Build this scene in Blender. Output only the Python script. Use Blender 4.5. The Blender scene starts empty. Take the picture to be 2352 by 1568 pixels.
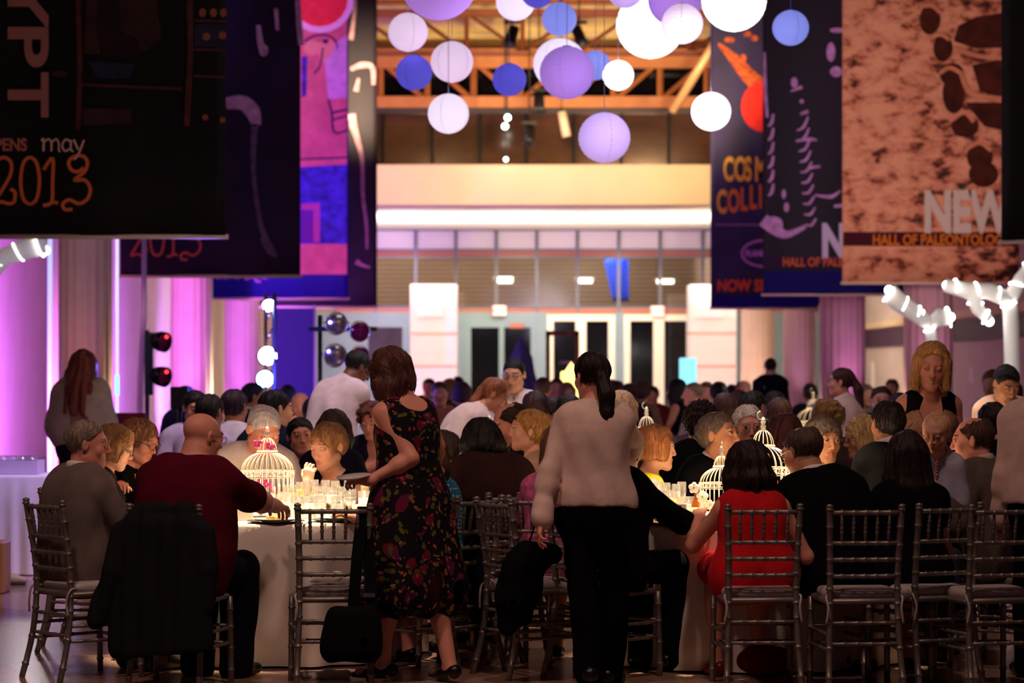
import bpy, bmesh, math, random
import numpy as np
from mathutils import Vector, Matrix

# ------------------------------------------------------------------ camera
F = 6533.0                                   # focal length in pixels of the 2352 px wide frame (100 mm lens)
CX, HY, CH = 1176.0, 852.0, 1.54             # optical centre column, horizon row, camera height
C = bpy.context.scene.collection
scn = bpy.context.scene
cam_d = bpy.data.cameras.new('camera'); cam = bpy.data.objects.new('camera', cam_d); C.objects.link(cam)
cam.location = (0, 0, CH); cam.rotation_euler = (math.pi / 2, 0, 0)
cam_d.lens = 100; cam_d.sensor_width = 36; cam_d.sensor_fit = 'HORIZONTAL'
cam_d.shift_y = (HY - 784) / 2352
cam_d.clip_end = 300
cam_d.dof.use_dof = True; cam_d.dof.focus_distance = F / 452; cam_d.dof.aperture_fstop = 3.4
scn.camera = cam
scn.view_settings.view_transform = 'Standard'
scn.view_settings.look = 'None'
scn.view_settings.gamma = 1
scn.view_settings.exposure = 0.0
scn.view_settings.use_curve_mapping = False

def W(px, py, s):
    return Vector(((px - CX) / s, F / s, CH + (HY - py) / s))

# ------------------------------------------------------------------ world, the big lamps of the hall and added fill
wd = bpy.data.worlds.new('world'); scn.world = wd; wd.use_nodes = True
bg = wd.node_tree.nodes['Background']
bg.inputs[0].default_value = (0.30, 0.16, 0.19, 1); bg.inputs[1].default_value = 0.11

def aim(o, tgt):
    d = Vector(tgt) - o.location
    o.rotation_euler = d.to_track_quat('-Z', 'Y').to_euler()

def spot(name, loc, tgt, power, color, angle=40, blend=0.5, radius=0.08):
    d = bpy.data.lights.new(name, 'SPOT'); o = bpy.data.objects.new(name, d); C.objects.link(o)
    o.location = loc; d.energy = power; d.color = color; d.spot_size = math.radians(angle); d.spot_blend = blend
    d.shadow_soft_size = radius; aim(o, tgt); return o

def point(name, loc, power, color, radius=0.1):
    d = bpy.data.lights.new(name, 'POINT'); o = bpy.data.objects.new(name, d); C.objects.link(o)
    o.location = loc; d.energy = power; d.color = color; d.shadow_soft_size = radius; return o

def area(name, loc, tgt, power, color, sx, sy):
    d = bpy.data.lights.new(name, 'AREA'); o = bpy.data.objects.new(name, d); C.objects.link(o)
    o.location = loc; d.shape = 'RECTANGLE'; d.size = sx; d.size_y = sy; d.energy = power; d.color = color; aim(o, tgt); return o

# tables: (pixel column of centre, scale s at centre, radius)
TABLES = [(628, 421, .77, 'near'), (1715, 428, .77, 'near'), (1485, 318, .80, 'mid'), (535, 294, .80, 'mid'), (1120, 362, .76, 'mid'),
          (1868, 232, .80, 'mid'), (2035, 345, .76, 'mid'), (1330, 222, .80, 'far'), (960, 215, .80, 'far'), (1610, 190, .80, 'far')]
TC = []
for i, (px, s, r, k) in enumerate(TABLES):
    p = W(px, HY, s); TC.append((p.x, p.y))
    pw = {'near': 9500, 'mid': 4200, 'far': 3000}[k]
    spot('table_pin_spot', (p.x, p.y + .4, 7.0), (p.x, p.y, .75), pw, (1, .75, .48), 17, .6, .05)

# added fill spots without fixtures, warm and pink, over the near and middle tables
spot('hall_fill', (-3.0, 9.0, 8.5), (-2.0, 14.0, .5), 620, (1, .60, .50), 70, 1, .3)
spot('hall_fill', (1.0, 10.5, 8.5), (.2, 14.5, 1.2), 560, (1, .66, .52), 60, 1, .3)
spot('hall_fill', (-1.6, 18.0, 8.5), (-1.4, 20.8, 1.0), 900, (1, .76, .80), 55, 1, .3)
spot('hall_fill', (.6, 17.0, 8.5), (.3, 20.5, 1.0), 700, (1, .74, .74), 55, 1, .3)
spot('hall_fill', (3.6, 16.5, 8.5), (3.0, 19.5, 1.2), 500, (1, .70, .66), 50, 1, .3)
spot('roof_warm_light', (-3.0, 50.0, 6.0), (-2.0, 60.0, 9.0), 1500, (1, .74, .42), 60, .8, .3)
spot('roof_warm_light', (3.4, 50.0, 6.0), (2.6, 60.0, 9.0), 1500, (1, .74, .42), 60, .8, .3)
# left side purple / blue wash on the wall behind the columns
spot('purple_wash', (-6.2, 37.5, .25), (-7.3, 42.0, 2.6), 4200, (.55, .14, 1), 120, 1, .2)
spot('purple_wash', (-6.0, 49.0, .25), (-7.3, 54.0, 2.6), 4200, (.46, .12, 1), 120, 1, .2)
spot('purple_wash', (-6.0, 58.0, .25), (-7.3, 62.0, 2.6), 1500, (.42, .14, 1), 120, 1, .2)
spot('magenta_wash', (-6.4, 34.0, .3), (-7.3, 40.0, 2.6), 1500, (1, .20, .72), 110, 1, .2)
# banner lights
spot('banner_light', (2.0, 27.0, 2.6), (5.2, 38.0, 4.6), 2100, (1, .70, .58), 34, .9, .2)
spot('banner_light', (1.0, 33.0, 3.0), (4.6, 49.0, 5.0), 650, (.86, .62, 1), 34, .9, .2)
spot('banner_light', (-1.0, 34.0, 3.0), (-3.6, 46.0, 5.2), 260, (.95, .60, 1), 34, .9, .2)
# warm light on the gallery front and roof steel
spot('gallery_warm_light', (-1.7, 53.2, 5.7), (-1.6, 60.0, 7.6), 950, (1, .74, .42), 160, 1, .3)
spot('gallery_warm_light', (2.2, 53.2, 5.7), (2.2, 60.0, 7.6), 950, (1, .74, .42), 160, 1, .3)
# ------------------------------------------------------------------ materials
MATS = {}
def lin(c):
    return tuple((x / 255 / 12.92) if x / 255 <= .04045 else ((x / 255 + .055) / 1.055) ** 2.4 for x in c)

def mat(name, col=(.5, .5, .5), rough=.6, metal=0, emit=None, es=0, trans=0, ior=1.45, bump=0, bscale=40, var=0, vscale=8, sheen=0, coat=0, sss=0, stretch=None, attr=None, spec=.5):
    if name in MATS: return MATS[name]
    m = bpy.data.materials.new(name); m.use_nodes = True; MATS[name] = m
    nt = m.node_tree; b = nt.nodes['Principled BSDF']
    b.inputs['Base Color'].default_value = (*col, 1); b.inputs['Roughness'].default_value = rough; b.inputs['Metallic'].default_value = metal
    b.inputs['Specular IOR Level'].default_value = spec
    if emit is not None:
        b.inputs['Emission Color'].default_value = (*emit, 1); b.inputs['Emission Strength'].default_value = es
    if trans: b.inputs['Transmission Weight'].default_value = trans; b.inputs['IOR'].default_value = ior
    if sheen: b.inputs['Sheen Weight'].default_value = sheen; b.inputs['Sheen Roughness'].default_value = .4
    if coat: b.inputs['Coat Weight'].default_value = coat; b.inputs['Coat Roughness'].default_value = .12
    if sss:
        b.inputs['Subsurface Weight'].default_value = sss; b.inputs['Subsurface Scale'].default_value = .012
        b.inputs['Subsurface Radius'].default_value = (1, .35, .2)
    src = None
    if attr:
        a = nt.nodes.new('ShaderNodeVertexColor'); a.layer_name = attr; nt.links.new(a.outputs[0], b.inputs['Base Color']); src = a.outputs[0]
    if bump or var:
        tc = nt.nodes.new('ShaderNodeTexCoord'); mp = nt.nodes.new('ShaderNodeMapping'); nt.links.new(tc.outputs['Object'], mp.inputs[0])
        if stretch: mp.inputs['Scale'].default_value = stretch
    if var:
        n = nt.nodes.new('ShaderNodeTexNoise'); n.inputs['Scale'].default_value = vscale; n.inputs['Detail'].default_value = 5
        nt.links.new(mp.outputs[0], n.inputs['Vector'])
        r = nt.nodes.new('ShaderNodeMapRange'); r.inputs[1].default_value = .3; r.inputs[2].default_value = .7
        r.inputs[3].default_value = 1 - var; r.inputs[4].default_value = 1 + var
        nt.links.new(n.outputs[0], r.inputs[0])
        mx = nt.nodes.new('ShaderNodeVectorMath'); mx.operation = 'SCALE'
        if src is not None: nt.links.new(src, mx.inputs[0])
        else: mx.inputs[0].default_value = col
        nt.links.new(r.outputs[0], mx.inputs['Scale']); nt.links.new(mx.outputs[0], b.inputs['Base Color'])
    if bump:
        n2 = nt.nodes.new('ShaderNodeTexNoise'); n2.inputs['Scale'].default_value = bscale; n2.inputs['Detail'].default_value = 4
        nt.links.new(mp.outputs[0], n2.inputs['Vector'])
        bn = nt.nodes.new('ShaderNodeBump'); bn.inputs['Strength'].default_value = bump; bn.inputs['Distance'].default_value = .01
        nt.links.new(n2.outputs[0], bn.inputs['Height']); nt.links.new(bn.outputs[0], b.inputs['Normal'])
    return m

def cloth(name, rgb, sheen=.05, rough=.9, var=.12, bump=.10):
    return mat('cloth_' + name, lin(rgb), rough, sheen=sheen if sum(rgb) > 150 else 0, bump=bump, bscale=90, var=var, vscale=14, spec=.15 if sum(rgb) > 150 else .06)

def hairmat(name, rgb):
    return mat('hair_' + name, lin(rgb), .5, bump=.5, bscale=16, var=.4, vscale=9, stretch=(14, 14, 1.6), spec=.35)

SKIN = mat('skin', (.6, .35, .25), .5, bump=.06, bscale=220, sss=.12, attr='Col', spec=.4)
CHROME = mat('chrome', (.8, .8, .82), .12, 1)
SILVER = mat('silver_painted_wood', lin((138, 128, 122)), .42, .6, bump=.1, bscale=60, var=.1, vscale=20)
BLACKM = mat('black_metal', (.012, .012, .014), .45)
def thin_glass(name, tint, mixin, diffuse=0):
    m = bpy.data.materials.new(name); m.use_nodes = True; nt = m.node_tree; nt.nodes.remove(nt.nodes['Principled BSDF'])
    g = nt.nodes.new('ShaderNodeBsdfGlossy'); g.inputs['Roughness'].default_value = .04; tr = nt.nodes.new('ShaderNodeBsdfTransparent'); tr.inputs[0].default_value = (*tint, 1)
    lw = nt.nodes.new('ShaderNodeLayerWeight'); lw.inputs[0].default_value = .35
    mr = nt.nodes.new('ShaderNodeMapRange'); mr.inputs[3].default_value = mixin; mr.inputs[4].default_value = min(1, mixin + .65); nt.links.new(lw.outputs['Facing'], mr.inputs[0])
    x = nt.nodes.new('ShaderNodeMixShader'); nt.links.new(mr.outputs[0], x.inputs[0]); nt.links.new(tr.outputs[0], x.inputs[1]); nt.links.new(g.outputs[0], x.inputs[2]); out = x.outputs[0]
    if diffuse:
        d = nt.nodes.new('ShaderNodeBsdfTranslucent'); d.inputs[0].default_value = (*tint, 1); d2 = nt.nodes.new('ShaderNodeBsdfDiffuse'); d2.inputs[0].default_value = (*tint, 1)
        a = nt.nodes.new('ShaderNodeMixShader'); nt.links.new(d.outputs[0], a.inputs[1]); nt.links.new(d2.outputs[0], a.inputs[2])
        y = nt.nodes.new('ShaderNodeMixShader'); y.inputs[0].default_value = diffuse; nt.links.new(out, y.inputs[1]); nt.links.new(a.outputs[0], y.inputs[2]); out = y.outputs[0]
    nt.links.new(out, nt.nodes['Material Output'].inputs[0]); return m
GLASS = thin_glass('clear_glass', (.97, .97, .96), .06, .05)

# ------------------------------------------------------------------ objects
def link(o): C.objects.link(o); return o
def mk(name, verts, faces, m=None, parent=None, smooth=True):
    me = bpy.data.meshes.new(name); me.from_pydata([tuple(v) for v in verts], [], [tuple(f) for f in faces]); me.update()
    if smooth: me.polygons.foreach_set('use_smooth', [True] * len(me.polygons))
    o = bpy.data.objects.new(name, me); link(o)
    if m is not None: me.materials.append(m)
    if parent is not None: o.parent = parent
    return o

class MB:
    """collects shapes of ONE part"""
    def __init__(s): s.v = []; s.f = []; s.off = 0
    def add(s, v, f):
        n = len(s.v); s.v += [tuple(x) for x in v]; s.f += [tuple(i + n for i in q) for q in f]; return s
    def box(s, c, d, R=None, bev=0):
        cx, cy, cz = c; x, y, z = d[0] / 2, d[1] / 2, d[2] / 2
        if bev:
            b = bev; pts = []
            # rounded box as three stacked chamfered rings
            def ring(zz, ins):
                return [(-x + ins + b * 0, -y + b + ins, zz), (-x + b + ins, -y + ins, zz), (x - b - ins, -y + ins, zz), (x - ins, -y + b + ins, zz),
                        (x - ins, y - b - ins, zz), (x - b - ins, y - ins, zz), (-x + b + ins, y - ins, zz), (-x + ins, y - b - ins, zz)]
            rings = [ring(-z, b), ring(-z + b, 0), ring(z - b, 0), ring(z, b)]
            v = [p for r in rings for p in r]; f = []
            for k in range(3):
                for i in range(8): f.append((k * 8 + i, k * 8 + (i + 1) % 8, k * 8 + 8 + (i + 1) % 8, k * 8 + 8 + i))
            f.append(tuple(reversed(range(8)))); f.append(tuple(range(24, 32)))
        else:
            v = [(-x, -y, -z), (x, -y, -z), (x, y, -z), (-x, y, -z), (-x, -y, z), (x, -y, z), (x, y, z), (-x, y, z)]
            f = [(0, 3, 2, 1), (4, 5, 6, 7), (0, 1, 5, 4), (1, 2, 6, 5), (2, 3, 7, 6), (3, 0, 4, 7)]
        if R is not None: v = [tuple(R @ Vector(p)) for p in v]
        return s.add([(p[0] + cx, p[1] + cy, p[2] + cz) for p in v], f)
    def tube(s, pts, r, n=8, caps=True, closed=False):
        pts = [Vector(p) for p in pts]; m = len(pts)
        rs = r if isinstance(r, (list, tuple)) else [r] * m
        rings = []; up = None
        for i, p in enumerate(pts):
            a = pts[(i - 1) % m] if (closed or i > 0) else p; b = pts[(i + 1) % m] if (closed or i < m - 1) else p
            t = (b - a)
            if t.length < 1e-9: t = Vector((0, 0, 1))
            t.normalize()
            if up is None:
                up = Vector((0, 0, 1)) if abs(t.z) < .9 else Vector((1, 0, 0))
            u = up - t * up.dot(t)
            if u.length < 1e-6: u = t.orthogonal()
            u.normalize(); w = t.cross(u); up = u
            rings.append([p + (u * math.cos(2 * math.pi * k / n) + w * math.sin(2 * math.pi * k / n)) * rs[i] for k in range(n)])
        v = [q for rg in rings for q in rg]; f = []
        for i in range(m if closed else m - 1):
            j = (i + 1) % m
            for k in range(n): f.append((i * n + k, i * n + (k + 1) % n, j * n + (k + 1) % n, j * n + k))
        if caps and not closed: f.append(tuple(reversed(range(n)))); f.append(tuple(range((m - 1) * n, m * n)))
        return s.add(v, f)
    def lathe(s, prof, c=(0, 0, 0), n=24, R=None, close=False):
        v = []; f = []
        for (r, z) in prof:
            for k in range(n):
                a = 2 * math.pi * k / n; p = Vector((r * math.cos(a), r * math.sin(a), z))
                if R is not None: p = R @ p
                v.append((p.x + c[0], p.y + c[1], p.z + c[2]))
        m = len(prof)
        for i in range(m if close else m - 1):
            j = (i + 1) % m
            for k in range(n): f.append((i * n + k, i * n + (k + 1) % n, j * n + (k + 1) % n, j * n + k))
        return s.add(v, f)
    def ball(s, c, r, n=12, sc=(1, 1, 1)):
        prof = [(max(1e-4, r * math.sin(math.pi * i / (n // 2 + 2))), -r * math.cos(math.pi * i / (n // 2 + 2))) for i in range(n // 2 + 3)]
        b = MB().lathe(prof, n=n)
        return s.add([(p[0] * sc[0] + c[0], p[1] * sc[1] + c[1], p[2] * sc[2] + c[2]) for p in b.v], b.f)
    def poly(s, pts, y=0):           # flat polygon in the XZ plane
        return s.add([(p[0], y, p[1]) for p in pts], [tuple(range(len(pts)))])
    def prism(s, pts, y0, y1):
        n = len(pts); v = [(p[0], y0, p[1]) for p in pts] + [(p[0], y1, p[1]) for p in pts]
        return s.add(v, [tuple(range(n)), tuple(reversed(range(n, 2 * n)))] + [(i, i + n, (i + 1) % n + n, (i + 1) % n) for i in range(n)])
    def ribbon(s, pts, w, y=0):      # flat ribbon in the XZ plane
        m = len(pts); L = []
        ws = w if isinstance(w, (list, tuple)) else [w] * m
        for i in range(m):
            a = pts[max(0, i - 1)]; b = pts[min(m - 1, i + 1)]
            dx, dz = b[0] - a[0], b[1] - a[1]; l = math.hypot(dx, dz) or 1
            nx, nz = -dz / l * ws[i] / 2, dx / l * ws[i] / 2
            L += [(pts[i][0] + nx, y, pts[i][1] + nz), (pts[i][0] - nx, y, pts[i][1] - nz)]
        return s.add(L, [(2 * i, 2 * i + 1, 2 * i + 3, 2 * i + 2) for i in range(m - 1)])
    def build(s, name, m=None, parent=None, smooth=True):
        o = mk(name, s.v, s.f, m, parent, smooth)
        return o

def sharp(o, ang=35):
    me = o.data
    try: me.set_sharp_from_angle(angle=math.radians(ang))
    except Exception: pass
    return o

def tag(o, label, cat, group=None):
    o['label'] = label; o['category'] = cat
    if group: o['group'] = group
    return o
def thing(name, label, cat, loc=(0, 0, 0), rz=0, group=None):
    o = bpy.data.objects.new(name, None); link(o); o.location = loc; o.rotation_euler = (0, 0, rz); o.empty_display_size = .1
    return tag(o, label, cat, group)
def structure(o): o['kind'] = 'structure'; return o
def copy_tree(o, parent=None):
    c = o.copy(); C.objects.link(c); c.parent = parent
    for ch in list(o.children): copy_tree(ch, c)
    return c

def text(name, body, h, loc, m, parent=None, rot=(math.pi / 2, 0, 0), sx=1, align='LEFT', bold=0, shear=0, extr=.001):
    cu = bpy.data.curves.new(name, 'FONT'); cu.body = body; cu.size = h / .715; cu.align_x = align; cu.offset = bold; cu.extrude = extr; cu.shear = shear
    o = bpy.data.objects.new(name, cu); link(o); o.location = loc; o.rotation_euler = rot; o.scale = (sx, 1, 1)
    bpy.context.view_layer.update(); dg = bpy.context.evaluated_depsgraph_get()
    me = bpy.data.meshes.new_from_object(o.evaluated_get(dg)); bpy.data.objects.remove(o); me.materials.clear(); me.materials.append(m)
    o = bpy.data.objects.new(name, me); link(o); o.location = loc; o.rotation_euler = rot; o.scale = (sx, 1, 1)
    if parent is not None: o.parent = parent
    return o

# ------------------------------------------------------------------ signed-distance sculpting -> one continuous surface
def axis(lo, hi, base, fines):
    xs = [lo]; x = lo
    while x < hi:
        h = base
        for (a, b, f) in fines:
            if a <= x <= b: h = min(h, f)
            else:
                d = a - x if x < a else x - b
                h = min(h, f + .5 * d) if x < a else min(h, f + .5 * d)
        x += h; xs.append(x)
    return np.array(xs)

def noise(P, fx, fy, fz, seed=0):
    r = np.random.RandomState(seed); out = 0
    for k in range(5):
        w = r.normal(size=3) * np.array([fx, fy, fz]); out = out + np.sin(P[0] * w[0] + P[1] * w[1] + P[2] * w[2] + r.uniform(0, 6.28)) * .4
    return out

class SDF:
    def __init__(s): s.ops = []
    def rc(s, a, b, ra, rb=None, k=.02, op='U'):
        s.ops.append(('rc', np.array(a, float), np.array(b, float), ra, ra if rb is None else rb, k, op)); return s
    def el(s, c, r, M=None, k=.02, op='U'):
        s.ops.append(('el', np.array(c, float), np.array(r, float), np.eye(3) if M is None else np.array(M, float), 0, k, op)); return s
    def half(s, p, n):       # keep the side the normal points away from
        s.ops.append(('pl', np.array(p, float), np.array(n, float) / np.linalg.norm(n), 0, 0, 0, 'I')); return s
    def chain(s, pts, rs, k=.02, op='U'):
        for i in range(len(pts) - 1): s.rc(pts[i], pts[i + 1], rs[i], rs[i + 1], k, op)
        return s
    def bounds(s, pad):
        lo = np.full(3, 1e9); hi = np.full(3, -1e9)
        for t, a, b, ra, rb, k, op in s.ops:
            if op != 'U': continue
            if t == 'rc':
                lo = np.minimum(lo, np.minimum(a - ra, b - rb)); hi = np.maximum(hi, np.maximum(a + ra, b + rb))
            elif t == 'el':
                m = np.abs(ra.T if False else ra) @ b if False else np.max(b); lo = np.minimum(lo, a - m); hi = np.maximum(hi, a + m)
        return lo - pad, hi + pad
    def mesh(s, base, fines=(), nz=None, post=None):
        lo, hi = s.bounds(.025)
        xs = axis(lo[0], hi[0], base, [(c[0] - r, c[0] + r, f) for c, r, f in fines])
        ys = axis(lo[1], hi[1], base, [(c[1] - r, c[1] + r, f) for c, r, f in fines])
        zs = axis(lo[2], hi[2], base, [(c[2] - r, c[2] + r, f) for c, r, f in fines])
        Fd = np.full((len(xs), len(ys), len(zs)), .12, np.float32)
        X = xs.astype(np.float32)[:, None, None]; Y = ys.astype(np.float32)[None, :, None]; Z = zs.astype(np.float32)[None, None, :]
        for t, a, b, ra, rb, k, op in s.ops:
            if t == 'pl':
                d = (X - a[0]) * b[0] + (Y - a[1]) * b[1] + (Z - a[2]) * b[2]
                np.maximum(Fd, d, out=Fd); continue
            if t == 'rc':
                m = max(ra, rb); l = np.minimum(a, b) - m; h = np.maximum(a, b) + m
            else:
                m = np.max(b); l = a - m; h = a + m
            pad = max(.05, k + .03)
            i0, i1 = np.searchsorted(xs, [l[0] - pad, h[0] + pad]); j0, j1 = np.searchsorted(ys, [l[1] - pad, h[1] + pad]); k0, k1 = np.searchsorted(zs, [l[2] - pad, h[2] + pad])
            if i1 <= i0 or j1 <= j0 or k1 <= k0: continue
            x = X[i0:i1]; y = Y[:, j0:j1]; z = Z[:, :, k0:k1]
            if t == 'rc':
                ba = b - a; q = float(ba @ ba) + 1e-12
                px, py, pz = x - a[0], y - a[1], z - a[2]
                tt = np.clip((px * ba[0] + py * ba[1] + pz * ba[2]) / q, 0, 1)
                d = np.sqrt((px - tt * ba[0]) ** 2 + (py - tt * ba[1]) ** 2 + (pz - tt * ba[2]) ** 2) - (ra + tt * (rb - ra))
            else:
                M = ra; px, py, pz = x - a[0], y - a[1], z - a[2]
                u = (px * M[0, 0] + py * M[1, 0] + pz * M[2, 0]) / b[0]; v = (px * M[0, 1] + py * M[1, 1] + pz * M[2, 1]) / b[1]; w = (px * M[0, 2] + py * M[1, 2] + pz * M[2, 2]) / b[2]
                k0_ = np.sqrt(u * u + v * v + w * w) + 1e-9; k1_ = np.sqrt((u / b[0]) ** 2 + (v / b[1]) ** 2 + (w / b[2]) ** 2) + 1e-9
                d = k0_ * (k0_ - 1) / k1_
            V_ = Fd[i0:i1, j0:j1, k0:k1]
            if op == 'U':
                hh = np.clip(k - np.abs(V_ - d), 0, None) / max(k, 1e-6)
                V_[...] = np.minimum(V_, d) - hh * hh * k * .25
            else:
                d = -d; hh = np.clip(k - np.abs(V_ - d), 0, None) / max(k, 1e-6)
                V_[...] = np.maximum(V_, d) + hh * hh * k * .25
        if nz is not None:
            I = np.nonzero(np.abs(Fd) < .035)
            P = (xs[I[0]], ys[I[1]], zs[I[2]])
            Fd[I] += nz(P)
        return nets(Fd, xs, ys, zs)

def nets(Fd, xs, ys, zs):
    S = Fd < 0
    c = np.zeros(tuple(n - 1 for n in S.shape), np.int8)
    for a in (0, 1):
        for b in (0, 1):
            for d in (0, 1):
                c += S[a:S.shape[0] - 1 + a, b:S.shape[1] - 1 + b, d:S.shape[2] - 1 + d]
    mixed = (c > 0) & (c < 8); I, J, K = np.nonzero(mixed); n = len(I)
    if n == 0: return np.zeros((0, 3)), np.zeros((0, 4), int)
    idx = np.full(mixed.shape, -1, np.int64); idx[I, J, K] = np.arange(n)
    acc = np.zeros((n, 3)); cnt = np.zeros(n)
    corners = [(a, b, d) for a in (0, 1) for b in (0, 1) for d in (0, 1)]
    val = {q: Fd[I + q[0], J + q[1], K + q[2]].astype(float) for q in corners}
    pos = {q: np.stack([xs[I + q[0]], ys[J + q[1]], zs[K + q[2]]], 1) for q in corners}
    for q in corners:
        for ax in range(3):
            if q[ax] == 0:
                r = list(q); r[ax] = 1; r = tuple(r)
                v0, v1 = val[q], val[r]; m = (v0 < 0) != (v1 < 0)
                t = np.where(m, v0 / np.where(m, v0 - v1, 1), 0)
                p = pos[q] + (pos[r] - pos[q]) * t[:, None]
                acc += p * m[:, None]; cnt += m
    verts = acc / cnt[:, None]
    quads = []
    A = [(S.shape[0] - 1, 0), (S.shape[1] - 1, 1), (S.shape[2] - 1, 2)]
    def emit(i, j, k, o, flip):
        q = np.stack([idx[i + o[0][0], j + o[0][1], k + o[0][2]], idx[i + o[1][0], j + o[1][1], k + o[1][2]], idx[i + o[2][0], j + o[2][1], k + o[2][2]], idx[i + o[3][0], j + o[3][1], k + o[3][2]]], 1)
        q[flip] = q[flip][:, ::-1]; quads.append(q)
    # x edges
    m = S[:-1, 1:-1, 1:-1] != S[1:, 1:-1, 1:-1]; i, j, k = np.nonzero(m); emit(i, j, k, [(0, 0, 0), (0, 1, 0), (0, 1, 1), (0, 0, 1)], ~S[i, j + 1, k + 1])
    m = S[1:-1, :-1, 1:-1] != S[1:-1, 1:, 1:-1]; i, j, k = np.nonzero(m); emit(i, j, k, [(0, 0, 0), (0, 0, 1), (1, 0, 1), (1, 0, 0)], ~S[i + 1, j, k + 1])
    m = S[1:-1, 1:-1, :-1] != S[1:-1, 1:-1, 1:]; i, j, k = np.nonzero(m); emit(i, j, k, [(0, 0, 0), (1, 0, 0), (1, 1, 0), (0, 1, 0)], ~S[i + 1, j + 1, k])
    return verts, np.concatenate(quads)

def mesh_np(name, verts, quads, m, parent=None, col=None):
    me = bpy.data.meshes.new(name); nv, nf = len(verts), len(quads)
    me.vertices.add(nv); me.vertices.foreach_set('co', np.ascontiguousarray(verts, np.float32).ravel())
    me.loops.add(nf * 4); me.polygons.add(nf)
    me.polygons.foreach_set('loop_start', np.arange(nf, dtype=np.int32) * 4)
    try: me.polygons.foreach_set('loop_total', np.full(nf, 4, np.int32))
    except Exception: pass
    me.loops.foreach_set('vertex_index', np.ascontiguousarray(quads, np.int32).ravel())
    me.polygons.foreach_set('use_smooth', np.ones(nf, bool))
    me.update(calc_edges=True)
    if col is not None:
        at = me.color_attributes.new('Col', 'FLOAT_COLOR', 'POINT')
        at.data.foreach_set('color', np.concatenate([col, np.ones((nv, 1))], 1).astype(np.float32).ravel())
    me.materials.append(m)
    o = bpy.data.objects.new(name, me); link(o)
    if parent is not None: o.parent = parent
    return o
# ------------------------------------------------------------------ people
def nrm(v): v = np.array(v, float); return v / (np.linalg.norm(v) + 1e-12)
def lerp(a, b, t): return np.array(a, float) * (1 - t) + np.array(b, float) * t
def interp(ts, vs, t): return float(np.interp(t, ts, vs))
TT = [-.12, 0, .2, .4, .6, .8, .94]
MR = [.095, .112, .106, .102, .108, .102, .072]; MW = [.070, .072, .060, .055, .060, .070, .085]
FR = [.098, .116, .096, .084, .094, .090, .060]; FW = [.080, .080, .055, .045, .050, .062, .075]
LOD = {'A': (.014, .0046, .0042), 'B': (.019, .0065, .0055), 'C': (.027, .011, .012)}
SKINS = {'fair': (226, 172, 146), 'pink': (230, 158, 136), 'tan': (196, 138, 106), 'brown': (120, 76, 54), 'olive': (206, 154, 122)}

class Sk: pass

def head_frame(yaw, pitch, roll):
    """yaw clockwise seen from above (0 looks along +Y), pitch down positive, roll to the own right positive (degrees); columns right, forward, up"""
    y, p, r = map(math.radians, (yaw, pitch, roll))
    f = np.array([math.sin(y) * math.cos(p), math.cos(y) * math.cos(p), -math.sin(p)])
    rt = np.array([math.cos(y), -math.sin(y), 0]); u = np.cross(rt, f)
    rt2 = rt * math.cos(r) - u * math.sin(r); u2 = u * math.cos(r) + rt * math.sin(r)
    return np.stack([rt2, f, u2], 1)

def skeleton(sp, b, tf):
    k = Sk(); fem = sp['fem']; seated = sp['pose'] == 'sit'
    k.b = b; hs = sp['hs']; k.hs = hs
    lo, hi, side = sp['lean']; tw = sp['twist']
    if seated: P = np.array([0, 0, .46 + .10 * b]); k.z_hip = P[2]
    else: P = np.array([0, 0, .955 * b])
    T = .50 * b * tf
    n = 12; pts = [P]; ups = []
    for i in range(n):
        t = (i + .5) / n; a = math.radians(lo + (hi - lo) * t); s = math.radians(side)
        d = nrm([math.sin(s) * math.cos(a), math.sin(a), math.cos(a) * math.cos(s)]); ups.append(d); pts.append(pts[-1] + d * T / n)
    k.P = P; k.spine = pts; k.ups = ups + [ups[-1]]; k.T = T
    N = pts[-1]; u = ups[-1]; k.N = N; k.u = u
    ct, st = math.cos(math.radians(tw)), math.sin(math.radians(tw))
    r0 = np.array([ct, -st, 0]); r = nrm(r0 - u * (r0 @ u)); f = np.cross(u, r); k.r = r; k.f = f
    k.R = head_frame(sp['look'][0] - sp['yaw'], sp['look'][1], sp['look'][2]); uh, fh = k.R[:, 2], k.R[:, 1]
    k.nr = (.046 if fem else .058) * (1 + (sp['fat'] - 1) * .6) * (b * .5 + .5)
    k.H = N + u * .088 * hs + f * .012 + uh * .088 * hs + fh * .018 * hs
    return k

def torso_at(k, t):
    n = len(k.spine) - 1; x = max(0, t) * n; i = min(n - 1, int(x)); p = k.spine[i] + (k.spine[i + 1] - k.spine[i]) * (x - i)
    u = k.ups[i]
    if t < 0: p = p + k.ups[0] * t * k.T
    a = max(0, min(1, t)); r = nrm(lerp([1, 0, 0], k.r, a)); r = nrm(r - u * (r @ u)); f = np.cross(u, r)
    return p, r, f, u

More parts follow.
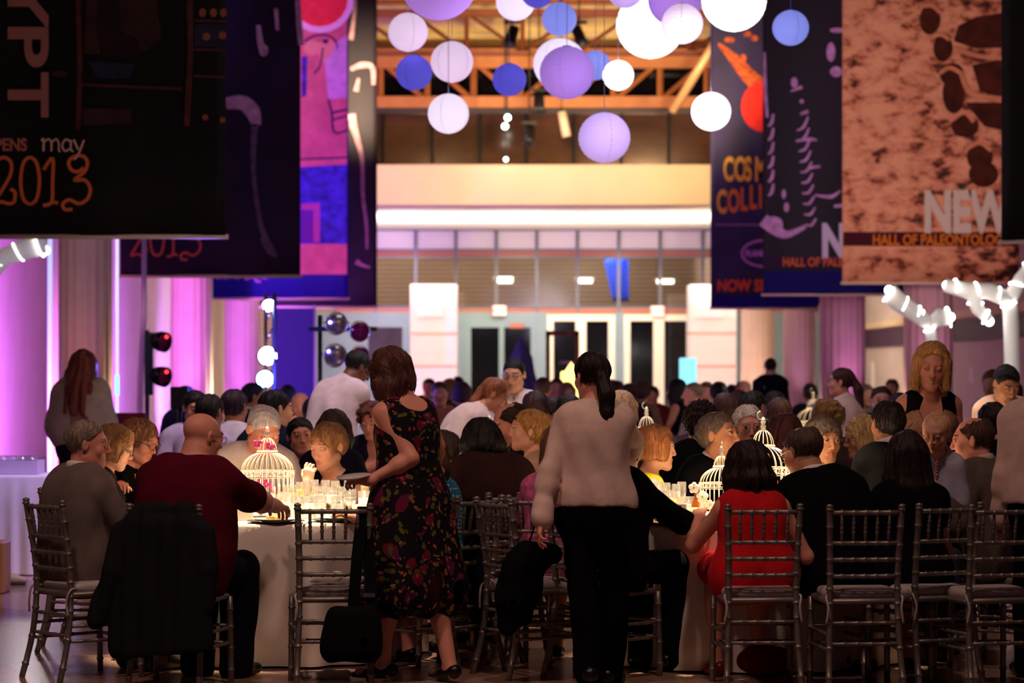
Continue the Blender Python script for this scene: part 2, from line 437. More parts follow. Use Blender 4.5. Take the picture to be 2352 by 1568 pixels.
def add_torso(S, k, sp, off=0, t0=-.12, t1=.94, kk=.05, wid=0, steps=13, shoulder=1.0, arms_stub=True):
    R_, W_ = (FR, FW) if sp['fem'] else (MR, MW); fat = sp['fat']; b = k.b
    for i in range(steps):
        t = t0 + (t1 - t0) * i / (steps - 1)
        p, r, f, u = torso_at(k, t); belly = math.exp(-((t - .28) / .22) ** 2)
        fr = 1 + (fat - 1) * (.55 + .45 * belly)
        rad = interp(TT, R_, t) * b * fr + off; w = interp(TT, W_, t) * b * (1 + (fat - 1) * .6) + wid
        c = p + f * (fat - 1) * .06 * belly - f * .012 * math.exp(-((t - .75) / .2) ** 2)
        S.rc(c - r * w, c + r * w, rad, None, kk)
    sw = (.16 if sp['fem'] else .185) * b * (1 + (fat - 1) * .35); k.sw = sw
    q = k.N - k.u * .045 * b; d = (sw - .035) * shoulder
    S.rc(q - k.r * d, q + k.r * d, .046 * b * (1 + (fat - 1) * .5) + off, None, .05)
    if shoulder >= 1:
        for sg in (-1, 1): S.rc(k.N + k.u * .02, k.N - k.u * .042 * b + k.r * sg * (sw - .02), .040 * b + off * .7, .034 * b + off, .05)
    if sp['fem'] and not sp.get('child'):
        for sg in (-1, 1):
            p, r, f, u = torso_at(k, .70); S.el(p + f * .085 * b + r * sg * .062 * b, [(.062 + off) * b] * 3, None, .05)

def ik(S, Wt, l1, l2, hint):
    d = Wt - S; L = np.linalg.norm(d); mx = (l1 + l2) * .995
    if L > mx:
        if L < (l1 + l2) * 1.1: sc = L / mx; l1 *= sc; l2 *= sc
        else: Wt = S + d / L * mx; d = Wt - S; L = mx
    a = (l1 * l1 - l2 * l2 + L * L) / (2 * L); h = math.sqrt(max(1e-6, l1 * l1 - a * a)); n = d / L
    hv = np.array(hint, float); hv = hv - n * (hv @ n); hv = nrm(hv)
    return S + n * a + hv * h, Wt

def add_arm(S, k, i, off=0, a0=0, a1=2, kk=.025):
    sh, el, wr = k.arm[i]; b = k.b; fa = (1 + (k.fat - 1) * .6) * (.86 if k.fem else 1)
    ra, rb, rc_, rd = .054 * b * fa + off, .041 * b * fa + off, .041 * b * fa + off, .027 * b * fa + off * .9
    e1 = min(1, a1)
    S.rc(sh, sh + (el - sh) * e1, ra, ra + (rb - ra) * e1, kk)
    if a1 > 1:
        e2 = a1 - 1; m = el + (wr - el) * .3
        S.rc(el, el + (wr - el) * e2, rc_, rc_ + (rd - rc_) * e2, kk)
        if off < .03: S.el(m, [.042 * b * fa + off] * 3, None, .03)

def add_hand(S, k, i, fine):
    sh, el, wr = k.arm[i]; h = k.hand[i]; sc = .97 * k.b if not k.fem else .9 * k.b
    d = nrm(h.get('dir', nrm(wr - el))); n = np.array(h.get('palm', (0, 0, -1)), float); n = nrm(n - d * (n @ d)) if np.linalg.norm(np.cross(n, d)) > .05 else nrm(np.cross(d, [1, 0, 0]))
    th = np.cross(d, n) * (1 if i == 1 else -1); cu = h.get('curl', 22)
    S.rc(wr - d * .02, wr + d * .02, .026 * sc, .025 * sc, .02)
    offs = [.031, .011, -.010, -.029]; lens = [.072, .080, .074, .058]
    for q in range(4):
        kn = wr + d * (.092 - (.008 if q == 3 else 0) - (.002 if q == 0 else 0)) * sc + th * offs[q] * sc
        S.rc(wr + d * .02 + th * offs[q] * .6 * sc, kn, .0155 * sc, .0125 * sc, .014)
        p = kn; ang = math.radians(cu * (.7 + .12 * q) + h.get('var', 6) * (q % 2)); dd = nrm(d + th * (offs[q] * 3.2 * h.get('spread', 1)))
        r0 = .0092 * sc
        for j, fr in enumerate((.45, .30, .25)):
            a = ang * (j + .6); v = dd * math.cos(a) + n * math.sin(a); p2 = p + v * lens[q] * fr * sc
            S.rc(p, p2, r0, r0 * .92, .004 if j == 0 else .003); p = p2; r0 *= .92
    tb = wr + d * .026 * sc + th * .024 * sc + n * .006
    S.rc(wr + d * .012 + th * .014, tb, .017 * sc, .0155 * sc, .016)
    t1 = tb + nrm(d * .62 + th * .66 + n * .35) * .042 * sc; t2 = t1 + nrm(d * .86 + th * .28 + n * .42) * .033 * sc
    S.rc(tb, t1, .0145 * sc, .0115 * sc, .008); S.rc(t1, t2, .011 * sc, .0085 * sc, .004)

def add_head(S, k, sp, lod):
    R, H, hs = k.R, k.H, k.hs; ch = sp.get('child')
    def L(x, y, z): return H + R @ (np.array([x, y, z]) * hs)
    def E(c, r, kk=.02, op='U'): S.el(L(*c), np.array(r) * hs, R, kk * hs, op)
    def Rr(a, b_, ra, rb=None, kk=.015, op='U'): S.rc(L(*a), L(*b_), ra * hs, (ra if rb is None else rb) * hs, kk * hs, op)
    fem = sp['fem']; jw = .050 if fem else .056
    # neck
    nr = (.046 if fem else .058) * (1 + (sp['fat'] - 1) * .6) * (k.b * .5 + .5) * (.85 if ch else 1)
    S.rc(k.N - k.u * .02, L(0, -.022, -.055), nr * 1.08, nr * .96, .035)
    if ch:
        E((0, -.014, .034), (.083, .096, .082)); E((0, .022, -.028), (.064, .062, .068)); E((0, .03, -.055), (.054, .055, .045)); E((0, .066, -.080), (.02, .018, .018))
    else:
        E((0, -.018, .033), (.074, .094, .080)); E((0, .020, -.018), (.061, .068, .084), .025); E((0, .020, -.060), (jw, .060, .046), .025)
        E((0, .066, -.094), (.021 if fem else .026, .019, .019), .025)
        Rr((-.046, -.012, -.058), (-.016, .066, -.092), .018, .016, .025); Rr((.046, -.012, -.058), (.016, .066, -.092), .018, .016, .025)
    for sg in (-1, 1): E((sg * .038, .056, -.022), (.024, .021, .024), .02)
    if lod == 'C':
        Rr((0, .080, .02), (0, .108, -.024), .010, .014, .012)
        for sg in (-1, 1): E((sg * .076, -.010, -.002), (.011, .020, .030), .008)
        return
    Rr((-.034, .074, .034), (.034, .074, .034), .011, None, .02)
    for sg in (-1, 1): E((sg * .032, .098, .014), (.019, .018, .012), .012, 'S')
    for sg in (-1, 1):
        E((sg * .032, .0755, .013), (.0135, .0135, .0125), .002)
        Rr((sg * .046, .0795, .0155), (sg * .033, .0885, .0215), .0035, .004, .004); Rr((sg * .033, .0885, .0215), (sg * .0205, .083, .0155), .004, .003, .004)
        Rr((sg * .044, .080, .006), (sg * .022, .084, .005), .0035, .0035, .005)
    nl = sp.get('nose', .82 if fem else 1)
    Rr((0, .083, .024), (0, .105 * (.94 + .06 * nl), -.020), .0062, .0090 * nl, .012)
    E((0, .101 + .006 * (nl - 1), -.025), (.0098, .0105, .0085), .008)
    for sg in (-1, 1): E((sg * .0115, .091, -.027), (.0065, .009, .0065), .006)
    sm = sp.get('smile', 0)
    for sg in (-1, 1):
        Rr((sg * (.021 + .006 * sm), .081 - .003 * sm, -.057 + .006 * sm), (0, .0885, -.0545), .0034, .0046, .007)
        Rr((sg * (.019 + .006 * sm), .081 - .003 * sm, -.060 + .005 * sm), (0, .0865, -.0655), .0034, .0052, .007)
    Rr((-.020, .088, -.0600 + .003 * sm), (.020, .088, -.0600 + .003 * sm), .0016, None, .003, 'S')
    for sg in (-1, 1):
        M = R @ np.array([[math.cos(sg * .35), -math.sin(sg * .35), 0], [math.sin(sg * .35), math.cos(sg * .35), 0], [0, 0, 1]])
        S.el(L(sg * .078, -.012, -.001), np.array([.0080, .019, .029]) * hs, M, .006 * hs)
        S.el(L(sg * .087, -.006, .002), np.array([.006, .011, .019]) * hs, M, .004 * hs, 'S')

def head_colors(verts, k, sp, base, lod):
    hs = k.hs; q = ((verts - k.H) @ k.R) / hs; x, y, z = q[:, 0], q[:, 1], q[:, 2]
    col = np.tile(np.array(base), (len(verts), 1))
    near = (np.abs(x) < .11) & (np.abs(y) < .14) & (np.abs(z) < .14)
    hr = np.array(lin(sp['hair'][1])) if sp.get('hair') else np.array(base) * .6
    if sp.get('brow'): hr = np.array(lin(sp['brow']))
    def mixin(m, c, a): col[m] = col[m] * (1 - a) + np.array(c) * a
    base = np.array(base)
    mixin(near & (np.sqrt(((np.abs(x) - .038) / .02) ** 2 + ((z + .022) / .02) ** 2) < 1) & (y > .04), base * np.array([1.04, .84, .80]), .4)
    mixin(near & (y > .1) & (z < -.01) & (z > -.04), base * np.array([1.03, .82, .78]), .35)
    lipm = near & (y > .072) & ((x / .024) ** 2 + ((z + .060) / .0105) ** 2 < 1)
    mixin(lipm, sp.get('lip', tuple(base * np.array([.85, .50, .48]))), .7)
    if sp.get('smile', 0) > .5:
        mixin(near & (y > .07) & ((x / .016) ** 2 + ((z + .058) / .0042) ** 2 < 1), (.85, .80, .75), 1)
    if sp.get('beard') == 'goatee':
        mixin(near & (y > .058) & (z < -.036) & (np.abs(x) < .034) & ~lipm, hr, .85)
    if sp.get('beard') == 'stubble':
        mixin(near & (y > .0) & (z < -.035) & ~lipm, hr, .22)
    if lod != 'C':
        bz = .037 + .004 * np.cos(np.abs(x) / .03)
        mixin(near & (y > .05) & (np.abs(np.abs(x) - .033) < .017) & (np.abs(z - bz) < .0048), hr * .8, .75)
        ex = np.abs(x) - .032; inside = near & (y > .066) & ((ex / .0135) ** 2 + ((z - .0115) / .0085) ** 2 < 1)
        if sp.get('eyes', 'open') == 'open':
            inside &= z < .0185
            mixin(inside, (.46, .41, .38), 1); dx = sp.get('gaze', 0) * .004
            mixin(near & inside & ((x - np.sign(x) * .032 - dx) ** 2 + (z - .013) ** 2 < .0074 ** 2), (.03, .02, .015), 1)
            mixin(near & (y > .066) & (np.abs(ex) < .0155) & (np.abs(z - .0205) < .0022), base * .25, .8)
        else:
            mixin(near & (y > .066) & (np.abs(ex) < .0155) & (np.abs(z - (.0065 + (ex / .0155) ** 2 * .004)) < .0026), (.05, .03, .025), .8)
    if sp.get('hair') and sp['hair'][0] in ('balding', 'short', 'receding', 'crew'):
        # close-cropped scalp colour under the hair
        if sp['hair'][0] != 'bald': mixin(near & (z > -.05) & (y < -.02) & (z < (.06 if sp['hair'][0] == 'balding' else .2)), hr, .6)
    return col

def hair_part(k, sp, lod, root):
    style, rgb = sp['hair'][:2]; R, H, hs = k.R, k.H, k.hs; S = SDF()
    if style == 'bald': return
    fine = {'A': .0058, 'B': .0078, 'C': .011}[lod]
    def L(x, y, z): return H + R @ (np.array([x, y, z]) * hs)
    def E(c, r, kk=.02, op='U'): S.el(L(*c), np.array(r) * hs, R, kk * hs, op)
    vol = {'short': .006, 'crew': .004, 'receding': .006, 'balding': .006, 'curly': .024, 'fluffy': .018, 'pixie': .015, 'bob': .017, 'long': .013, 'pony': .007, 'bun': .010, 'wavy': .018, 'updo': .015}[style]
    E((0, -.020, .035), (.076 + vol, .096 + vol, .081 + vol))
    if style in ('curly', 'fluffy', 'pixie', 'short', 'updo', 'bun'): E((0, -.055, .005), (.066 + vol, .056 + vol, .068 + vol * .7), .03)
    down = np.array([0, 0, -1.0]); back = -k.R[:, 1] * np.array([1, 1, 0]); back = nrm(back); rt = k.R[:, 0]
    ln = sp['hair'][2] if len(sp['hair']) > 2 else .3
    amp, f1 = .0035, 120
    # cut away the face
    n = {'receding': (0, .62, -.78, -.022), 'balding': (0, .80, -.60, .0), 'curly': (0, .86, -.51, .030), 'fluffy': (0, .86, -.51, .028), 'pixie': (0, .88, -.47, .034), 'bob': (0, .90, -.43, .038)}.get(style, (0, .80, -.60, .010))
    n = n if 'cut' not in sp else (0, .80, -.60, sp['cut'])
    S.half(L(0, n[1] * n[3], n[2] * n[3]), R @ np.array(n[:3]))
    if style in ('short', 'crew', 'receding', 'balding', 'curly', 'fluffy', 'pixie', 'pony', 'bun', 'updo'):
        S.half(L(0, -.06, -.068 if style != 'curly' else -.075), R @ np.array([0, -.25, -1]))
    if style in ('short', 'crew', 'receding', 'balding', 'pony', 'bun', 'updo', 'pixie'):
        for sg in (-1, 1): E((sg * .088, -.010, -.012), (.022, .024, .036), .008, 'S')
    if style == 'balding': E((0, .025, .105), (.058, .105, .062), .012, 'S')
    if style == 'bob':
        for a in np.linspace(-125, 125, 13):
            ar = math.radians(a); x, y = .078 * math.sin(ar), -.018 - .085 * math.cos(ar)
            S.rc(L(x, y, .02), L(x * 1.16, y * 1.02, -ln), .026 * hs, .020 * hs, .02)
        for x0, x1 in ((-.014, -.076), (.014, .078)): S.rc(L(x0, .045, .104), L(x1, .030, .04), .013, .014, .02); S.rc(L(x1, .030, .04), L(x1 * 1.08, .030, -ln * .9), .014, .014, .02)
    if style in ('long', 'wavy'):
        st = [(-.07, -.03, .01), (-.045, -.075, .01), (0, -.095, .01), (.045, -.075, .01), (.07, -.03, .01), (-.065, .01, .02), (.065, .01, .02)]
        for i, c in enumerate(st):
            a = L(*c); l = ln * (1 if i < 5 else .72); z = 1.0
            m = a + down * l * .5 + (back * (.02 + sp.get('hairback', 0)) if i < 5 else 0) + rt * c[0] * .25; e = a + down * l + back * (.012 + sp.get('hairback', 0) * 1.5 if i < 5 else .0) + rt * c[0] * (.15 if style == 'long' else .45)
            S.chain([a, m, e], [.042 * hs, .040, .022 if style == 'long' else .032], .025)
        if style == 'wavy': amp, f1 = .009, 60
    if style == 'pony':
        a = L(0, -.105, .02 if ln > .3 else -.015); S.el(a, [.026] * 3, None, .02)
        S.chain([a, a + back * .045 + down * .08, a + back * .05 + down * ln * .65, a + back * .03 + down * ln], [.030, .036, .034, .014], .02)
    if style == 'bun': E((0, -.10, .045), (.042, .04, .040), .012)
    if style == 'updo':
        E((0, -.10, -.03), (.050, .038, .036), .015)
        S.chain([L(-.075, .02, .05), L(-.086, -.04, .03), L(-.05, -.10, -.01)], [.014, .016, .018], .01); S.chain([L(.075, .02, .05), L(.086, -.04, .03), L(.05, -.10, -.01)], [.014, .016, .018], .01)
    if style == 'curly': amp, f1 = .011, 95
    if style == 'fluffy': amp, f1 = .007, 70
    if style == 'pixie': amp, f1 = .006, 85
    sd = random.randrange(9999)
    def nz(P):
        q = ((np.stack(P, 1) - H) @ R).T
        if style in ('curly', 'fluffy'): return amp * noise(q, f1, f1, f1, sd)
        return amp * noise(q, f1, f1 * .8, f1 * .14, sd)
    v, f = S.mesh(fine, (), nz)
    if len(f) and lod != 'C': v, f = strands(k, v, f, style, 460 if lod == 'A' else 200, sd)
    if len(f): mesh_np('hair', v, f, hairmat('%d_%d_%d' % tuple(rgb), rgb), root)

def strands(k, v, f, style, n, sd):
    """fine locks combed over the hair volume"""
    ln = {'short': .042, 'crew': .014, 'receding': .035, 'balding': .028, 'curly': .030, 'fluffy': .050, 'pixie': .060, 'bob': .085, 'long': .13, 'pony': .09, 'bun': .05, 'wavy': .11, 'updo': .06}[style]
    if style == 'crew': return v, f
    rs = np.random.RandomState(sd); P = v[rs.randint(0, len(v), n)].copy(); H, R = k.H, k.R; crown = H + R @ np.array([0, -.05, .115]); lift = {'short': .004, 'curly': .012, 'fluffy': .010, 'pixie': .007, 'wavy': .007}.get(style, .003)
    def outward(p):
        c = np.tile(H + R @ np.array([0, -.02, .02]), (len(p), 1)); c[:, 2] = np.minimum(c[:, 2], np.where(p[:, 2] < H[2], p[:, 2], c[:, 2])); o = p - c
        return o / (np.linalg.norm(o, axis=1)[:, None] + 1e-9)
    pts = []; h = ln / 4 * rs.uniform(.6, 1.25, n)[:, None]
    wild = rs.normal(size=(n, 3)) * ({'curly': 1.1, 'fluffy': .6, 'pixie': .45, 'wavy': .40, 'short': .30}.get(style, .15))
    for j in range(5):
        o = outward(P); pts.append(P + o * (.0008 + lift * (j / 4) ** 1.5))
        g = P - crown; g = g / (np.linalg.norm(g, axis=1)[:, None] + 1e-9) + np.array([0, 0, -.55]) + wild
        if style not in ('pixie', 'curly', 'fluffy'):
            q = (P - H) @ R; fr = ((q[:, 1] > -.01) & (q[:, 2] > .045))[:, None]; g = g + fr * (np.sign(q[:, 0])[:, None] * R[:, 0] * 1.6 - R[:, 1] * 1.3)
        g = g - o * (g * o).sum(1)[:, None]; g /= np.linalg.norm(g, axis=1)[:, None] + 1e-9
        Q = P + g * h
        d = ((Q[:, None, :] - v[None, ::2, :]) ** 2).sum(2); nr_ = v[::2][d.argmin(1)]; P = Q * .25 + nr_ * .75 if style not in ('curly',) else Q * .6 + nr_ * .4
    nv = len(v); V = [v]; Fq = [f]; rad = [.0010, .0017, .0016, .0012, .0004]
    M = np.stack(pts, 1)                                        # n,5,3
    T = np.gradient(M, axis=1); T /= np.linalg.norm(T, axis=2)[:, :, None] + 1e-9
    U = np.cross(T, np.array([.3, .2, .93])); U /= np.linalg.norm(U, axis=2)[:, :, None] + 1e-9; Wv = np.cross(T, U)
    ring = []
    for a in range(3):
        c, s_ = math.cos(a * 2.0944), math.sin(a * 2.0944); ring.append(M + (U * c + Wv * s_) * np.array(rad)[None, :, None] * (1.25 if style in ('bob', 'long', 'pony') else 1))
    RG = np.stack(ring, 2).reshape(-1, 3); V.append(RG)
    b = nv + (np.arange(n)[:, None, None] * 15 + np.arange(4)[None, :, None] * 3)
    for a in range(3):
        a2 = (a + 1) % 3; q = np.stack([b + a, b + a2, b + 3 + a2, b + 3 + a], -1).reshape(-1, 4); Fq.append(q)
    return np.concatenate(V), np.concatenate(Fq)

def ring_pts(k, rad, lift, a0, a1, n=13, drop=.03):
    out = []; rad = rad - .058 + max(k.nr * 1.03, .046) if k.b > .7 else rad * .8
    for i in range(n):
        a = math.radians(a0 + (a1 - a0) * i / (n - 1)); c = math.cos(a)          # a=0 at the back
        out.append(k.N + k.u * (lift + .024 + .012 * c - drop * max(0, -c)) + k.r * rad * math.sin(a) - k.f * (rad * .95 * c) + k.f * .012)
    return out

def person(label, head, s, yaw, look=None, pose='sit', lean=(4, 12, 0), twist=0, fem=False, fat=1.0, skin='fair', hair=('short', (60, 40, 30)), top=('suit', (20, 20, 24)), bottom=('trousers', (16, 16, 20)),
           L=None, R=None, lod='B', hs=None, b=None, arms=None, legs=None, group=None, extra=(), **kw):
    look = look or (yaw, 5, 0)
    look = tuple(look) + (0,) * (3 - len(look))
    sp = dict(fem=fem, fat=fat, pose=pose, lean=lean, twist=twist, yaw=yaw, look=look, hair=hair, hs=(hs or (.96 if fem else 1.02)) * 1.02, **kw)
    b0 = b or (.95 if fem else 1.02)
    tgt = W(head[0], head[1], s)
    # fit the body so that the head sits where the photograph has it
    lo_, hi_ = (.74, 1.34) if pose == 'sit' else (.78, 1.18)
    if kw.get('child'): lo_, hi_ = .1, 3
    base_z = kw.get('base', 0)
    for _ in range(26):
        mid = (lo_ + hi_) / 2
        k = skeleton(sp, b0, mid) if (pose == 'sit') else skeleton(sp, mid, 1)
        if k.H[2] + base_z > tgt.z: hi_ = mid
        else: lo_ = mid
    if pose == 'stand': k.b = mid
    k.fat = fat; k.fem = fem
    th = math.radians(yaw); c, si = math.cos(th), math.sin(th)
    to_w = np.array([[c, si, 0], [-si, c, 0], [0, 0, 1]])          # local -> world turn (clockwise yaw)
    hw = to_w @ k.H; loc = np.array([tgt.x - hw[0], tgt.y - hw[1], base_z])
    def tl(p): return to_w.T @ (np.array(p, float) - loc)
    bb = k.b; base_l, head_f, hand_f = LOD[lod]
    # shoulders, arms
    sw = (.16 if fem else .185) * bb * (1 + (fat - 1) * .35)
    k.arm = {}; k.hand = {}
    for i, (sg, A) in enumerate(((-1, L), (1, R))):
        sh = k.N - k.u * .05 * bb + k.r * sg * (sw - .012)
        A = dict(A or {})
        if 'px' in A: wr = tl(W(*A['px']))
        elif 'at' in A: wr = np.array(A['at'], float)
        elif pose == 'sit': wr = np.array([sg * .16, max(k.N[1] + .28, .34), .79 if not kw.get('lap') else .64])
        else: wr = sh + np.array([sg * .05, .04, -.53 * bb])
        hint = A.get('hint', (sg * .6, -.4, -1) if pose == 'sit' else (sg * .3, -1, -.1))
        el, wr = ik(sh, wr, .285 * bb, .255 * bb, hint); k.arm[i] = (sh, el, wr)
        h = {q: A[q] for q in ('curl', 'spread', 'var') if q in A}
        for q in ('dir', 'palm'):
            if q in A: h[q] = np.array(A[q], float)
            if q + '_w' in A: h[q] = to_w.T @ np.array(A[q + '_w'], float)
        if pose == 'stand' and 'palm' not in h and not A: h['palm'] = np.array([-sg, 0.2, 0])
        if pose == 'sit' and 'dir' not in h and not A: h['dir'] = nrm([-.35 * sg, 1, -.05])
        k.hand[i] = h
    # legs
    k.leg = {}
    for i, sg in enumerate((-1, 1)):
        hip = k.P + np.array([sg * .088 * bb, 0, -.02])
        if kw.get('child'): kn = hip + np.array([sg * .02, .12, -.02]); an = kn + np.array([0, .02, -.14])
        elif pose == 'sit': kn = np.array([sg * .11, .44 * bb, k.P[2] - .02]); an = np.array([sg * .11, .43 * bb - .04, .085])
        else: kn = np.array([sg * .095, .015, .49 * bb]); an = np.array([sg * .10, -.02, .085])
        if legs and legs.get(i):
            if 'an' in legs[i]: an = np.array(legs[i]['an'], float)
            if 'anp' in legs[i]:
                an = tl(W(*legs[i]['anp'])); 
            kn = lerp(hip, an, .5) + np.array(legs[i].get('bend', (0, .02, 0)), float)
            if 'kn' in legs[i]: kn = np.array(legs[i]['kn'], float)
        k.leg[i] = (hip, kn, an, nrm(np.array(legs[i].get('toe', (sg * .25, 1, 0)), float) if legs and legs.get(i) else np.array([sg * .25, 1, 0])))
    # --- body
    S = SDF(); add_torso(S, k, sp); k.sw = sw
    child = kw.get('child')
    for i in (0, 1):
        add_arm(S, k, i)
        if lod != 'C': add_hand(S, k, i, hand_f)
        else: S.el(k.arm[i][2] + nrm(k.arm[i][2] - k.arm[i][1]) * .06, [.05] * 3, None, .03)
        hip, kn, an, toe = k.leg[i]; g = bb * (1 + (fat - 1) * .5)
        S.rc(hip, kn, .083 * g, .056 * g, .04); S.rc(kn, an, .054 * g, .036 * g, .03)
        cf = lerp(kn, an, .32) + np.array([0, -.018, 0]); S.el(cf, np.array([.05, .052, .10]) * g, None, .04)
        S.rc(an + np.array([0, 0, -.045]) - toe * .03, an + np.array([0, 0, -.055]) + toe * .13, .034 * g, .024 * g, .03)
    add_head(S, k, sp, lod)
    fines = [(k.H, .15 * k.hs, head_f)]
    if lod != 'C' and not child:
        for i in (0, 1):
            if not kw.get('hide_hands') or i not in kw['hide_hands']: fines.append((k.arm[i][2] + nrm(k.hand[i].get('dir', k.arm[i][2] - k.arm[i][1])) * .08, .115, hand_f))
    v, f = S.mesh(base_l, fines)
    base = lin(SKINS[skin] if isinstance(skin, str) else skin)
    root = mesh_np('person', v, f, SKIN, None, head_colors(v, k, sp, base, lod))
    root.location = loc; root.rotation_euler = (0, 0, -th); tag(root, label, 'person', group)
    if hair: hair_part(k, sp, lod, root)
    gb = {'A': .0105, 'B': .015, 'C': .022}[lod]
    clothe(k, sp, top, bottom, root, gb, lod)
    for e in extra: e(k, sp, root, lod, gb)
    root['_k'] = 0; del root['_k']
    return root, k

def wrinkles(amp, f, seed):
    return lambda P: amp * noise(P, f, f, f * .55, seed)

def sleeve_set(S, k, off, ln, kk=.03, flare=0):
    for i in (0, 1):
        add_arm(S, k, i, off, 0, ln, kk)
        if flare:
            sh, el, wr = k.arm[i]
            p = sh + (el - sh) * min(1, ln) if ln <= 1 else el + (wr - el) * (ln - 1)
            d = nrm(el - sh) if ln <= 1 else nrm(wr - el); rr = .043 * k.b * (1 + (k.fat - 1) * .6) + off + flare
            S.rc(p - d * .05, p, rr - flare, rr, .02)

def clothe(k, sp, top, bottom, root, gb, lod):
    kind, rgb = top[0], top[1]; o = top[2] if len(top) > 2 else {}
    m = o.get('mat') or cloth('%s_%d_%d_%d' % (kind, *rgb), rgb, **({'bump': .5} if kind == 'knit' else {}))
    sd = random.randrange(9999); seated = sp['pose'] == 'sit'; b = k.b
    N, u, f_, r_ = k.N, k.u, k.f, k.r
    def neck_cut(S, deep=.05, wide=.062, front=.03):
        S.el(N + u * .05 + f_ * .01, [wide, wide, .06], np.stack([r_, f_, u], 1), .01, 'S')
        if deep: S.el(N + f_ * .10 - u * deep * .5, [wide * .9, .075, deep], np.stack([r_, f_, u], 1), .012, 'S')
    if kind == 'suit':
        S = SDF(); add_torso(S, k, sp, .023, -.24 if seated else -.42, .96, .06, .004); S.half(k.P - k.ups[0] * (.12 if seated else .24) * b, -k.ups[0]); sleeve_set(S, k, .016, 1.93, .018, .004)
        for sg in (-1, 1): S.rc(N - u * .03, N - u * .055 * b + r_ * sg * (k.sw + .008), .05, .043, .04)
        S.chain(ring_pts(k, .080, .010, -110, 110, 11), [.016] * 11, .012)
        if not seated and k.leg:
            pass
        S.el(N + u * .085 + f_ * .005, [.074, .074, .06], np.stack([r_, f_, u], 1), .008, 'S')
        p, r, f, uu = torso_at(k, .72)
        S.chain([N + f_ * .10 + u * .02, p + f * .145, torso_at(k, .42)[0] + f * .15], [.062, .042, .006], .008, 'S')
        v, q = S.mesh(gb, (), wrinkles(.0055, 19, sd)); mesh_np('jacket', v, q, m, root)
        sh = o.get('shirt', (232, 228, 225))
        if sh:
            S = SDF(); add_torso(S, k, sp, .003, .45, .93, .05); S.chain(ring_pts(k, .068, .052, -155, 155, 15), [.0125] * 15, .008); S.chain(ring_pts(k, .067, .034, -155, 155, 15), [.0135] * 15, .01); S.chain(ring_pts(k, .064, .012, -165, 165, 13), [.015] * 13, .01)
            v, q = S.mesh(gb); mesh_np('shirt', v, q, cloth('shirt_%d_%d_%d' % tuple(sh), sh), root)
        if o.get('tie'): tie(k, sp, root, o['tie'], gb, .016)
    elif kind in ('shirt', 'tee', 'knit'):
        S = SDF(); add_torso(S, k, sp, .014 + o.get('loose', 0), (-.14 if seated else -.05) if not o.get('untuck') else -.3, .95, .06, .004)
        S.half(k.P + k.ups[0] * (-.10 if (seated or o.get('untuck')) else .0) * b, -k.ups[0])
        ln = o.get('sleeve', 1.93 if kind != 'tee' else .62)
        sleeve_set(S, k, .014 + o.get('loose', 0) * .6, ln, .035, .004 if kind != 'tee' else .012)
        if kind == 'shirt':
            S.chain(ring_pts(k, .068, .026, -150, 150, 15), [.0125] * 15, .008); S.chain(ring_pts(k, .066, .010, -165, 165, 13), [.015] * 13, .012)
            for i in (0, 1):
                if ln > 1.8:
                    sh, el, wr = k.arm[i]; d = nrm(wr - el); e = el + (wr - el) * (ln - 1); S.rc(e - d * .045, e + d * .012, .037 * b, .036 * b, .01)
            S.el(N + u * .075 + f_ * .012, [.056, .056, .06], np.stack([r_, f_, u], 1), .006, 'S')
        else:
            neck_cut(S, o.get('deep', .03), .066)
            if kind == 'tee': S.chain(ring_pts(k, .070, .006, -180, 180, 19, .022), [.008] * 19, .006)
        v, q = S.mesh(gb, (), wrinkles(.0065 if kind == 'shirt' else .0045, 22, sd)); mesh_np({'shirt': 'shirt', 'tee': 'shirt', 'knit': 'sweater'}[kind], v, q, m, root)
        if o.get('tie'): tie(k, sp, root, o['tie'], gb, .002)
    elif kind in ('dress', 'tank', 'blouse'):
        S = SDF(); sl = o.get('sleeve', 0)
        add_torso(S, k, sp, .010, -.12 if not o.get('untuck') else -.3, .93, .05, 0, 13, 1.02 if sl else o.get('strap', .80))
        if not sl:
            for sg in (-1, 1): S.rc(N - u * .02 + r_ * sg * .075 * b, N - u * .04 + r_ * sg * .118 * b, .043 * b, .05 * b, .04)
        if sl: sleeve_set(S, k, .012, sl, .03, .006)
        if kind == 'dress':
            if seated:
                for i in (0, 1):
                    hip, kn, an, toe = k.leg[i]; S.rc(hip, kn + (kn - hip) * .1, .105 * b, .080 * b, .06)
                S.rc(k.P + np.array([-.09, -.02, -.03]), k.P + np.array([.09, -.02, -.03]), .125 * b, None, .06)
                S.rc(k.leg[0][1], k.leg[1][1], .075 * b, None, .06)
            else:
                hem = o.get('hem', .38)
                for i in range(10):
                    t = i / 9; z = k.P[2] - .05 - (k.P[2] - .05 - hem - .08) * t
                    S.rc([-.075 - .005 * t, -.01 + o.get('sway', 0) * t, z], [.075 + .005 * t, -.01 + o.get('sway', 0) * t, z], .125 + .075 * t, None, .08)
                S.half([0, 0, hem], [0, 0, -1])
        neck_cut(S, o.get('deep', .09), o.get('wide', .075))
        if o.get('backdeep'): S.el(N - f_ * .085 - u * .0, [.085, .06, o['backdeep']], np.stack([r_, f_, u], 1), .01, 'S')
        pz = k.P[2]
        def nz(P):
            n_ = .003 * noise(P, 24, 24, 14, sd)
            if kind == 'dress' and not seated:
                an_ = np.arctan2(P[1], P[0]); w_ = np.clip((pz - .05 - P[2]) / .5, 0, 1)
                n_ = n_ + w_ * .013 * np.sin(an_ * 9 + 2 * np.sin(P[2] * 5))
            if o.get('pleat'): n_ = n_ + .004 * np.sin(P[0] * 260)
            return n_
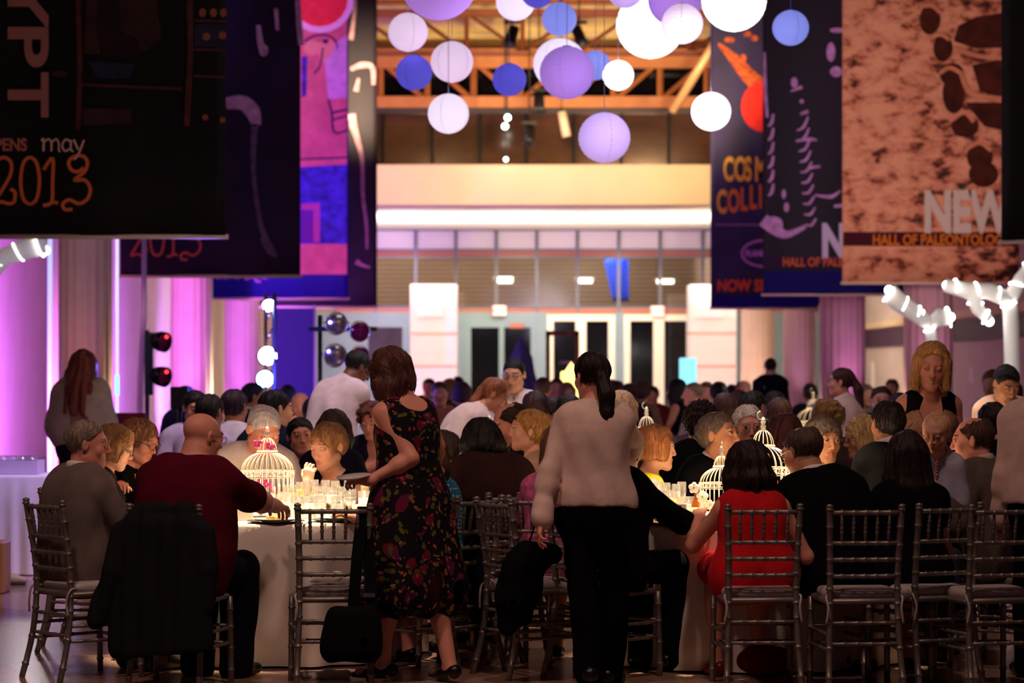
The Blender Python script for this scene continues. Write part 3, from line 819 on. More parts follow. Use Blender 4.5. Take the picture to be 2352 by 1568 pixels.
        v, q = S.mesh(gb, (), nz); mesh_np({'dress': 'dress', 'tank': 'top', 'blouse': 'blouse'}[kind], v, q, m, root)
    elif kind == 'shawl':
        S = SDF(); add_torso(S, k, sp, .035, .1, .97, .08, .02)
        for i in (0, 1):
            sh, el, wr = k.arm[i]; S.rc(sh, el, .10, .10, .09); S.rc(el, lerp(el, wr, .6), .095, .085, .08); S.rc(N, sh, .07, .085, .06)
            S.rc(torso_at(k, .45)[0], el, .13, .10, .1)
        S.chain(ring_pts(k, .085, .015, -170, 170, 15), [.028] * 15, .03)
        S.el(N + u * .07 + f_ * .02, [.068, .068, .07], np.stack([r_, f_, u], 1), .02, 'S')
        v, q = S.mesh(gb, (), wrinkles(.009, 16, sd)); mesh_np('shawl', v, q, m, root)
    # lower half
    kind, rgb = bottom[0], bottom[1]
    if kind in ('trousers', 'skirt') or (kind == 'none' and False):
        S = SDF(); bm = cloth('%s_%d_%d_%d' % (kind, *rgb), rgb)
        add_torso_low(S, k, sp, .014)
        if kind == 'trousers':
            for i in (0, 1):
                hip, kn, an, toe = k.leg[i]; g = b * (1 + (sp['fat'] - 1) * .5)
                S.rc(hip, kn, .088 * g + .010, .066 * g + .008, .04); S.rc(kn, an + np.array([0, 0, -.035]), .068 * g + .008, .066 * g + .004, .03); S.el(lerp(kn, an, .30) + np.array([0, -.016, 0]), np.array([.062, .064, .13]) * g + .006, None, .04)
        else:
            if seated:
                for i in (0, 1): S.rc(k.leg[i][0], k.leg[i][1], .105 * b, .08 * b, .06)
            else: S.rc([0, 0, k.P[2]], [0, 0, .5], .16, .17, .08)
        v, q = S.mesh(gb * 1.15, (), wrinkles(.004, 22, sd)); mesh_np('trousers' if kind == 'trousers' else 'skirt', v, q, bm, root)
    sc = sp.get('shoe', (14, 12, 12))
    if sc and not sp.get('noshoe'):
        for i in (0, 1):
            hip, kn, an, toe = k.leg[i]; S = SDF(); fl = an[2] - .085
            heel = np.array([an[0], an[1], fl + .035]) - toe * .045
            if sp['fem'] and kind != 'trousers':
                S.rc(heel + np.array([0, 0, .012]), heel + toe * .1 + np.array([0, 0, -.006]), .036, .036, .03); S.rc(heel + toe * .1 + np.array([0, 0, -.006]), heel + toe * .205 + np.array([0, 0, -.018]), .034, .016, .03)
                S.el(heel + toe * .06 + np.array([0, 0, .055]), [.034, .06, .03], head_frame(math.degrees(math.atan2(toe[0], toe[1])), 0, 0), .01, 'S')
            else:
                S.rc(heel + np.array([0, 0, .025]), heel + toe * .1 + np.array([0, 0, .02]), .042, .045, .03); S.rc(heel + toe * .1, heel + toe * .20, .042, .030, .03)
            S.half([0, 0, fl + .003], [0, 0, -1])
            v, q = S.mesh(.010 if lod == 'A' else .016)
            if len(q): mesh_np('shoe', v, q, mat('shoe_%d_%d_%d' % tuple(sc), lin(sc), .35), root)

def add_torso_low(S, k, sp, off):
    for i in range(5):
        t = -.14 + .30 * i / 4; p, r, f, u = torso_at(k, t); R_, W_ = (FR, FW) if sp['fem'] else (MR, MW); fr = 1 + (sp['fat'] - 1) * .7
        S.rc(p - r * interp(TT, W_, t) * k.b, p + r * interp(TT, W_, t) * k.b, interp(TT, R_, t) * k.b * fr + off, None, .05)

def tie(k, sp, root, rgb, gb, off):
    S = SDF(); a = k.N + k.f * .075 + k.u * .0; p1, r, f1, u1 = torso_at(k, .72); p2, r, f2, u2 = torso_at(k, .30)
    rr = (FR if sp['fem'] else MR); d1 = interp(TT, rr, .72) * k.b * sp['fat'] + .006; d2 = interp(TT, rr, .30) * k.b * sp['fat'] + .014
    if sp.get('child'): d1 *= .95
    S.el(a, [.017 * k.b, .012 * k.b, .02 * k.b], np.stack([k.r, k.f, k.u], 1), .006)
    for t in np.linspace(0, 1, 9):
        p = lerp(a, p1 + f1 * d1, min(1, t * 2)) if t < .5 else lerp(p1 + f1 * d1, p2 + f2 * d2, t * 2 - 1)
        S.el(p, [(.014 + .022 * t) * k.b, .009, .035 * k.b], np.stack([k.r, k.f, k.u], 1), .01)
    v, q = S.mesh(min(gb, .009)); mesh_np('tie', v, q, rgb if not isinstance(rgb, tuple) else cloth('tie_%d_%d_%d' % rgb, rgb), root)

def glasses(rgb=(20, 18, 20), push=0, lift=0):
    def fn(k, sp, root, lod, gb):
        R, H, hs = k.R, k.H, k.hs
        def L(x, y, z): return H + R @ (np.array([x, y + push, z + lift]) * hs)
        mb = MB()
        for sg in (-1, 1):
            mb.tube([L(sg * .033 + .024 * math.cos(a), .104 - .008 * abs(math.cos(a)) * (1 if math.cos(a) * sg > 0 else 0), .010 + .018 * math.sin(a)) for a in np.linspace(0, 2 * math.pi, 20, endpoint=False)], .0019, 6, closed=True)
            mb.tube([L(sg * .057, .097, .016), L(sg * .074, .06, .016), L(sg * .083, .0, .014), L(sg * .080, -.025, -.002)], .0019, 6)
        mb.tube([L(-.010, .104, .014), L(0, .107, .017), L(.010, .104, .014)], .0018, 6)
        fr = mb.build('spectacles', mat('spectacle_frame_%d' % rgb[0], lin(rgb), .25, .6 if rgb[0] > 90 else 0), root)
        ln = MB()
        for sg in (-1, 1): ln.add([L(sg * .033 + .0235 * math.cos(a), .101, .010 + .0175 * math.sin(a)) for a in np.linspace(0, 2 * math.pi, 20, endpoint=False)], [tuple(range(20))])
        g = mat('spectacle_lens', (1, 1, 1), .03, trans=1, ior=1.0); ln.build('lens', g, fr)
    return fn
# ------------------------------------------------------------------ the hall
SF = 94.4; YF = F / SF            # glazed entrance front
SG = 111.0; YG = F / SG           # gallery front above it
def fx(px): return (px - CX) / SF
def fz(py): return CH + (HY - py) / SF
def gx(px): return (px - CX) / SG
def gz(py): return CH + (HY - py) / SG

def floor_mat():
    m = bpy.data.materials.new('polished_terrazzo'); m.use_nodes = True; nt = m.node_tree; b = nt.nodes['Principled BSDF']
    tc = nt.nodes.new('ShaderNodeTexCoord'); mp = nt.nodes.new('ShaderNodeMapping'); mp.inputs['Rotation'].default_value = (0, 0, math.radians(38)); mp.inputs['Location'].default_value = (.35, .2, 0)
    nt.links.new(tc.outputs['Object'], mp.inputs[0])
    ck = nt.nodes.new('ShaderNodeTexChecker'); ck.inputs['Scale'].default_value = .55
    ck.inputs['Color1'].default_value = (*lin((178, 142, 122)), 1); ck.inputs['Color2'].default_value = (*lin((128, 98, 96)), 1)
    nt.links.new(mp.outputs[0], ck.inputs[0])
    n = nt.nodes.new('ShaderNodeTexNoise'); n.inputs['Scale'].default_value = 120; n.inputs['Detail'].default_value = 6; nt.links.new(tc.outputs['Object'], n.inputs['Vector'])
    r = nt.nodes.new('ShaderNodeMapRange'); r.inputs[1].default_value = .35; r.inputs[2].default_value = .65; r.inputs[3].default_value = .75; r.inputs[4].default_value = 1.2; nt.links.new(n.outputs[0], r.inputs[0])
    mx = nt.nodes.new('ShaderNodeVectorMath'); mx.operation = 'SCALE'; nt.links.new(ck.outputs[0], mx.inputs[0]); nt.links.new(r.outputs[0], mx.inputs['Scale'])
    nt.links.new(mx.outputs[0], b.inputs['Base Color']); b.inputs['Roughness'].default_value = .22; b.inputs['Specular IOR Level'].default_value = .55
    return m
fl = mk('floor', [(-9, 2, 0), (9, 2, 0), (9, 78, 0), (-9, 78, 0)], [(0, 1, 2, 3)], floor_mat(), None, False); structure(fl)
PLASTER = mat('warm_plaster', lin((214, 196, 182)), .8, var=.06, vscale=2, bump=.05, bscale=30)
CREAM = mat('cream_paint', lin((238, 214, 166)), .75, var=.04, vscale=1.5)
WHITEP = mat('white_paint', lin((240, 236, 226)), .6, var=.03, vscale=2)
STEEL = mat('orange_steel', lin((196, 122, 62)), .5, .1, var=.12, vscale=4)
RUST = mat('brown_steel', lin((128, 66, 40)), .5, .1, var=.12, vscale=4)
DARKFRAME = mat('dark_window_frame', lin((58, 48, 50)), .4, .5)
GREYFRAME = mat('grey_window_frame', lin((104, 104, 112)), .4, .4)
TEALP = mat('teal_grey_paint', lin((122, 142, 146)), .5, var=.05, vscale=3)
REDBAND = mat('red_brown_band', lin((168, 98, 76)), .6)
NIGHT = mat('night_glass', (.004, .004, .005), .06, spec=.5)
BROWNGLASS = mat('brown_reflecting_glass', lin((92, 62, 44)), .12, .25, var=.35, vscale=.9, stretch=(1, 1, 2.5))
w = MB().box((-7.45, 40, 4.9), (.3, 76, 9.8)).build('wall_left', PLASTER, None, False); structure(w)
w = MB().box((8.65, 40, 4.9), (.3, 76, 9.8)).build('wall_right', PLASTER, None, False); structure(w)
o = MB().box((8.47, 44, 2.30), (.06, 66, .40)).build('trim_1', mat('dark_purple_band', lin((70, 34, 64)), .6), None, False); structure(o)
o = MB().box((8.45, 44, 2.60), (.10, 66, .14)).build('trim_2', CREAM, None, False); structure(o)
o = MB().box((8.46, 44, .10), (.05, 66, .20)).build('baseboard_right', DARKFRAME, None, False); structure(o)
o = MB().box((-7.27, 44, .10), (.05, 66, .20)).build('baseboard_left', DARKFRAME, None, False); structure(o)
# a brown door frame and dark jamb on the purple wall
o = MB().box((-7.24, F / 171 , 2.2), (.12, .9, 4.4)).build('trim_3', mat('dark_brown_jamb', lin((84, 40, 34)), .6), None, False); structure(o)
c = MB().box((.6, 30, 9.95), (18.5, 60, .2)).build('ceiling', mat('dark_ceiling', lin((120, 92, 70)), .9), None, False); structure(c)
# upper back wall, cream, with seams
m = mat('cream_upper_wall', lin((240, 208, 140)), .8, var=.05, vscale=.8)
Yu = YG + 1.6; su = F / Yu
def uz(py): return CH + (HY - py) / su
def ux(px): return (px - CX) / su
o = MB().box((0.6, Yu + .25, (uz(150) + 9.85) / 2), (18, .3, 9.85 - uz(150))).build('wall_back', m, None, False); structure(o)
for i, py in enumerate((18, 78, 112)):
    o = MB().box((0.6, Yu + .07, uz(py)), (18, .06, .06)).build('trim_%d' % (4 + i), CREAM, None, False); structure(o)
# gallery front and the bright soffit behind it
o = MB().box((0.6, YG + .2, (gz(378) + gz(470)) / 2), (17, .4, gz(378) - gz(470))).build('gallery_front', CREAM, None, False); structure(o)
o = MB().box((0.6, (YG + YF) / 2 + .3, gz(470) + .05), (17, YF - YG - .5, .1)).build('soffit', WHITEP, None, False); structure(o)
o = MB().box((0.6, Yu - .6, gz(378) - .05), (17, 1.8, .1)).build('gallery_ledge', CREAM, None, False); structure(o)
# gallery windows
ums = [771, 880, 993, 1102, 1208, 1318, 1427, 1536, 1645, 1754]
zt, zb = uz(245), uz(378)
for i in range(len(ums) - 1):
    x0, x1 = ux(ums[i]), ux(ums[i + 1])
    wroot = MB().box(((x0 + x1) / 2, Yu + .1, (zt + zb) / 2), (x1 - x0 - .02, .02, zt - zb)).build('window_%d' % (i + 1), BROWNGLASS, None, False); structure(wroot)
    fr = MB().box((x0, Yu + .03, (zt + zb) / 2), (.07, .16, zt - zb)).box((x1, Yu + .03, (zt + zb) / 2), (.05, .16, zt - zb)).box(((x0 + x1) / 2, Yu + .03, zt - .07), (x1 - x0, .18, .16)).build('window_frame', DARKFRAME, wroot, False)
o = MB().box((0.6, Yu + .1, (uz(150) + uz(245)) / 2), (17, .05, uz(150) - uz(245))).build('window_clerestory', NIGHT, None, False); structure(o)
# roof trusses
def truss(name, Y, pyb, pyt, hb, ht, m, webs):
    s = F / Y; X = lambda p: (p - CX) / s; Z = lambda p: CH + (HY - p) / s
    mb = MB().box((.6, Y, Z(pyb)), (16.5, .22, hb / s)).box((.6, Y, Z(pyt)), (16.5, .22, ht / s))
    r = mb.build(name, m, None, False); structure(r)
    wb = MB()
    for (a, b, t) in webs:
        p, q = Vector((X(a[0]), Y, Z(a[1]))), Vector((X(b[0]), Y, Z(b[1]))); wb.tube([p, q], t / s / 1.6, 4)
    wb.build('web_bar', m, r, False)
webs = []
for i, x in enumerate(range(660, 1800, 107)):
    webs.append(((x, 232), (x, 140), 11))
    webs.append(((x, 140), (x + 107, 232), 9) if x < 1180 else ((x + 107, 140), (x, 232), 9))
truss('truss', Yu - .5, 235, 135, 26, 44, STEEL, webs)
webs = []
for i, x in enumerate(range(560, 1900, 128)):
    webs.append(((x, 125), (x, 30), 8)); webs.append(((x, 30), (x + 128, 120), 7) if x < 1180 else ((x + 128, 30), (x, 120), 7))
truss('truss', Yu - 2.0, 122, 30, 10, 17, RUST, webs)
truss('truss', Yu - 3.0, -60, 4, 10, 10, RUST, [((x, -60), (x + 40, 4), 7) for x in range(560, 1900, 128)])
o = MB().tube([W(1660, 70, 116), W(1545, 255, 114)], .09, 10).build('roof_strut', mat('pale_steel', lin((226, 176, 120)), .4, .2), None); structure(o)
# ---- entrance front: curtain wall bays
mull = [769, 862, 955, 1047, 1140, 1233, 1326, 1421, 1516, 1614, 1708, 1801]
PALEPANE = mat('frosted_pane', lin((226, 220, 214)), .35)
def pane_mat():
    m = bpy.data.materials.new('clear_pane'); m.use_nodes = True; nt = m.node_tree; nt.nodes.remove(nt.nodes['Principled BSDF'])
    g = nt.nodes.new('ShaderNodeBsdfGlossy'); g.inputs['Roughness'].default_value = .08; t = nt.nodes.new('ShaderNodeBsdfTransparent'); t.inputs[0].default_value = (.8, .78, .76, 1)
    x = nt.nodes.new('ShaderNodeMixShader'); x.inputs[0].default_value = .16; nt.links.new(t.outputs[0], x.inputs[1]); nt.links.new(g.outputs[0], x.inputs[2])
    nt.links.new(x.outputs[0], nt.nodes['Material Output'].inputs[0]); return m
PANE = pane_mat()
wn = 20
for i in range(len(mull) - 1):
    x0, x1 = fx(mull[i]), fx(mull[i + 1]); xc = (x0 + x1) / 2; wd_ = x1 - x0
    fr = MB().box((x0, YF, (fz(527) + fz(717)) / 2), (.075, .14, fz(527) - fz(717)))
    for py, h in ((528, .05), (574, .05), (590, .04), (706, .05)): fr.box((xc, YF, fz(py)), (wd_, .12, h))
    r = fr.build('window_%d' % wn, GREYFRAME, None, False); structure(r); wn += 1
    MB().box((xc, YF + .02, (fz(529) + fz(573)) / 2), (wd_ - .08, .02, fz(529) - fz(573))).build('frosted_pane', PALEPANE, r, False)
    MB().box((xc, YF - .02, fz(582)), (wd_ - .07, .06, .14)).build('transom_panel', REDBAND, r, False)
    MB().box((xc, YF + .02, (fz(591) + fz(705)) / 2), (wd_ - .08, .015, fz(591) - fz(705))).build('pane', PANE, r, False)
    MB().box((xc, YF - .02, fz(713)), (wd_ - .07, .06, .11)).build('transom_panel', REDBAND, r, False)
# lobby behind the panes: slatted wall
sl = bpy.data.materials.new('slatted_lobby_wall'); sl.use_nodes = True; nt = sl.node_tree; b = nt.nodes['Principled BSDF']
tc = nt.nodes.new('ShaderNodeTexCoord'); wv = nt.nodes.new('ShaderNodeTexWave'); wv.bands_direction = 'Z'; wv.inputs['Scale'].default_value = 2.6; nt.links.new(tc.outputs['Object'], wv.inputs[0])
rp = nt.nodes.new('ShaderNodeValToRGB'); rp.color_ramp.elements[0].color = (*lin((112, 88, 72)), 1); rp.color_ramp.elements[1].color = (*lin((186, 160, 132)), 1); nt.links.new(wv.outputs[0], rp.inputs[0]); nt.links.new(rp.outputs[0], b.inputs['Base Color'])
o = MB().box((0.6, 75.5, 3), (17, .2, 6)).build('wall_lobby', sl, None, False); structure(o)
o = MB().box((0.6, 72.6, 6.05), (17, 6, .1)).build('ceiling_lobby', CREAM, None, False); structure(o)
spot('lobby_light', (-4, 71, 5.6), (-3, 75.4, 2.0), 1100, (1, .85, .66), 160, 1, .2); spot('lobby_light', (2, 71, 5.6), (1.5, 75.4, 2.0), 900, (1, .85, .66), 160, 1, .2)
LAMP = mat('lobby_lamp', (1, 1, 1), .5, emit=(.85, 1, .85), es=9)
for px, py, wpx, hpx, lb in ((1157, 643, 40, 13, 'bright strip lamp behind the glazing above the teal door'), (1342, 645, 36, 9, 'thin strip lamp behind the glazing above the central white doors'), (1528, 647, 38, 8, 'thin strip lamp behind the glazing nearest the bright pylon beside the banners')):
    s = F / 72.5; p = W(px, py, s); t = thing('strip_lamp', lb, 'lamp', p)
    MB().box((0, .05, .06), (wpx / s + .1, .10, .05)).build('housing', WHITEP, t, False); MB().box((0, 0, 0), (wpx / s, .1, hpx / s)).build('diffuser', LAMP, t, False); MB().tube([(-.2, .05, .08), (-.2, .05, 6.0 - p.z)], .01).build('rod', BLACKM, t)
# blue lit hanging cloth in the lobby
s = F / 71.5; p = W(1415, 690, s)
mb = MB(); n = 16
vs = []; fs = []
for j in range(9):
    for i in range(n + 1): vs.append((( i / n - .5) * .62 * (1 - .35 * j / 8) + .12 * j / 8, .06 * math.sin(i * 1.9), 1.05 - j * .135))
for j in range(8):
    for i in range(n): a = j * (n + 1) + i; fs.append((a, a + 1, a + n + 2, a + n + 1))
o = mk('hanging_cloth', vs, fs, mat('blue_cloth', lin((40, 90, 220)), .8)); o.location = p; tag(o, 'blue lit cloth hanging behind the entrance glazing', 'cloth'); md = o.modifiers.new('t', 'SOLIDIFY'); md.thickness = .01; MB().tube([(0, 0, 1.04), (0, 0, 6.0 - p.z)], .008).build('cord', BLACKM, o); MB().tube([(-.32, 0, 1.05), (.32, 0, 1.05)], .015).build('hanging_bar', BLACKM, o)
spot('blue_lobby_spot', (2.2, 69.9, 5.2), (p.x, p.y, p.z + .5), 420, (.1, .35, 1), 35, .6, .05)
# door wall
dz = fz(717)
mb = MB()
for a, b_ in ((700, 1066), (1232, 1257), (1412, 1433), (1587, 1900)): mb.box(((fx(a) + fx(b_)) / 2, YF, dz / 2), (fx(b_) - fx(a), .2, dz))
mb.box(((fx(1066) + fx(1232)) / 2, YF, (dz + fz(738)) / 2), (fx(1232) - fx(1066), .2, dz - fz(738)))
o = mb.build('wall_entrance', TEALP, None, False); structure(o)
DOORW = mat('white_door_frame', lin((236, 226, 196)), .45)
dn = 1
def double_door(x0, x1, ptop, panes, pt, m, hm):
    global dn
    X0, X1, zt = fx(x0), fx(x1), fz(ptop); r = MB()
    fw = .10
    edges = [X0] + [q for a, b_ in panes for q in (fx(a), fx(b_))] + [X1]
    for i in range(0, len(edges), 2): r.box(((edges[i] + edges[i + 1]) / 2, YF - .06, zt / 2), (edges[i + 1] - edges[i], .12, zt))
    for a, b_ in panes:
        r.box(((fx(a) + fx(b_)) / 2, YF - .06, (zt + fz(pt)) / 2), (fx(b_) - fx(a), .12, zt - fz(pt))); r.box(((fx(a) + fx(b_)) / 2, YF - .06, .15), (fx(b_) - fx(a), .12, .3))
    d = r.build('door_%d' % dn, m, None, False); structure(d); dn += 1
    for a, b_ in panes:
        MB().box(((fx(a) + fx(b_)) / 2, YF - .05, (.3 + fz(pt)) / 2), (fx(b_) - fx(a), .02, fz(pt) - .3)).build('door_pane', NIGHT, d, False)
        MB().tube([(fx(a) + .06, YF - .15, .95), (fx(b_) - .06, YF - .15, .95)], .02, 8).build('push_bar', CHROME, d)
double_door(1066, 1232, 738, [(1082, 1146), (1158, 1219)], 752, TEALP, CHROME)
double_door(1257, 1412, 722, [(1271, 1322), (1346, 1397)], 737, DOORW, CHROME)
double_door(1433, 1587, 722, [(1447, 1500), (1525, 1576)], 737, DOORW, CHROME)
# exit signs
ES = mat('exit_sign_face', lin((255, 214, 200)), .4, emit=(1, .62, .52), es=.9); EL = mat('exit_sign_red', lin((220, 60, 50)), .4, emit=(1, .1, .07), es=.6)
for px, py, w_, h_, lb in ((1147, 713, 30, 22, 'lit exit sign over the teal door'), (1510, 714, 30, 22, 'lit exit sign over the white doors by the bright pylon'), (1187, 748, 32, 12, 'small flat red sign over the teal door leaf')):
    p = W(px, py, F / (YF - .2)); t = thing('exit_sign', lb, 'sign', p)
    MB().box((0, 0, 0), (w_ / SF, .08, h_ / SF), bev=.01).build('sign_box', ES if h_ > 15 else REDBAND, t, False)
    if h_ > 15: text('lettering', 'EXIT', .13, (0, -.045, -.065), EL, t, align='CENTER', sx=.85)
    MB().tube([(0, .0, h_ / SF / 2), (0, .18, h_ / SF / 2 + .03)], .02).build('bracket', GREYFRAME, t)
# white pylons
def pylon(px0, px1, ptop, s, lb):
    x0, x1, zt = (px0 - CX) / s, (px1 - CX) / s, CH + (HY - ptop) / s; Y = F / s; w_ = x1 - x0
    t = thing('pylon', lb, 'pylon', ((x0 + x1) / 2, Y + w_ / 2, 0))
    MB().box((0, 0, zt / 2), (w_, w_, zt), bev=.015).build('body', WHITEP, t, False)
    for z in (.9, 1.65, 2.4): MB().box((0, 0, z), (w_ + .02, w_ + .02, .06)).build('seam_band', mat('pink_seam', lin((226, 178, 160)), .6), t, False)
    MB().box((-.08, -w_ / 2 - .02, zt - .45), (w_ * .55, .04, .62)).build('panel', mat('pylon_sign_panel', lin((245, 245, 240)), .5), t, False)
    return t
pylon(942, 1050, 652, 100, 'tall white lit pylon at the entrance beside the dark hanging banners'); pylon(1584, 1692, 653, 101, 'tall white lit pylon at the entrance next to the fluted columns')
spot('pylon_uplight', (W(985, 852, 107).x, W(985, 852, 112).y, .3), (W(990, 700, 100).x, W(990, 852, 100).y, 2.6), 380, (1, .84, .72), 75, .8, .1)
spot('pylon_uplight', (W(1610, 852, 107).x, W(1610, 852, 112).y, .3), (W(1620, 700, 101).x, W(1620, 852, 101).y, 2.6), 380, (1, .82, .70), 75, .8, .1)
# soffit wash and door wash
for x in (-5, -2.4, .2, 2.8, 5.2): spot('soffit_uplight', (x, YG + 4.2, 2.6), (x, YG + 5, 6), 900, (1, .93, .80), 140, 1, .2)
for x in (-2.5, 0.2, 2.6): spot('door_downlight', (x, YF - 2.2, 4.7), (x, YF, 1.2), 420, (1, .90, .72), 110, 1, .2)

# ---- fluted columns on both sides
COLM = mat('column_stone', lin((206, 178, 160)), .6, var=.06, vscale=3)
def column(x, Y, d, flutes=18):
    n = flutes * 6; prof = [(0, 1.10), (.25, 1.10), (.30, 1.03), (.38, 1.0), (6.0, .97), (9.85, .95)]
    v = []; f = []
    for (z, k) in prof:
        for i in range(n):
            a = 2 * math.pi * i / n; r = d / 2 * k * (1 - (.05 * abs(math.sin(a * flutes / 2)) if z > .3 else 0)); v.append((x + r * math.cos(a), Y + r * math.sin(a), z))
    for j in range(len(prof) - 1):
        for i in range(n): f.append((j * n + i, j * n + (i + 1) % n, (j + 1) * n + (i + 1) % n, (j + 1) * n + i))
    o = mk('column', v, f, COLM); structure(o); return o
for px, s, d in ((196, 196, .64), (440, 148, .66), (556, 115, .72)): column((px - CX) / s, F / s, d)
for px, s, d in ((1740, 106, .72), (1836, 114, .66), (1935, 136, .78), (2132, 158, .73)): column((px - CX) / s, F / s, d)
# warm and purple uplights at column bases
def edge_light(px, s, side, col, pw, out=.62):
    x = (px - CX) / s; Y = F / s; spot('column_uplight', (x + side * out, Y + .12, .2), (x + side * .28, Y, 3.2), pw, col, 60, .9, .06)
def front_light(px, s, col, pw, dx=0): x = (px - CX) / s; Y = F / s; spot('column_uplight', (x + dx, Y - 1.1, .2), (x, Y, 3.0), pw, col, 40, 1, .06)
edge_light(196, 196, 1, (1, .70, .46), 750); edge_light(196, 196, -1, (.10, .10, 1), 1300); front_light(196, 196, (1, .30, .42), 130)
edge_light(440, 148, 1, (1, .84, .62), 2600); front_light(440, 148, (.62, .25, 1), 240); edge_light(556, 115, -1, (1, .35, .6), 500); edge_light(556, 115, 1, (.3, .08, .9), 500); front_light(556, 115, (.55, .15, .9), 160)
edge_light(1740, 106, -1, (1, .74, .46), 700); edge_light(1740, 106, 1, (1, .76, .48), 900); front_light(1740, 106, (1, .58, .44), 110); front_light(1836, 114, (.75, .35, .8), 120); edge_light(1836, 114, 1, (.8, .75, .9), 200)
front_light(1935, 136, (.85, .28, .95), 260, .2); edge_light(1935, 136, 1, (.45, .3, 1), 300); edge_light(1935, 136, -1, (1, .62, .5), 220); front_light(2132, 158, (.85, .35, .95), 240); edge_light(2132, 158, -1, (1, .70, .62), 600); edge_light(2132, 158, 1, (.4, .3, 1), 380)
x = (138 - CX) / 184; Y = F / 184; o = MB().box((x, Y, 4.9), (.16, .16, 9.8)).build('trim_20', PLASTER, None, False); structure(o); spot('blue_wash', (x + .02, Y - 1.0, .2), (x, Y, 3.0), 420, (.06, .05, 1), 30, .8, .05)
t = thing('light_bar', 'tall blue white glowing bar between the purple wall and the first fluted column', 'light', ((115 - CX) / 186, F / 186, 0)); MB().box((0, 0, 2.0), (.055, .05, 3.9), bev=.01).build('diffuser', mat('blue_white_bar', lin((190, 200, 255)), .4, emit=(.42, .46, 1), es=1.25), t, False); MB().box((0, 0, .025), (.2, .2, .05)).build('base_plate', BLACKM, t, False)
# ------------------------------------------------------------------ banners
def banner(name, label, x0, x1, pbot, s, m, rod=True, tilt=0):
    """x0,x1: edge columns, pbot: bottom row; local origin at bottom corner, X across, Z up"""
    Y = F / s; z0 = CH + (HY - pbot) / s; w_ = (x1 - x0) / s; top = 9.75 - z0
    t = thing(name, label, 'banner', ((x0 - CX) / s, Y, z0))
    n, k = 24, 12; v = []; f = []
    for d in (0, .012):
        for j in range(k + 1):
            for i in range(n + 1):
                v.append((w_ * i / n, d + .018 * math.sin(i * .55 + s) * (1 - j / k * .3), top * j / k + tilt * (1 - i / n) * (1 - j / k)))
    a0 = (n + 1) * (k + 1)
    for j in range(k):
        for i in range(n):
            a = j * (n + 1) + i; f.append((a, a + 1, a + n + 2, a + n + 1)); f.append((a0 + a, a0 + a + n + 1, a0 + a + n + 2, a0 + a + 1))
    for i in range(n): f.append((i, a0 + i, a0 + i + 1, i + 1))
    for j in range(k):
        a, b_ = j * (n + 1), (j + 1) * (n + 1); f.append((a, b_, a0 + b_, a0 + a)); a += n; b_ += n; f.append((a, a0 + a, a0 + b_, b_))
    mk('cloth_panel', v, f, m, t)
    if rod:
        MB().tube([(-.02, .006, -.012 + tilt), (w_ + .02, .006, -.012)], .022, 8).build('bottom_rod', mat('banner_rod', lin((240, 214, 190)), .35), t)
    def P(px, py): return ((px - x0) / s, (pbot - py) / s)
    return t, P, s
YP = -.024
def ink(name, rgb, rough=.75, var=0, vscale=6): return mat('ink_' + name, lin(rgb), rough, var=var, vscale=vscale, spec=.2)
def flat_ribbon(name, t, P, pts, w, m, y=YP):
    q = [P(*p) for p in pts]
    # smooth the polyline
    if len(q) > 2:
        o = []
        for i in range(len(q) - 1):
            p0, p1, p2, p3 = q[max(0, i - 1)], q[i], q[i + 1], q[min(len(q) - 1, i + 2)]
            for k in range(6):
                u = k / 6; o.append(tuple(.5 * (2 * p1[d] + (p2[d] - p0[d]) * u + (2 * p0[d] - 5 * p1[d] + 4 * p2[d] - p3[d]) * u * u + (3 * p1[d] - p0[d] - 3 * p2[d] + p3[d]) * u ** 3) for d in (0, 1)))
        ws = list(np.interp(np.linspace(0, len(q) - 1, len(o) + 1), range(len(q)), w if isinstance(w, (list, tuple)) else [w] * len(q))); q = o + [q[-1]]
    else: ws = w if isinstance(w, (list, tuple)) else [w] * len(q)
    return q, ws
def art(name, t, P, s, m, ribbons=(), blobs=(), polys=(), y=YP):
    mb = MB(); out = None
    for i, (pts, w) in enumerate(ribbons):
        q, ws = flat_ribbon(name, t, P, pts, w, m)
        if len(ribbons) <= 7: out = MB().ribbon(q, [a / s for a in ws], y - .0002 * i).build(name, m, t, False)
        else: mb.ribbon(q, [a / s for a in ws], y - .0002 * i)
    if mb.v: out = mb.build(name, m, t, False)
    for i, (cx, cy, rx, ry) in enumerate(blobs):
        c = P(cx, cy); out = MB().poly([(c[0] + rx / s * math.cos(a), c[1] + ry / s * math.sin(a)) for a in np.linspace(0, 2 * math.pi, 20, endpoint=False)], y - .0006 - .0002 * i).build(name, m, t, False)
    for i, pts in enumerate(polys): out = MB().poly([P(*p) for p in pts], y - .0001 * i).build(name, m, t, False)
    return out

BLK = mat('banner_black', lin((17, 12, 14)), .7, var=.4, vscale=1.2, spec=.25)
PURB = mat('banner_purple_black', lin((44, 26, 62)), .7, var=.3, vscale=1.0, spec=.25)
BLUB = mat('banner_blue', lin((30, 16, 130)), .7, spec=.25)
ORG = ink('orange', (236, 116, 64)); PNK = ink('pale_pink', (240, 186, 172)); DPK = ink('brown_pink', (172, 112, 104)); REDO = ink('coral', (236, 92, 92)); LIL = ink('lilac', (196, 128, 200))

def lettering(name, t, P, s, body, px, py, hpx, m, sx=1, bold=0, rot=None, shear=0, y=YP):
    q = P(px, py)
    return text(name, body, hpx / s, (q[0], y - .002, q[1]), m, t, rot or (math.pi / 2, 0, 0), sx, 'LEFT', bold, shear)

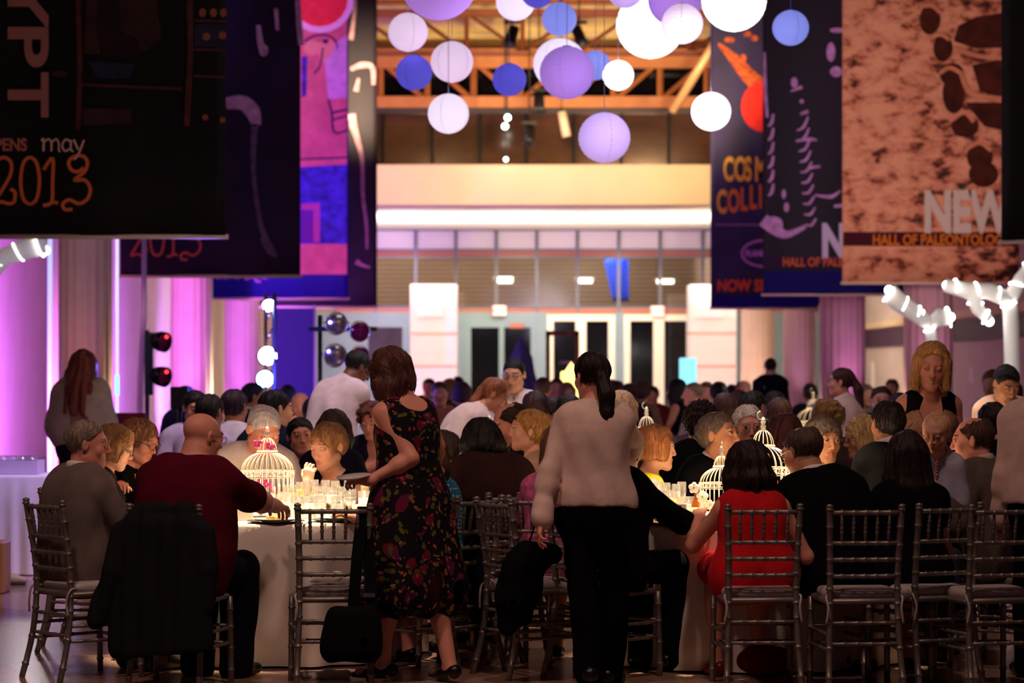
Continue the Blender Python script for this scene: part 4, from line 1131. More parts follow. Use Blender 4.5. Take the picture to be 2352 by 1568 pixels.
def digits2013(t, P, s, x, y, h, m):
    """the curly year 2013; x,y: left foot of the row in pixels, h: digit height"""
    def D(pts): return [(x + a * h, y - b * h) for a, b in pts]
    w = .075 * h
    rib = [(D([(-.02, .72), (.06, .93), (.22, 1.0), (.36, .88), (.34, .62), (.16, .30), (.0, .02), (.16, .06), (.30, .02), (.42, .06), (.44, .26), (.34, .33)]), w),
           (D([(.76, .0), (.62, .12), (.56, .5), (.62, .88), (.76, 1.0), (.90, .88), (.96, .5), (.90, .12), (.76, .0)]), w),
           (D([(1.05, .74), (1.24, .98), (1.24, .5), (1.22, .06), (1.04, -.02)]), w), (D([(1.22, .06), (1.36, .03)]), w),
           (D([(1.90, .78), (1.78, .70), (1.64, .74), (1.58, .90), (1.70, 1.02), (1.88, 1.03), (1.98, .90), (1.92, .70), (1.70, .52), (1.92, .52), (2.04, .34), (1.98, .12), (1.80, .02), (1.60, .10), (1.46, .02), (1.50, -.10), (1.66, -.10)]), w)]
    art('year_numerals', t, P, s, m, rib)

# first left banner, nearest: dark with mural panel
t, P, s = banner('hanging_banner', 'dark exhibition banner at the front left with a large orange year', -66, 519, 540, 262, BLK, tilt=.0)
digits2013(t, P, s, -12, 470, 108, ORG)
lettering('opening_word', t, P, s, 'OPENS', -38, 346, 28, ink('red_brown', (196, 112, 98)), .84, .005)
# "may" in thin curly strokes
art('month_word', t, P, s, PNK, [([(96, 324), (101, 320), (101, 348)], 5), ([(101, 328), (112, 320), (119, 328), (119, 348)], 4), ([(119, 328), (130, 320), (136, 330), (136, 346), (140, 348)], 4),
     ([(164, 326), (152, 321), (144, 334), (150, 347), (162, 342)], 4.5), ([(164, 322), (164, 344), (170, 348)], 4.5), ([(170, 321), (181, 344)], 5), ([(194, 322), (184, 348), (176, 363), (170, 366)], 4.5)])
for ch, py, h, sx_ in (('E', -340, 92, 1.5), ('G', -205, 92, 1.5), ('Y', -56, 92, 1.5), ('P', 54, 92, 1.5), ('T', 168, 92, 1.30)):
    q = P(22, py); text('title_letter', ch, h / s, (q[0], YP - .003, q[1]), DPK, t, (math.pi / 2, math.pi / 2, 0), sx_, 'LEFT', .012)
MUR = ink('mural_brown', (58, 34, 34), var=.5, vscale=5); MUR2 = ink('mural_rust', (84, 42, 40), var=.4, vscale=7); MUR3 = ink('mural_slate', (40, 40, 62), var=.4, vscale=6)
art('mural_bars', t, P, s, MUR2, [([(180, 0), (184, 150), (180, 300)], 12), ([(436, 0), (438, 120), (430, 290)], 14), ([(186, 195), (420, 205)], 6), ([(446, 48), (519, 50)], 6), ([(446, 114), (519, 116)], 6), ([(446, 175), (519, 178)], 6)])
art('mural_figures', t, P, s, MUR, polys=[[(200, 0), (225, 0), (235, 80), (230, 125), (192, 125)], [(275, 0), (360, 0), (372, 90), (330, 120), (278, 72)], [(120, 165), (150, 160), (158, 178), (120, 176)], [(190, 250), (300, 250), (305, 285), (192, 288)]])
art('mural_dark_figure', t, P, s, ink('mural_maroon', (40, 20, 22), var=.3), polys=[[(226, 0), (274, 0), (276, 72), (320, 90), (322, 130), (238, 132), (220, 70)]], y=YP - .001)
art('mural_blue_block', t, P, s, MUR3, polys=[[(202, 140), (310, 148), (300, 180), (225, 180)], [(448, 56), (519, 56), (519, 108), (448, 108)]])
art('mural_dots', t, P, s, ink('mural_gold', (150, 82, 58)), blobs=[(475, 85, 9, 9), (512, 82, 9, 9), (472, 270, 7, 7), (512, 276, 7, 7), (466, 30, 8, 10), (491, 30, 8, 10), (514, 30, 8, 10)])
# second left banner: skeleton leg
t, P, s = banner('hanging_banner', 'purple black banner with a bone leg print and red year, second from the front left', 275, 690, 632, 184, PURB)
digits2013(t, P, s, 302, 588, 78, REDO)
BON = ink('bone_violet', (208, 152, 206), var=.35, vscale=7); BON2 = ink('bone_dim', (112, 82, 120), var=.4, vscale=8)
art('bone_print', t, P, s, BON, [([(520, 238), (556, 236), (580, 256), (590, 290)], [26, 34, 36, 20]), ([(594, 58), (598, 95), (606, 122)], [10, 14, 18]), ([(684, 0), (688, 60), (692, 104)], [12, 14, 12]), ([(634, 20), (638, 70)], [10, 8])], [(606, 116, 11, 14)])
art('shin_print', t, P, s, BON2, [([(586, 285), (582, 360), (586, 430), (598, 510), (612, 552)], [16, 12, 10, 11, 14]), ([(606, 545), (622, 575), (636, 590)], [18, 20, 8])])
# third left banner: coloured wall painting with blue border
t, P, s = banner('hanging_banner', 'banner with a red and blue painted panel and blue hem, third from the front left', 482, 800, 684, 142, BLUB)
art('painted_field', t, P, s, ink('pink_field', (206, 108, 128), var=.18, vscale=4), polys=[[(690, -40), (797, -40), (797, 630), (690, 630)]])
art('painted_disc_edge', t, P, s, ink('disc_edge', (232, 196, 226)), blobs=[(735, 0, 78, 76)], y=YP - .002); art('painted_disc', t, P, s, ink('disc_red', (226, 54, 72), var=.15), blobs=[(735, 0, 64, 62)], y=YP - .004)
art('painted_robe', t, P, s, ink('robe_lilac', (206, 160, 214), var=.15), polys=[[(744, 118), (797, 80), (797, 226), (754, 228)]], y=YP - .003)
art('painted_blue_panel', t, P, s, ink('painted_blue', (62, 52, 176), var=.5, vscale=7), polys=[[(690, 384), (797, 378), (797, 560), (690, 560)], [(693, 130), (706, 130), (704, 220), (693, 225)]], y=YP - .003)
art('painted_head', t, P, s, ink('head_peach', (226, 150, 140)), blobs=[(718, 110, 20, 17)], polys=[[(724, 100), (764, 92), (770, 112), (740, 148)]], y=YP - .004)
art('painted_outline', t, P, s, ink('outline_dark', (60, 40, 92)), [([(700, 96), (720, 84), (752, 82), (772, 96), (774, 112)], 4), ([(742, 110), (736, 150), (722, 170)], 4), ([(754, 228), (762, 260), (768, 304), (797, 300)], 5), ([(762, 260), (797, 252)], 5), ([(764, 276), (797, 266)], 4), ([(690, 366), (797, 362)], 4)], [(748, 96, 7, 5)], y=YP - .006)
art('painted_box', t, P, s, ink('box_magenta', (176, 76, 150)), polys=[[(692, 468), (735, 466), (735, 556), (692, 556)]], y=YP - .005); art('painted_box_core', t, P, s, ink('box_violet', (104, 40, 150)), polys=[[(692, 482), (720, 482), (720, 556), (692, 556)]], y=YP - .007)
digits2013(t, P, s, 500, 640, 60, LIL)
# fourth left banner: full skeleton leg
t, P, s = banner('hanging_banner', 'narrow black banner with a thin skeleton leg, farthest on the left', 598, 866, 703, 125, mat('banner_plum_black', lin((30, 18, 34)), .7, var=.3, vscale=1))
art('skeleton_print', t, P, s, ink('bone_rose', (186, 140, 150), var=.3, vscale=8), [([(816, 0), (812, 50), (806, 92)], [10, 8, 12]), ([(806, 160), (830, 150), (855, 155), (858, 195)], [8, 14, 12, 8]), ([(818, 210), (824, 180)], [12, 6]), ([(808, 262), (812, 290), (822, 325), (832, 370), (834, 450), (842, 520), (843, 572)], [18, 16, 12, 9, 8, 7, 6]), ([(818, 600), (830, 608), (850, 614)], [14, 8, 4])])
# right: nearest black one, cut by the picture edge
banner('hanging_banner', 'plain black banner at the very front right', 2300, 2860, 552, 250, mat('banner_plain_black', lin((24, 18, 17)), .7, var=.25, vscale=2))
# red rock banner
def rock():
    m = bpy.data.materials.new('printed_red_rock'); m.use_nodes = True; nt = m.node_tree; b = nt.nodes['Principled BSDF']; b.inputs['Roughness'].default_value = .7
    tc = nt.nodes.new('ShaderNodeTexCoord'); mp = nt.nodes.new('ShaderNodeMapping'); mp.inputs['Scale'].default_value = (2.2, 1, 3.6); nt.links.new(tc.outputs['Object'], mp.inputs[0])
    n = nt.nodes.new('ShaderNodeTexNoise'); n.inputs['Scale'].default_value = 1.5; n.inputs['Detail'].default_value = 7; n.inputs['Roughness'].default_value = .62; n.inputs['Distortion'].default_value = .25; nt.links.new(mp.outputs[0], n.inputs['Vector'])
    r = nt.nodes.new('ShaderNodeValToRGB'); e = r.color_ramp.elements; e[0].position = .38; e[0].color = (*lin((58, 20, 14)), 1); e[1].position = .60; e[1].color = (*lin((244, 170, 138)), 1)
    k = e.new(.43); k.color = (*lin((170, 86, 60)), 1); k = e.new(.49); k.color = (*lin((226, 146, 118)), 1)
    sx_ = nt.nodes.new('ShaderNodeSeparateXYZ'); nt.links.new(tc.outputs['Object'], sx_.inputs[0]); mr = nt.nodes.new('ShaderNodeMapRange'); mr.inputs[1].default_value = 0; mr.inputs[2].default_value = 2.4; mr.inputs[3].default_value = .05; mr.inputs[4].default_value = -.05; nt.links.new(sx_.outputs[0], mr.inputs[0])
    ad = nt.nodes.new('ShaderNodeMath'); ad.operation = 'ADD'; nt.links.new(n.outputs[0], ad.inputs[0]); nt.links.new(mr.outputs[0], ad.inputs[1]); nt.links.new(ad.outputs[0], r.inputs[0]); nt.links.new(r.outputs[0], b.inputs['Base Color']); return m
t, P, s = banner('hanging_banner', 'red rock photograph banner with large white letters beside the black banner', 1935, 2341, 648, 170, rock())
DRK = ink('rock_shadow', (74, 28, 18), var=.5, vscale=5)
art('rock_print', t, P, s, DRK, polys=[[(2200, 60), (2240, 40), (2301, 30), (2301, 110), (2240, 112), (2190, 95)], [(2232, 150), (2301, 135), (2301, 225), (2250, 210)], [(2216, 236), (2301, 236), (2301, 300), (2260, 290)]], blobs=[(2135, 46, 24, 34), (2165, 112, 22, 30), (2186, 172, 28, 26), (2190, 215, 26, 46), (2216, 290, 32, 26), (2250, 360, 30, 34), (2258, 400, 34, 30)])
art('rock_highlight', t, P, s, ink('rock_light', (222, 142, 112), var=.2), [([(2112, 16), (2140, 14), (2158, 30)], 9), ([(2134, 88), (2160, 80), (2180, 92)], 9), ([(2158, 168), (2180, 156), (2206, 168)], 10), ([(2186, 276), (2214, 258), (2236, 280)], 10), ([(2222, 340), (2250, 328), (2276, 346)], 10), ([(2190, 110), (2240, 128), (2301, 134)], 11), ([(2206, 165), (2230, 215), (2301, 228)], 12)], y=YP - .006)
art('caption_band', t, P, s, ink('band_maroon', (72, 14, 34)), polys=[[(1936, 533), (2340, 533), (2340, 565), (1936, 565)]], y=YP - .008)
lettering('headline', t, P, s, 'NEW', 2120, 530, 92, ink('white', (226, 206, 200)), .66, .035, y=YP - .01)
lettering('caption', t, P, s, 'HALL OF PALEONTOLOGY', 2003, 562, 24, ink('orange_caption', (226, 122, 30)), .78, .006, y=YP - .01)
# skeleton banner behind it
t, P, s = banner('hanging_banner', 'dark banner with violet rib bones and a white letter, behind the red rock banner', 1752, 2108, 675, 150, mat('banner_indigo', lin((22, 12, 34)), .7, var=.4, vscale=1.2))
RB = ink('rib_violet', (208, 156, 214), var=.25, vscale=9)
ribs = [([(1830 + 2 * i, 300 + 24 * i), (1845 + 2 * i, 292 + 25 * i), (1856 + 2 * i, 268 + 26 * i)], [3, 7, 4]) for i in range(10)]
ribs += [([(1764, 290 + 32 * i), (1772, 282 + 32 * i), (1776, 262 + 32 * i)], [4, 8, 5]) for i in range(6)]
ribs += [([(1756, 120), (1757, 200), (1762, 270)], [4, 8, 6]), ([(1828, 324), (1860, 320), (1876, 322)], [5, 9, 4]), ([(1856, 386), (1884, 382)], [8, 5]), ([(1872, 448), (1908, 452), (1930, 438)], [4, 9, 5]), ([(1915, 474), (1934, 472)], [7, 8]), ([(1838, 262), (1856, 256)], [6, 9]), ([(1816, 210), (1842, 200)], [4, 8]), ([(1752, 505), (1785, 530), (1810, 538), (1850, 520)], [30, 26, 16, 8])]
art('rib_print', t, P, s, RB, ribs, [(1824, 190, 8, 12), (1841, 233, 5, 5), (1800, 446, 5, 11), (1806, 476, 6, 11), (1776, 515, 22, 18), (1908, 120, 10, 22), (1920, 165, 14, 12), (1922, 70, 16, 6)])
art('caption_band', t, P, s, ink('band_violet', (56, 26, 66)), polys=[[(1752, 588), (2107, 588), (2107, 614), (1752, 614)]]); art('hem_band', t, P, s, ink('hem_blue', (26, 16, 110)), polys=[[(1754, 622), (2107, 622), (2107, 674), (1754, 674)]])
lettering('headline', t, P, s, 'NEW', 1886, 590, 76, ink('white_lilac', (224, 214, 240)), .68, .035, y=YP - .004)
lettering('caption', t, P, s, 'HALL OF PALEONTOLOGY', 1797, 611, 20, ink('orange_lilac', (222, 112, 60)), .78, .006, y=YP - .006)
# space banner
t, P, s = banner('hanging_banner', 'dark purple space banner with yellow display letters, farthest on the right', 1632, 1884, 707, 121, mat('banner_space', lin((38, 24, 70)), .7, var=.5, vscale=1.4))
art('red_planet', t, P, s, ink('planet', (234, 50, 38), var=.12), blobs=[(1752, 245, 50, 58)])
art('nebula_print', t, P, s, ink('nebula', (188, 86, 44), var=.6, vscale=12), [([(1650, 100), (1690, 140), (1720, 175), (1755, 205)], [5, 26, 34, 40])], [(1716, 78, 8, 7), (1732, 88, 9, 7), (1706, 134, 8, 9), (1675, 92, 12, 6)])
YL = ink('title_yellow', (236, 176, 60)); YO = ink('title_orange', (222, 120, 50))
for i, (ch, px, py) in enumerate((('C', 1661, 414), ('O', 1686, 414), ('S', 1710, 414), ('M', 1733, 414), ('I', 1766, 414), ('C', 1780, 414))): lettering('title_letter', t, P, s, ch, px, py, 54, YL, .46, .022)
for i, (ch, px, py) in enumerate((('C', 1646, 488), ('O', 1671, 486), ('L', 1700, 482), ('L', 1721, 478), ('I', 1742, 476), ('S', 1754, 474), ('I', 1778, 474), ('O', 1790, 474), ('N', 1818, 474), ('S', 1846, 474))): lettering('title_letter', t, P, s, ch, px, py, 52, YO if i > 0 else YL, .46, .022)
art('tagline_print', t, P, s, LIL, [([(1644 + 9 * i, 516), (1650 + 9 * i, 516)], 3) for i in range(12)])
art('oval_mark', t, P, s, LIL, [([(1756 + 52 * math.cos(a), 582 + 30 * math.sin(a)) for a in np.linspace(0, 6.283, 17)], 5)])
lettering('oval_word', t, P, s, 'PLANETARIUM', 1712, 588, 13, LIL, .8, .01)
lettering('opening_word', t, P, s, 'NOW SHOWING', 1647, 668, 26, ink('orange_red', (238, 92, 40)), .80, .011)
art('hem_band', t, P, s, ink('hem_blue', (26, 16, 110)), polys=[[(1634, 680), (1883, 680), (1883, 706), (1634, 706)]])

# ------------------------------------------------------------------ paper lanterns
def paper(name, rgb, es, base=None):
    return mat('paper_' + name, lin(base or rgb), .8, emit=lin(rgb), es=es, var=0)
PAP = {'pink': paper('pink', (236, 208, 240), .78), 'violet': paper('violet', (172, 126, 224), .62), 'blue': paper('blue', (90, 84, 214), .62), 'white': paper('white', (255, 250, 255), 1.9),
       'pale': paper('pale', (240, 226, 250), .92), 'lilac': paper('lilac', (196, 166, 236), .75), 'sky': paper('sky', (130, 140, 232), .8)}
WIRE = mat('lantern_wire', (.25, .25, .3), .4, 1)
LAN = [(1008, -40, 178, 300, 'violet', 'large violet paper lantern cut by the top edge near the banners'), (937, 74, 92, 252, 'pink', 'pale pink paper lantern nearest the narrow skeleton banner'),
       (1038, 142, 98, 256, 'pink', 'pale pink paper lantern touching a deep blue one'), (951, 167, 84, 250, 'blue', 'deep blue paper lantern beside the narrow skeleton banner'),
       (1030, 261, 95, 262, 'pale', 'whitish pink paper lantern hanging lowest on the banner side'), (1170, 183, 78, 240, 'blue', 'deep blue paper lantern alone in front of the roof truss'),
       (1184, 4, 90, 246, 'pale', 'white pink paper lantern at the top beside small blue ones'), (1234, -18, 76, 262, 'blue', 'small blue paper lantern cut by the top edge'),
       (1285, 44, 80, 252, 'sky', 'light blue paper lantern above the overlapping pair'), (1286, 147, 122, 236, 'pale', 'pale pink paper lantern mostly hidden behind a violet one'),
       (1302, 167, 126, 276, 'violet', 'violet paper lantern in front of a pale one'), (1368, 150, 70, 238, 'sky', 'small blue paper lantern peeking out behind the violet one'),
       (1420, 173, 72, 252, 'white', 'small bright white paper lantern beside the blue and violet ones'), (1388, 316, 120, 282, 'lilac', 'pale violet paper lantern hanging lowest before the gallery'),
       (1436, -22, 84, 270, 'lilac', 'pale violet paper lantern cut by the top edge'), (1494, 58, 158, 246, 'white', 'large bright white paper lantern behind violet and pink ones'),
       (1550, 0, 124, 266, 'violet', 'violet paper lantern in front of the large white one'), (1567, 55, 96, 290, 'pink', 'pale pink paper lantern overlapping violet and large white ones'),
       (1686, 0, 150, 280, 'white', 'large bright white paper lantern before the space banner'), (1633, 256, 92, 256, 'white', 'bright white paper lantern at the edge of the space banner'),
       (1816, 64, 84, 262, 'sky', 'blue paper lantern alone before the rib bone banner')]
for (px, py, d, s, col, lb) in LAN:
    p = W(px, py, s); r = d / s / 2; t = thing('paper_lantern', lb, 'lantern', p, random.uniform(0, 6))
    prof = []; nr = 56
    for i in range(nr + 1):
        a = math.pi * (.045 + .955 * i / nr) if i < nr else math.pi * .985
        rr = r * math.sin(a) * (1 - .010 * abs(math.sin(i * math.pi / 4))); prof.append((max(rr, .002), r * .965 * math.cos(a)))
    mb = MB().lathe(prof, n=40); mb.build('paper_shade', PAP[col], t)
    wv = MB()
    for i in range(4):
        a = 2 * math.pi * i / 4; wv.tube([(r * .992 * math.cos(q) * math.cos(a), r * .992 * math.cos(q) * math.sin(a), r * .96 * math.sin(q)) for q in np.linspace(-1.4, 1.42, 15)], .0022, 4)
    wv.build('wire_rib', WIRE, t)
    MB().lathe([(r * .13, r * .955), (r * .15, r * .955), (r * .15, r * .985), (r * .13, r * .985)], close=True).build('top_ring', WIRE, t)
    MB().tube([(0, 0, r * .95), (0, 0, 9.83 - p.z)], .003, 5).build('cord', WIRE, t)
for px, py, pw, col in ((1494, 190, 28, (.9, .86, 1)), (1750, 120, 28, (.95, .9, 1)), (1180, 260, 12, (.85, .75, 1))):
    p = W(px, py, 300); point('lantern_glow', p, pw, col, .25)

# ------------------------------------------------------------------ stage lamps and other gear
def par_can(name, label, px, py, s, r, d, m=CHROME, face=None, pole_to=None):
    """round stage lamp; d: direction of its mouth"""
    p = W(px, py, s); t = thing(name, label, 'stage lamp', p); R_ = Vector(d).to_track_quat('Z', 'Y').to_matrix()
    MB().lathe([(.002, -.9 * r * 1.5), (r * .45, -1.25 * r), (r * .8, -.8 * r), (r * .98, -.1 * r), (r, .55 * r), (r * .93, .55 * r), (r * .9, 0), (r * .5, -.6 * r), (.002, -.7 * r)], R=R_, n=28).build('reflector_can', m, t)
    MB().lathe([(.002, .25 * r), (r * .6, .22 * r), (r * .9, .12 * r)], R=R_, n=24).build('lens', face or mat('lamp_lens_dark', lin((120, 20, 60)), .1, .2), t)
    MB().tube([R_ @ Vector((r * 1.12 * math.cos(a), 0, -r * 1.25 * math.sin(a) * .9 - .02)) for a in np.linspace(0, math.pi, 12)], r * .07, 6).build('yoke', BLACKM, t)
    return t
def stand(label, px, s, ztop, m=BLACKM, spread=.45, r=.025, name='lamp_stand'):
    p = W(px, HY, s); t = thing(name, label, 'stand', (p.x, p.y, 0))
    MB().tube([(0, 0, .35), (0, 0, ztop)], r, 8).build('pole', m, t); MB().tube([(0, 0, .45), (0, 0, .60)], r * 1.8, 8).build('collar', m, t)
    for i in range(3):
        a = 2 * math.pi * i / 3 + .4; MB().tube([(0, 0, .55), (spread * math.cos(a), spread * math.sin(a), .02)], r * .7, 6).build('leg', m, t)
    return t
DKCAN = mat('black_gloss_can', lin((30, 18, 34)), .12, .6)
WHT = mat('lamp_white_hot', (1, 1, 1), .4, emit=(.72, .80, 1), es=22); CYA = mat('lamp_cyan_hot', (1, 1, 1), .4, emit=(.25, .9, 1), es=16); REDL = mat('lamp_red_dot', (1, 0, 0), .4, emit=(1, .02, .03), es=7)
t = stand('black lamp stand before the purple wall by the shawl woman', 338, 205, 2.0)
MB().box((.02, 0, 1.62), (.09, .06, .70)).build('back_plate', BLACKM, t, False)
for py, lb in ((784, 'upper glossy black stage lamp on the stand before the purple wall'), (864, 'lower glossy black stage lamp on the stand before the purple wall')):
    t = par_can('stage_lamp', lb, 370, py, 205, .115, (.8, -.55, -.15), DKCAN); MB().ball((.075, -.11, .05), .018).build('status_light', REDL, t)
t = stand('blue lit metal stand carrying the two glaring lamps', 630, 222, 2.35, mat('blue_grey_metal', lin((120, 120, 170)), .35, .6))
MB().tube([(-.09, 0, .4), (-.09, 0, 2.35)], .018, 6).build('side_pole', CHROME, t)
for i in range(8): MB().tube([(-.09, 0, .5 + .22 * i), (0, 0, .72 + .22 * i)], .009, 5).build('brace', CHROME, t)
par_can('stage_lamp', 'glaring blue white stage lamp, upper on the metal stand', 615, 817, 222, .105, (0, -1, -.05), DKCAN, WHT)
par_can('stage_lamp', 'glaring cyan stage lamp, lower on the metal stand', 609, 870, 222, .095, (0, -1, -.05), DKCAN, CYA)
t = par_can('stage_lamp', 'small black stage lamp with bright lens, at the top of the metal stand', 618, 700, 222, .075, (.1, -.9, -.3), BLACKM, WHT)
p = W(612, 835, 224); point('blue_stage_glow', (p.x, p.y - .5, p.z), 90, (.12, .10, 1), .1); spot('blue_stage_beam', (p.x, p.y - .3, p.z), (-2.5, 17.5, 1.1), 500, (.16, .10, 1), 60, .7, .1)
t = stand('black lamp stand with four chrome stage lamps behind the bending server', 735, 210, 2.15); MB().box((.25, 0, 2.0), (.75, .05, .05)).build('cross_bar', BLACKM, t, False)
for px, py, lb, r, fc in ((773, 742, 'chrome stage lamp, upper on the four lamp stand next to the black pole', .125, CHROME), (826, 760, 'violet lit stage lamp with red lens, upper on the four lamp stand', .115, None), (770, 815, 'chrome stage lamp, lower on the four lamp stand next to the black pole', .13, CHROME), (826, 815, 'violet lit stage lamp, lower on the four lamp stand', .105, None)):
    par_can('stage_lamp', lb, px, py, 212, r, (.1, -1, -.15), CHROME, fc)
# dark screen lit blue
p = W(678, 850, 150); t = thing('backdrop_screen', 'dark blue lit screen panel behind the stage lamps', 'screen', (p.x, p.y, 0))
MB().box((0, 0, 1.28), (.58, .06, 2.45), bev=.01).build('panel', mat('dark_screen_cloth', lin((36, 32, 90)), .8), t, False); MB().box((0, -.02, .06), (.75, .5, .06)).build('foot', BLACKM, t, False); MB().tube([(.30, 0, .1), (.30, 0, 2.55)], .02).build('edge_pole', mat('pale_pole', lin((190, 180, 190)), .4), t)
spot('blue_screen_spot', (p.x - .6, p.y - 3.5, .4), (p.x, p.y, 1.9), 500, (.05, .06, 1), 45, .8, .1)
# glowing thin poles by the purple wall
GLOWP = mat('lit_acrylic_pole', lin((236, 222, 255)), .3, emit=(.75, .72, 1), es=1.1); GLOWC = mat('lit_cyan_sleeve', lin((160, 250, 255)), .3, emit=(.3, .95, 1), es=1.6)
p = W(269, 852, 232); t = thing('lit_pole', 'thin glowing white pole with a cyan stretch beside the shawl woman', 'pole', (p.x, p.y, 0))
MB().tube([(0, 0, .03), (0, 0, 2.95)], .016, 8).build('tube', GLOWP, t); MB().tube([(0, 0, 1.30), (0, 0, 1.50)], .022, 8).build('sleeve', GLOWC, t); MB().lathe([(.002, 0), (.16, 0), (.16, .02), (.03, .04), (.02, .06)]).build('base_plate', BLACKM, t)
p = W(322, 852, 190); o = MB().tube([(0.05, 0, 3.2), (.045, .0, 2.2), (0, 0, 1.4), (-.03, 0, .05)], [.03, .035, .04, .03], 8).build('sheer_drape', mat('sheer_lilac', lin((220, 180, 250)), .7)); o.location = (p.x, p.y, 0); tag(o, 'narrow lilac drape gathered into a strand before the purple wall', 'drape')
# fabric trees with fairy lights
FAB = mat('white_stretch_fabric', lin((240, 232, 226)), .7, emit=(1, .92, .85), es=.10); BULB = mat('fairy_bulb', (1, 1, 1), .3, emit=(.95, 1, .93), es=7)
def fairy_tree(label, base, s, tubes, ends):
    p = W(base, HY, s); t = thing('fairy_light_tree', label, 'light sculpture', (p.x, p.y, 0)); Y = p.y
    def Q(px, py, d=0): return Vector(((px - base) / s, d, CH + (HY - py) / s))
    for (pts, rs) in tubes[:1]: MB().tube([Q(*q) for q in pts], [r * 1.2 / s for r in rs], 10).build('trunk', FAB, t)
    for (pts, rs) in tubes[1:]: MB().tube([Q(*q) for q in pts], [r * 1.25 / s for r in rs], 10).build('branch', FAB, t)
    for (pts, rs) in tubes:
        for (a, b_), r in zip(zip(pts[:-1], pts[1:]), rs):
            A, B = Q(*a), Q(*b_); L = (B - A).length; n = max(1, int(L / .30))
            for i in range(n):
                if A.z < 1.7 and len(pts) > 3 and pts is tubes[0][0]: pass
                c = A.lerp(B, (i + .5) / n); d = (B - A).normalized(); u = d.orthogonal().normalized(); w_ = d.cross(u); R0 = r / s * 1.32
                if c.z > 1.95: MB().tube([c + (u * math.cos(q) + w_ * math.sin(q)) * R0 + d * .015 * q for q in np.linspace(.3, 4.6, 14)], .008, 5).build('light_string', BULB, t)
    for e in ends:
        MB().ball(Q(*e), .05).build('bulb', BULB, t)
    return t
fairy_tree('white fabric tree with fairy lights under the front black banner', 2325, 212, [([(2326, 1176), (2325, 850), (2322, 740), (2318, 680)], [17, 15, 15, 14]), ([(2322, 690), (2270, 668), (2225, 668), (2170, 655)], [14, 15, 15, 12]), ([(2230, 668), (2245, 710), (2272, 735)], [13, 12, 9]), ([(2318, 690), (2345, 640), (2375, 600)], [14, 13, 10])], [(2175, 655), (2272, 738)])
fairy_tree('white fabric tree with fairy lights behind the smiling blonde woman', 2140, 205, [([(2143, 1166), (2142, 860), (2140, 790), (2136, 742)], [13, 12, 11, 10]), ([(2136, 745), (2095, 715), (2062, 692), (2040, 668)], [11, 16, 18, 17]), ([(2136, 742), (2100, 715), (2105, 718)], [11, 13, 13]), ([(2138, 742), (2160, 728), (2184, 728)], [11, 17, 13])], [(2042, 666), (2102, 716), (2183, 728)])
fairy_tree('white fabric tree with fairy lights at the far end under the year banner', -40, 205, [([(-40, 1166), (-40, 900), (-38, 720), (-30, 620)], [16, 15, 14, 14]), ([(-30, 640), (10, 590), (60, 572), (106, 562)], [14, 17, 19, 17])], [(105, 575)])
for px, py in ((2180, 690), (2090, 720), (60, 590)): p = W(px, py, 220); point('fairy_glow', p, 22, (1, .92, .85), .12)

# ------------------------------------------------------------------ things far back
p = W(1195, 860, 150); t = thing('draped_figure', 'tall cone shaped object under a blue cloth near the teal door', 'draped object', (p.x, p.y, 0))
S = SDF(); S.chain([(0, 0, 2.02), (.02, 0, 1.7), (.03, 0, 1.0), (.03, 0, .15)], [.05, .15, .34, .46], .1)
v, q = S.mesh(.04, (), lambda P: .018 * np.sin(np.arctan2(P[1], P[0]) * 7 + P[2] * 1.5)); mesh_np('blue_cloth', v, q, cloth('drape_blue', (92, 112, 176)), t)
WOODG = mat('gilded_wood', lin((128, 98, 44)), .5, .2, var=.2)
p = W(1292, 852, 140); t = thing('gilded_easel', 'tall gilded frame standing before the white doors', 'frame', (p.x, p.y, 0))
fr = MB().box((-.24, 0, 1.55), (.07, .07, 1.3)).box((.24, 0, 1.55), (.07, .07, 1.3)).box((0, 0, 2.16), (.54, .07, .08)).box((0, 0, 1.62 - .55), (.54, .3, .30)); fr.build('frame', WOODG, t, False)
MB().box((0, 0, .45), (.62, .45, .9), bev=.02).build('base_cabinet', WOODG, t, False); MB().box((.05, -.05, 1.68), (.2, .02, .05)).build('plaque', mat('plaque', lin((190, 190, 180)), .4), t, False)
YEL = mat('yellow_lit_panel', lin((255, 236, 120)), .5, emit=(1, .80, .22), es=2.2)
p = W(1312, 880, 180); t = thing('display_case', 'glowing yellow display case below the gilded frame', 'display case', (p.x, p.y, 0)); MB().box((0, 0, .55), (.30, .3, 1.1)).build('base', WOODG, t, False); MB().box((0, 0, 1.33), (.27, .27, .42), bev=.02).build('lit_case', YEL, t, False); MB().lathe([(.002, .52), (.08, .50), (.03, .58), (.002, .62)], c=(0, 0, 1.04), n=14).build('finial', YEL, t)
p = W(1580, 880, 128); t = thing('light_box', 'tall cyan lit screen at the foot of the bright pylon', 'screen', (p.x, p.y, 0)); MB().box((0, 0, .9), (.30, .12, 1.75), bev=.015).build('screen_face', mat('cyan_screen', lin((150, 232, 246)), .4, emit=(.25, .80, .95), es=1.4), t, False); MB().box((0, 0, .02), (.4, .3, .04)).build('foot', BLACKM, t, False)
p = W(925, 830, 130); t = thing('info_board', 'yellow information board behind the standing woman', 'board', (p.x, p.y, 0)); MB().box((0, 0, 1.62), (.22, .04, .42)).build('face', mat('yellow_board', lin((236, 196, 30)), .5, emit=(1, .7, .02), es=.35), t, False); MB().tube([(0, 0, 0.02), (0, 0, 1.45)], .02).build('post', BLACKM, t); MB().box((0, 0, .015), (.3, .3, .03)).build('foot', BLACKM, t, False)
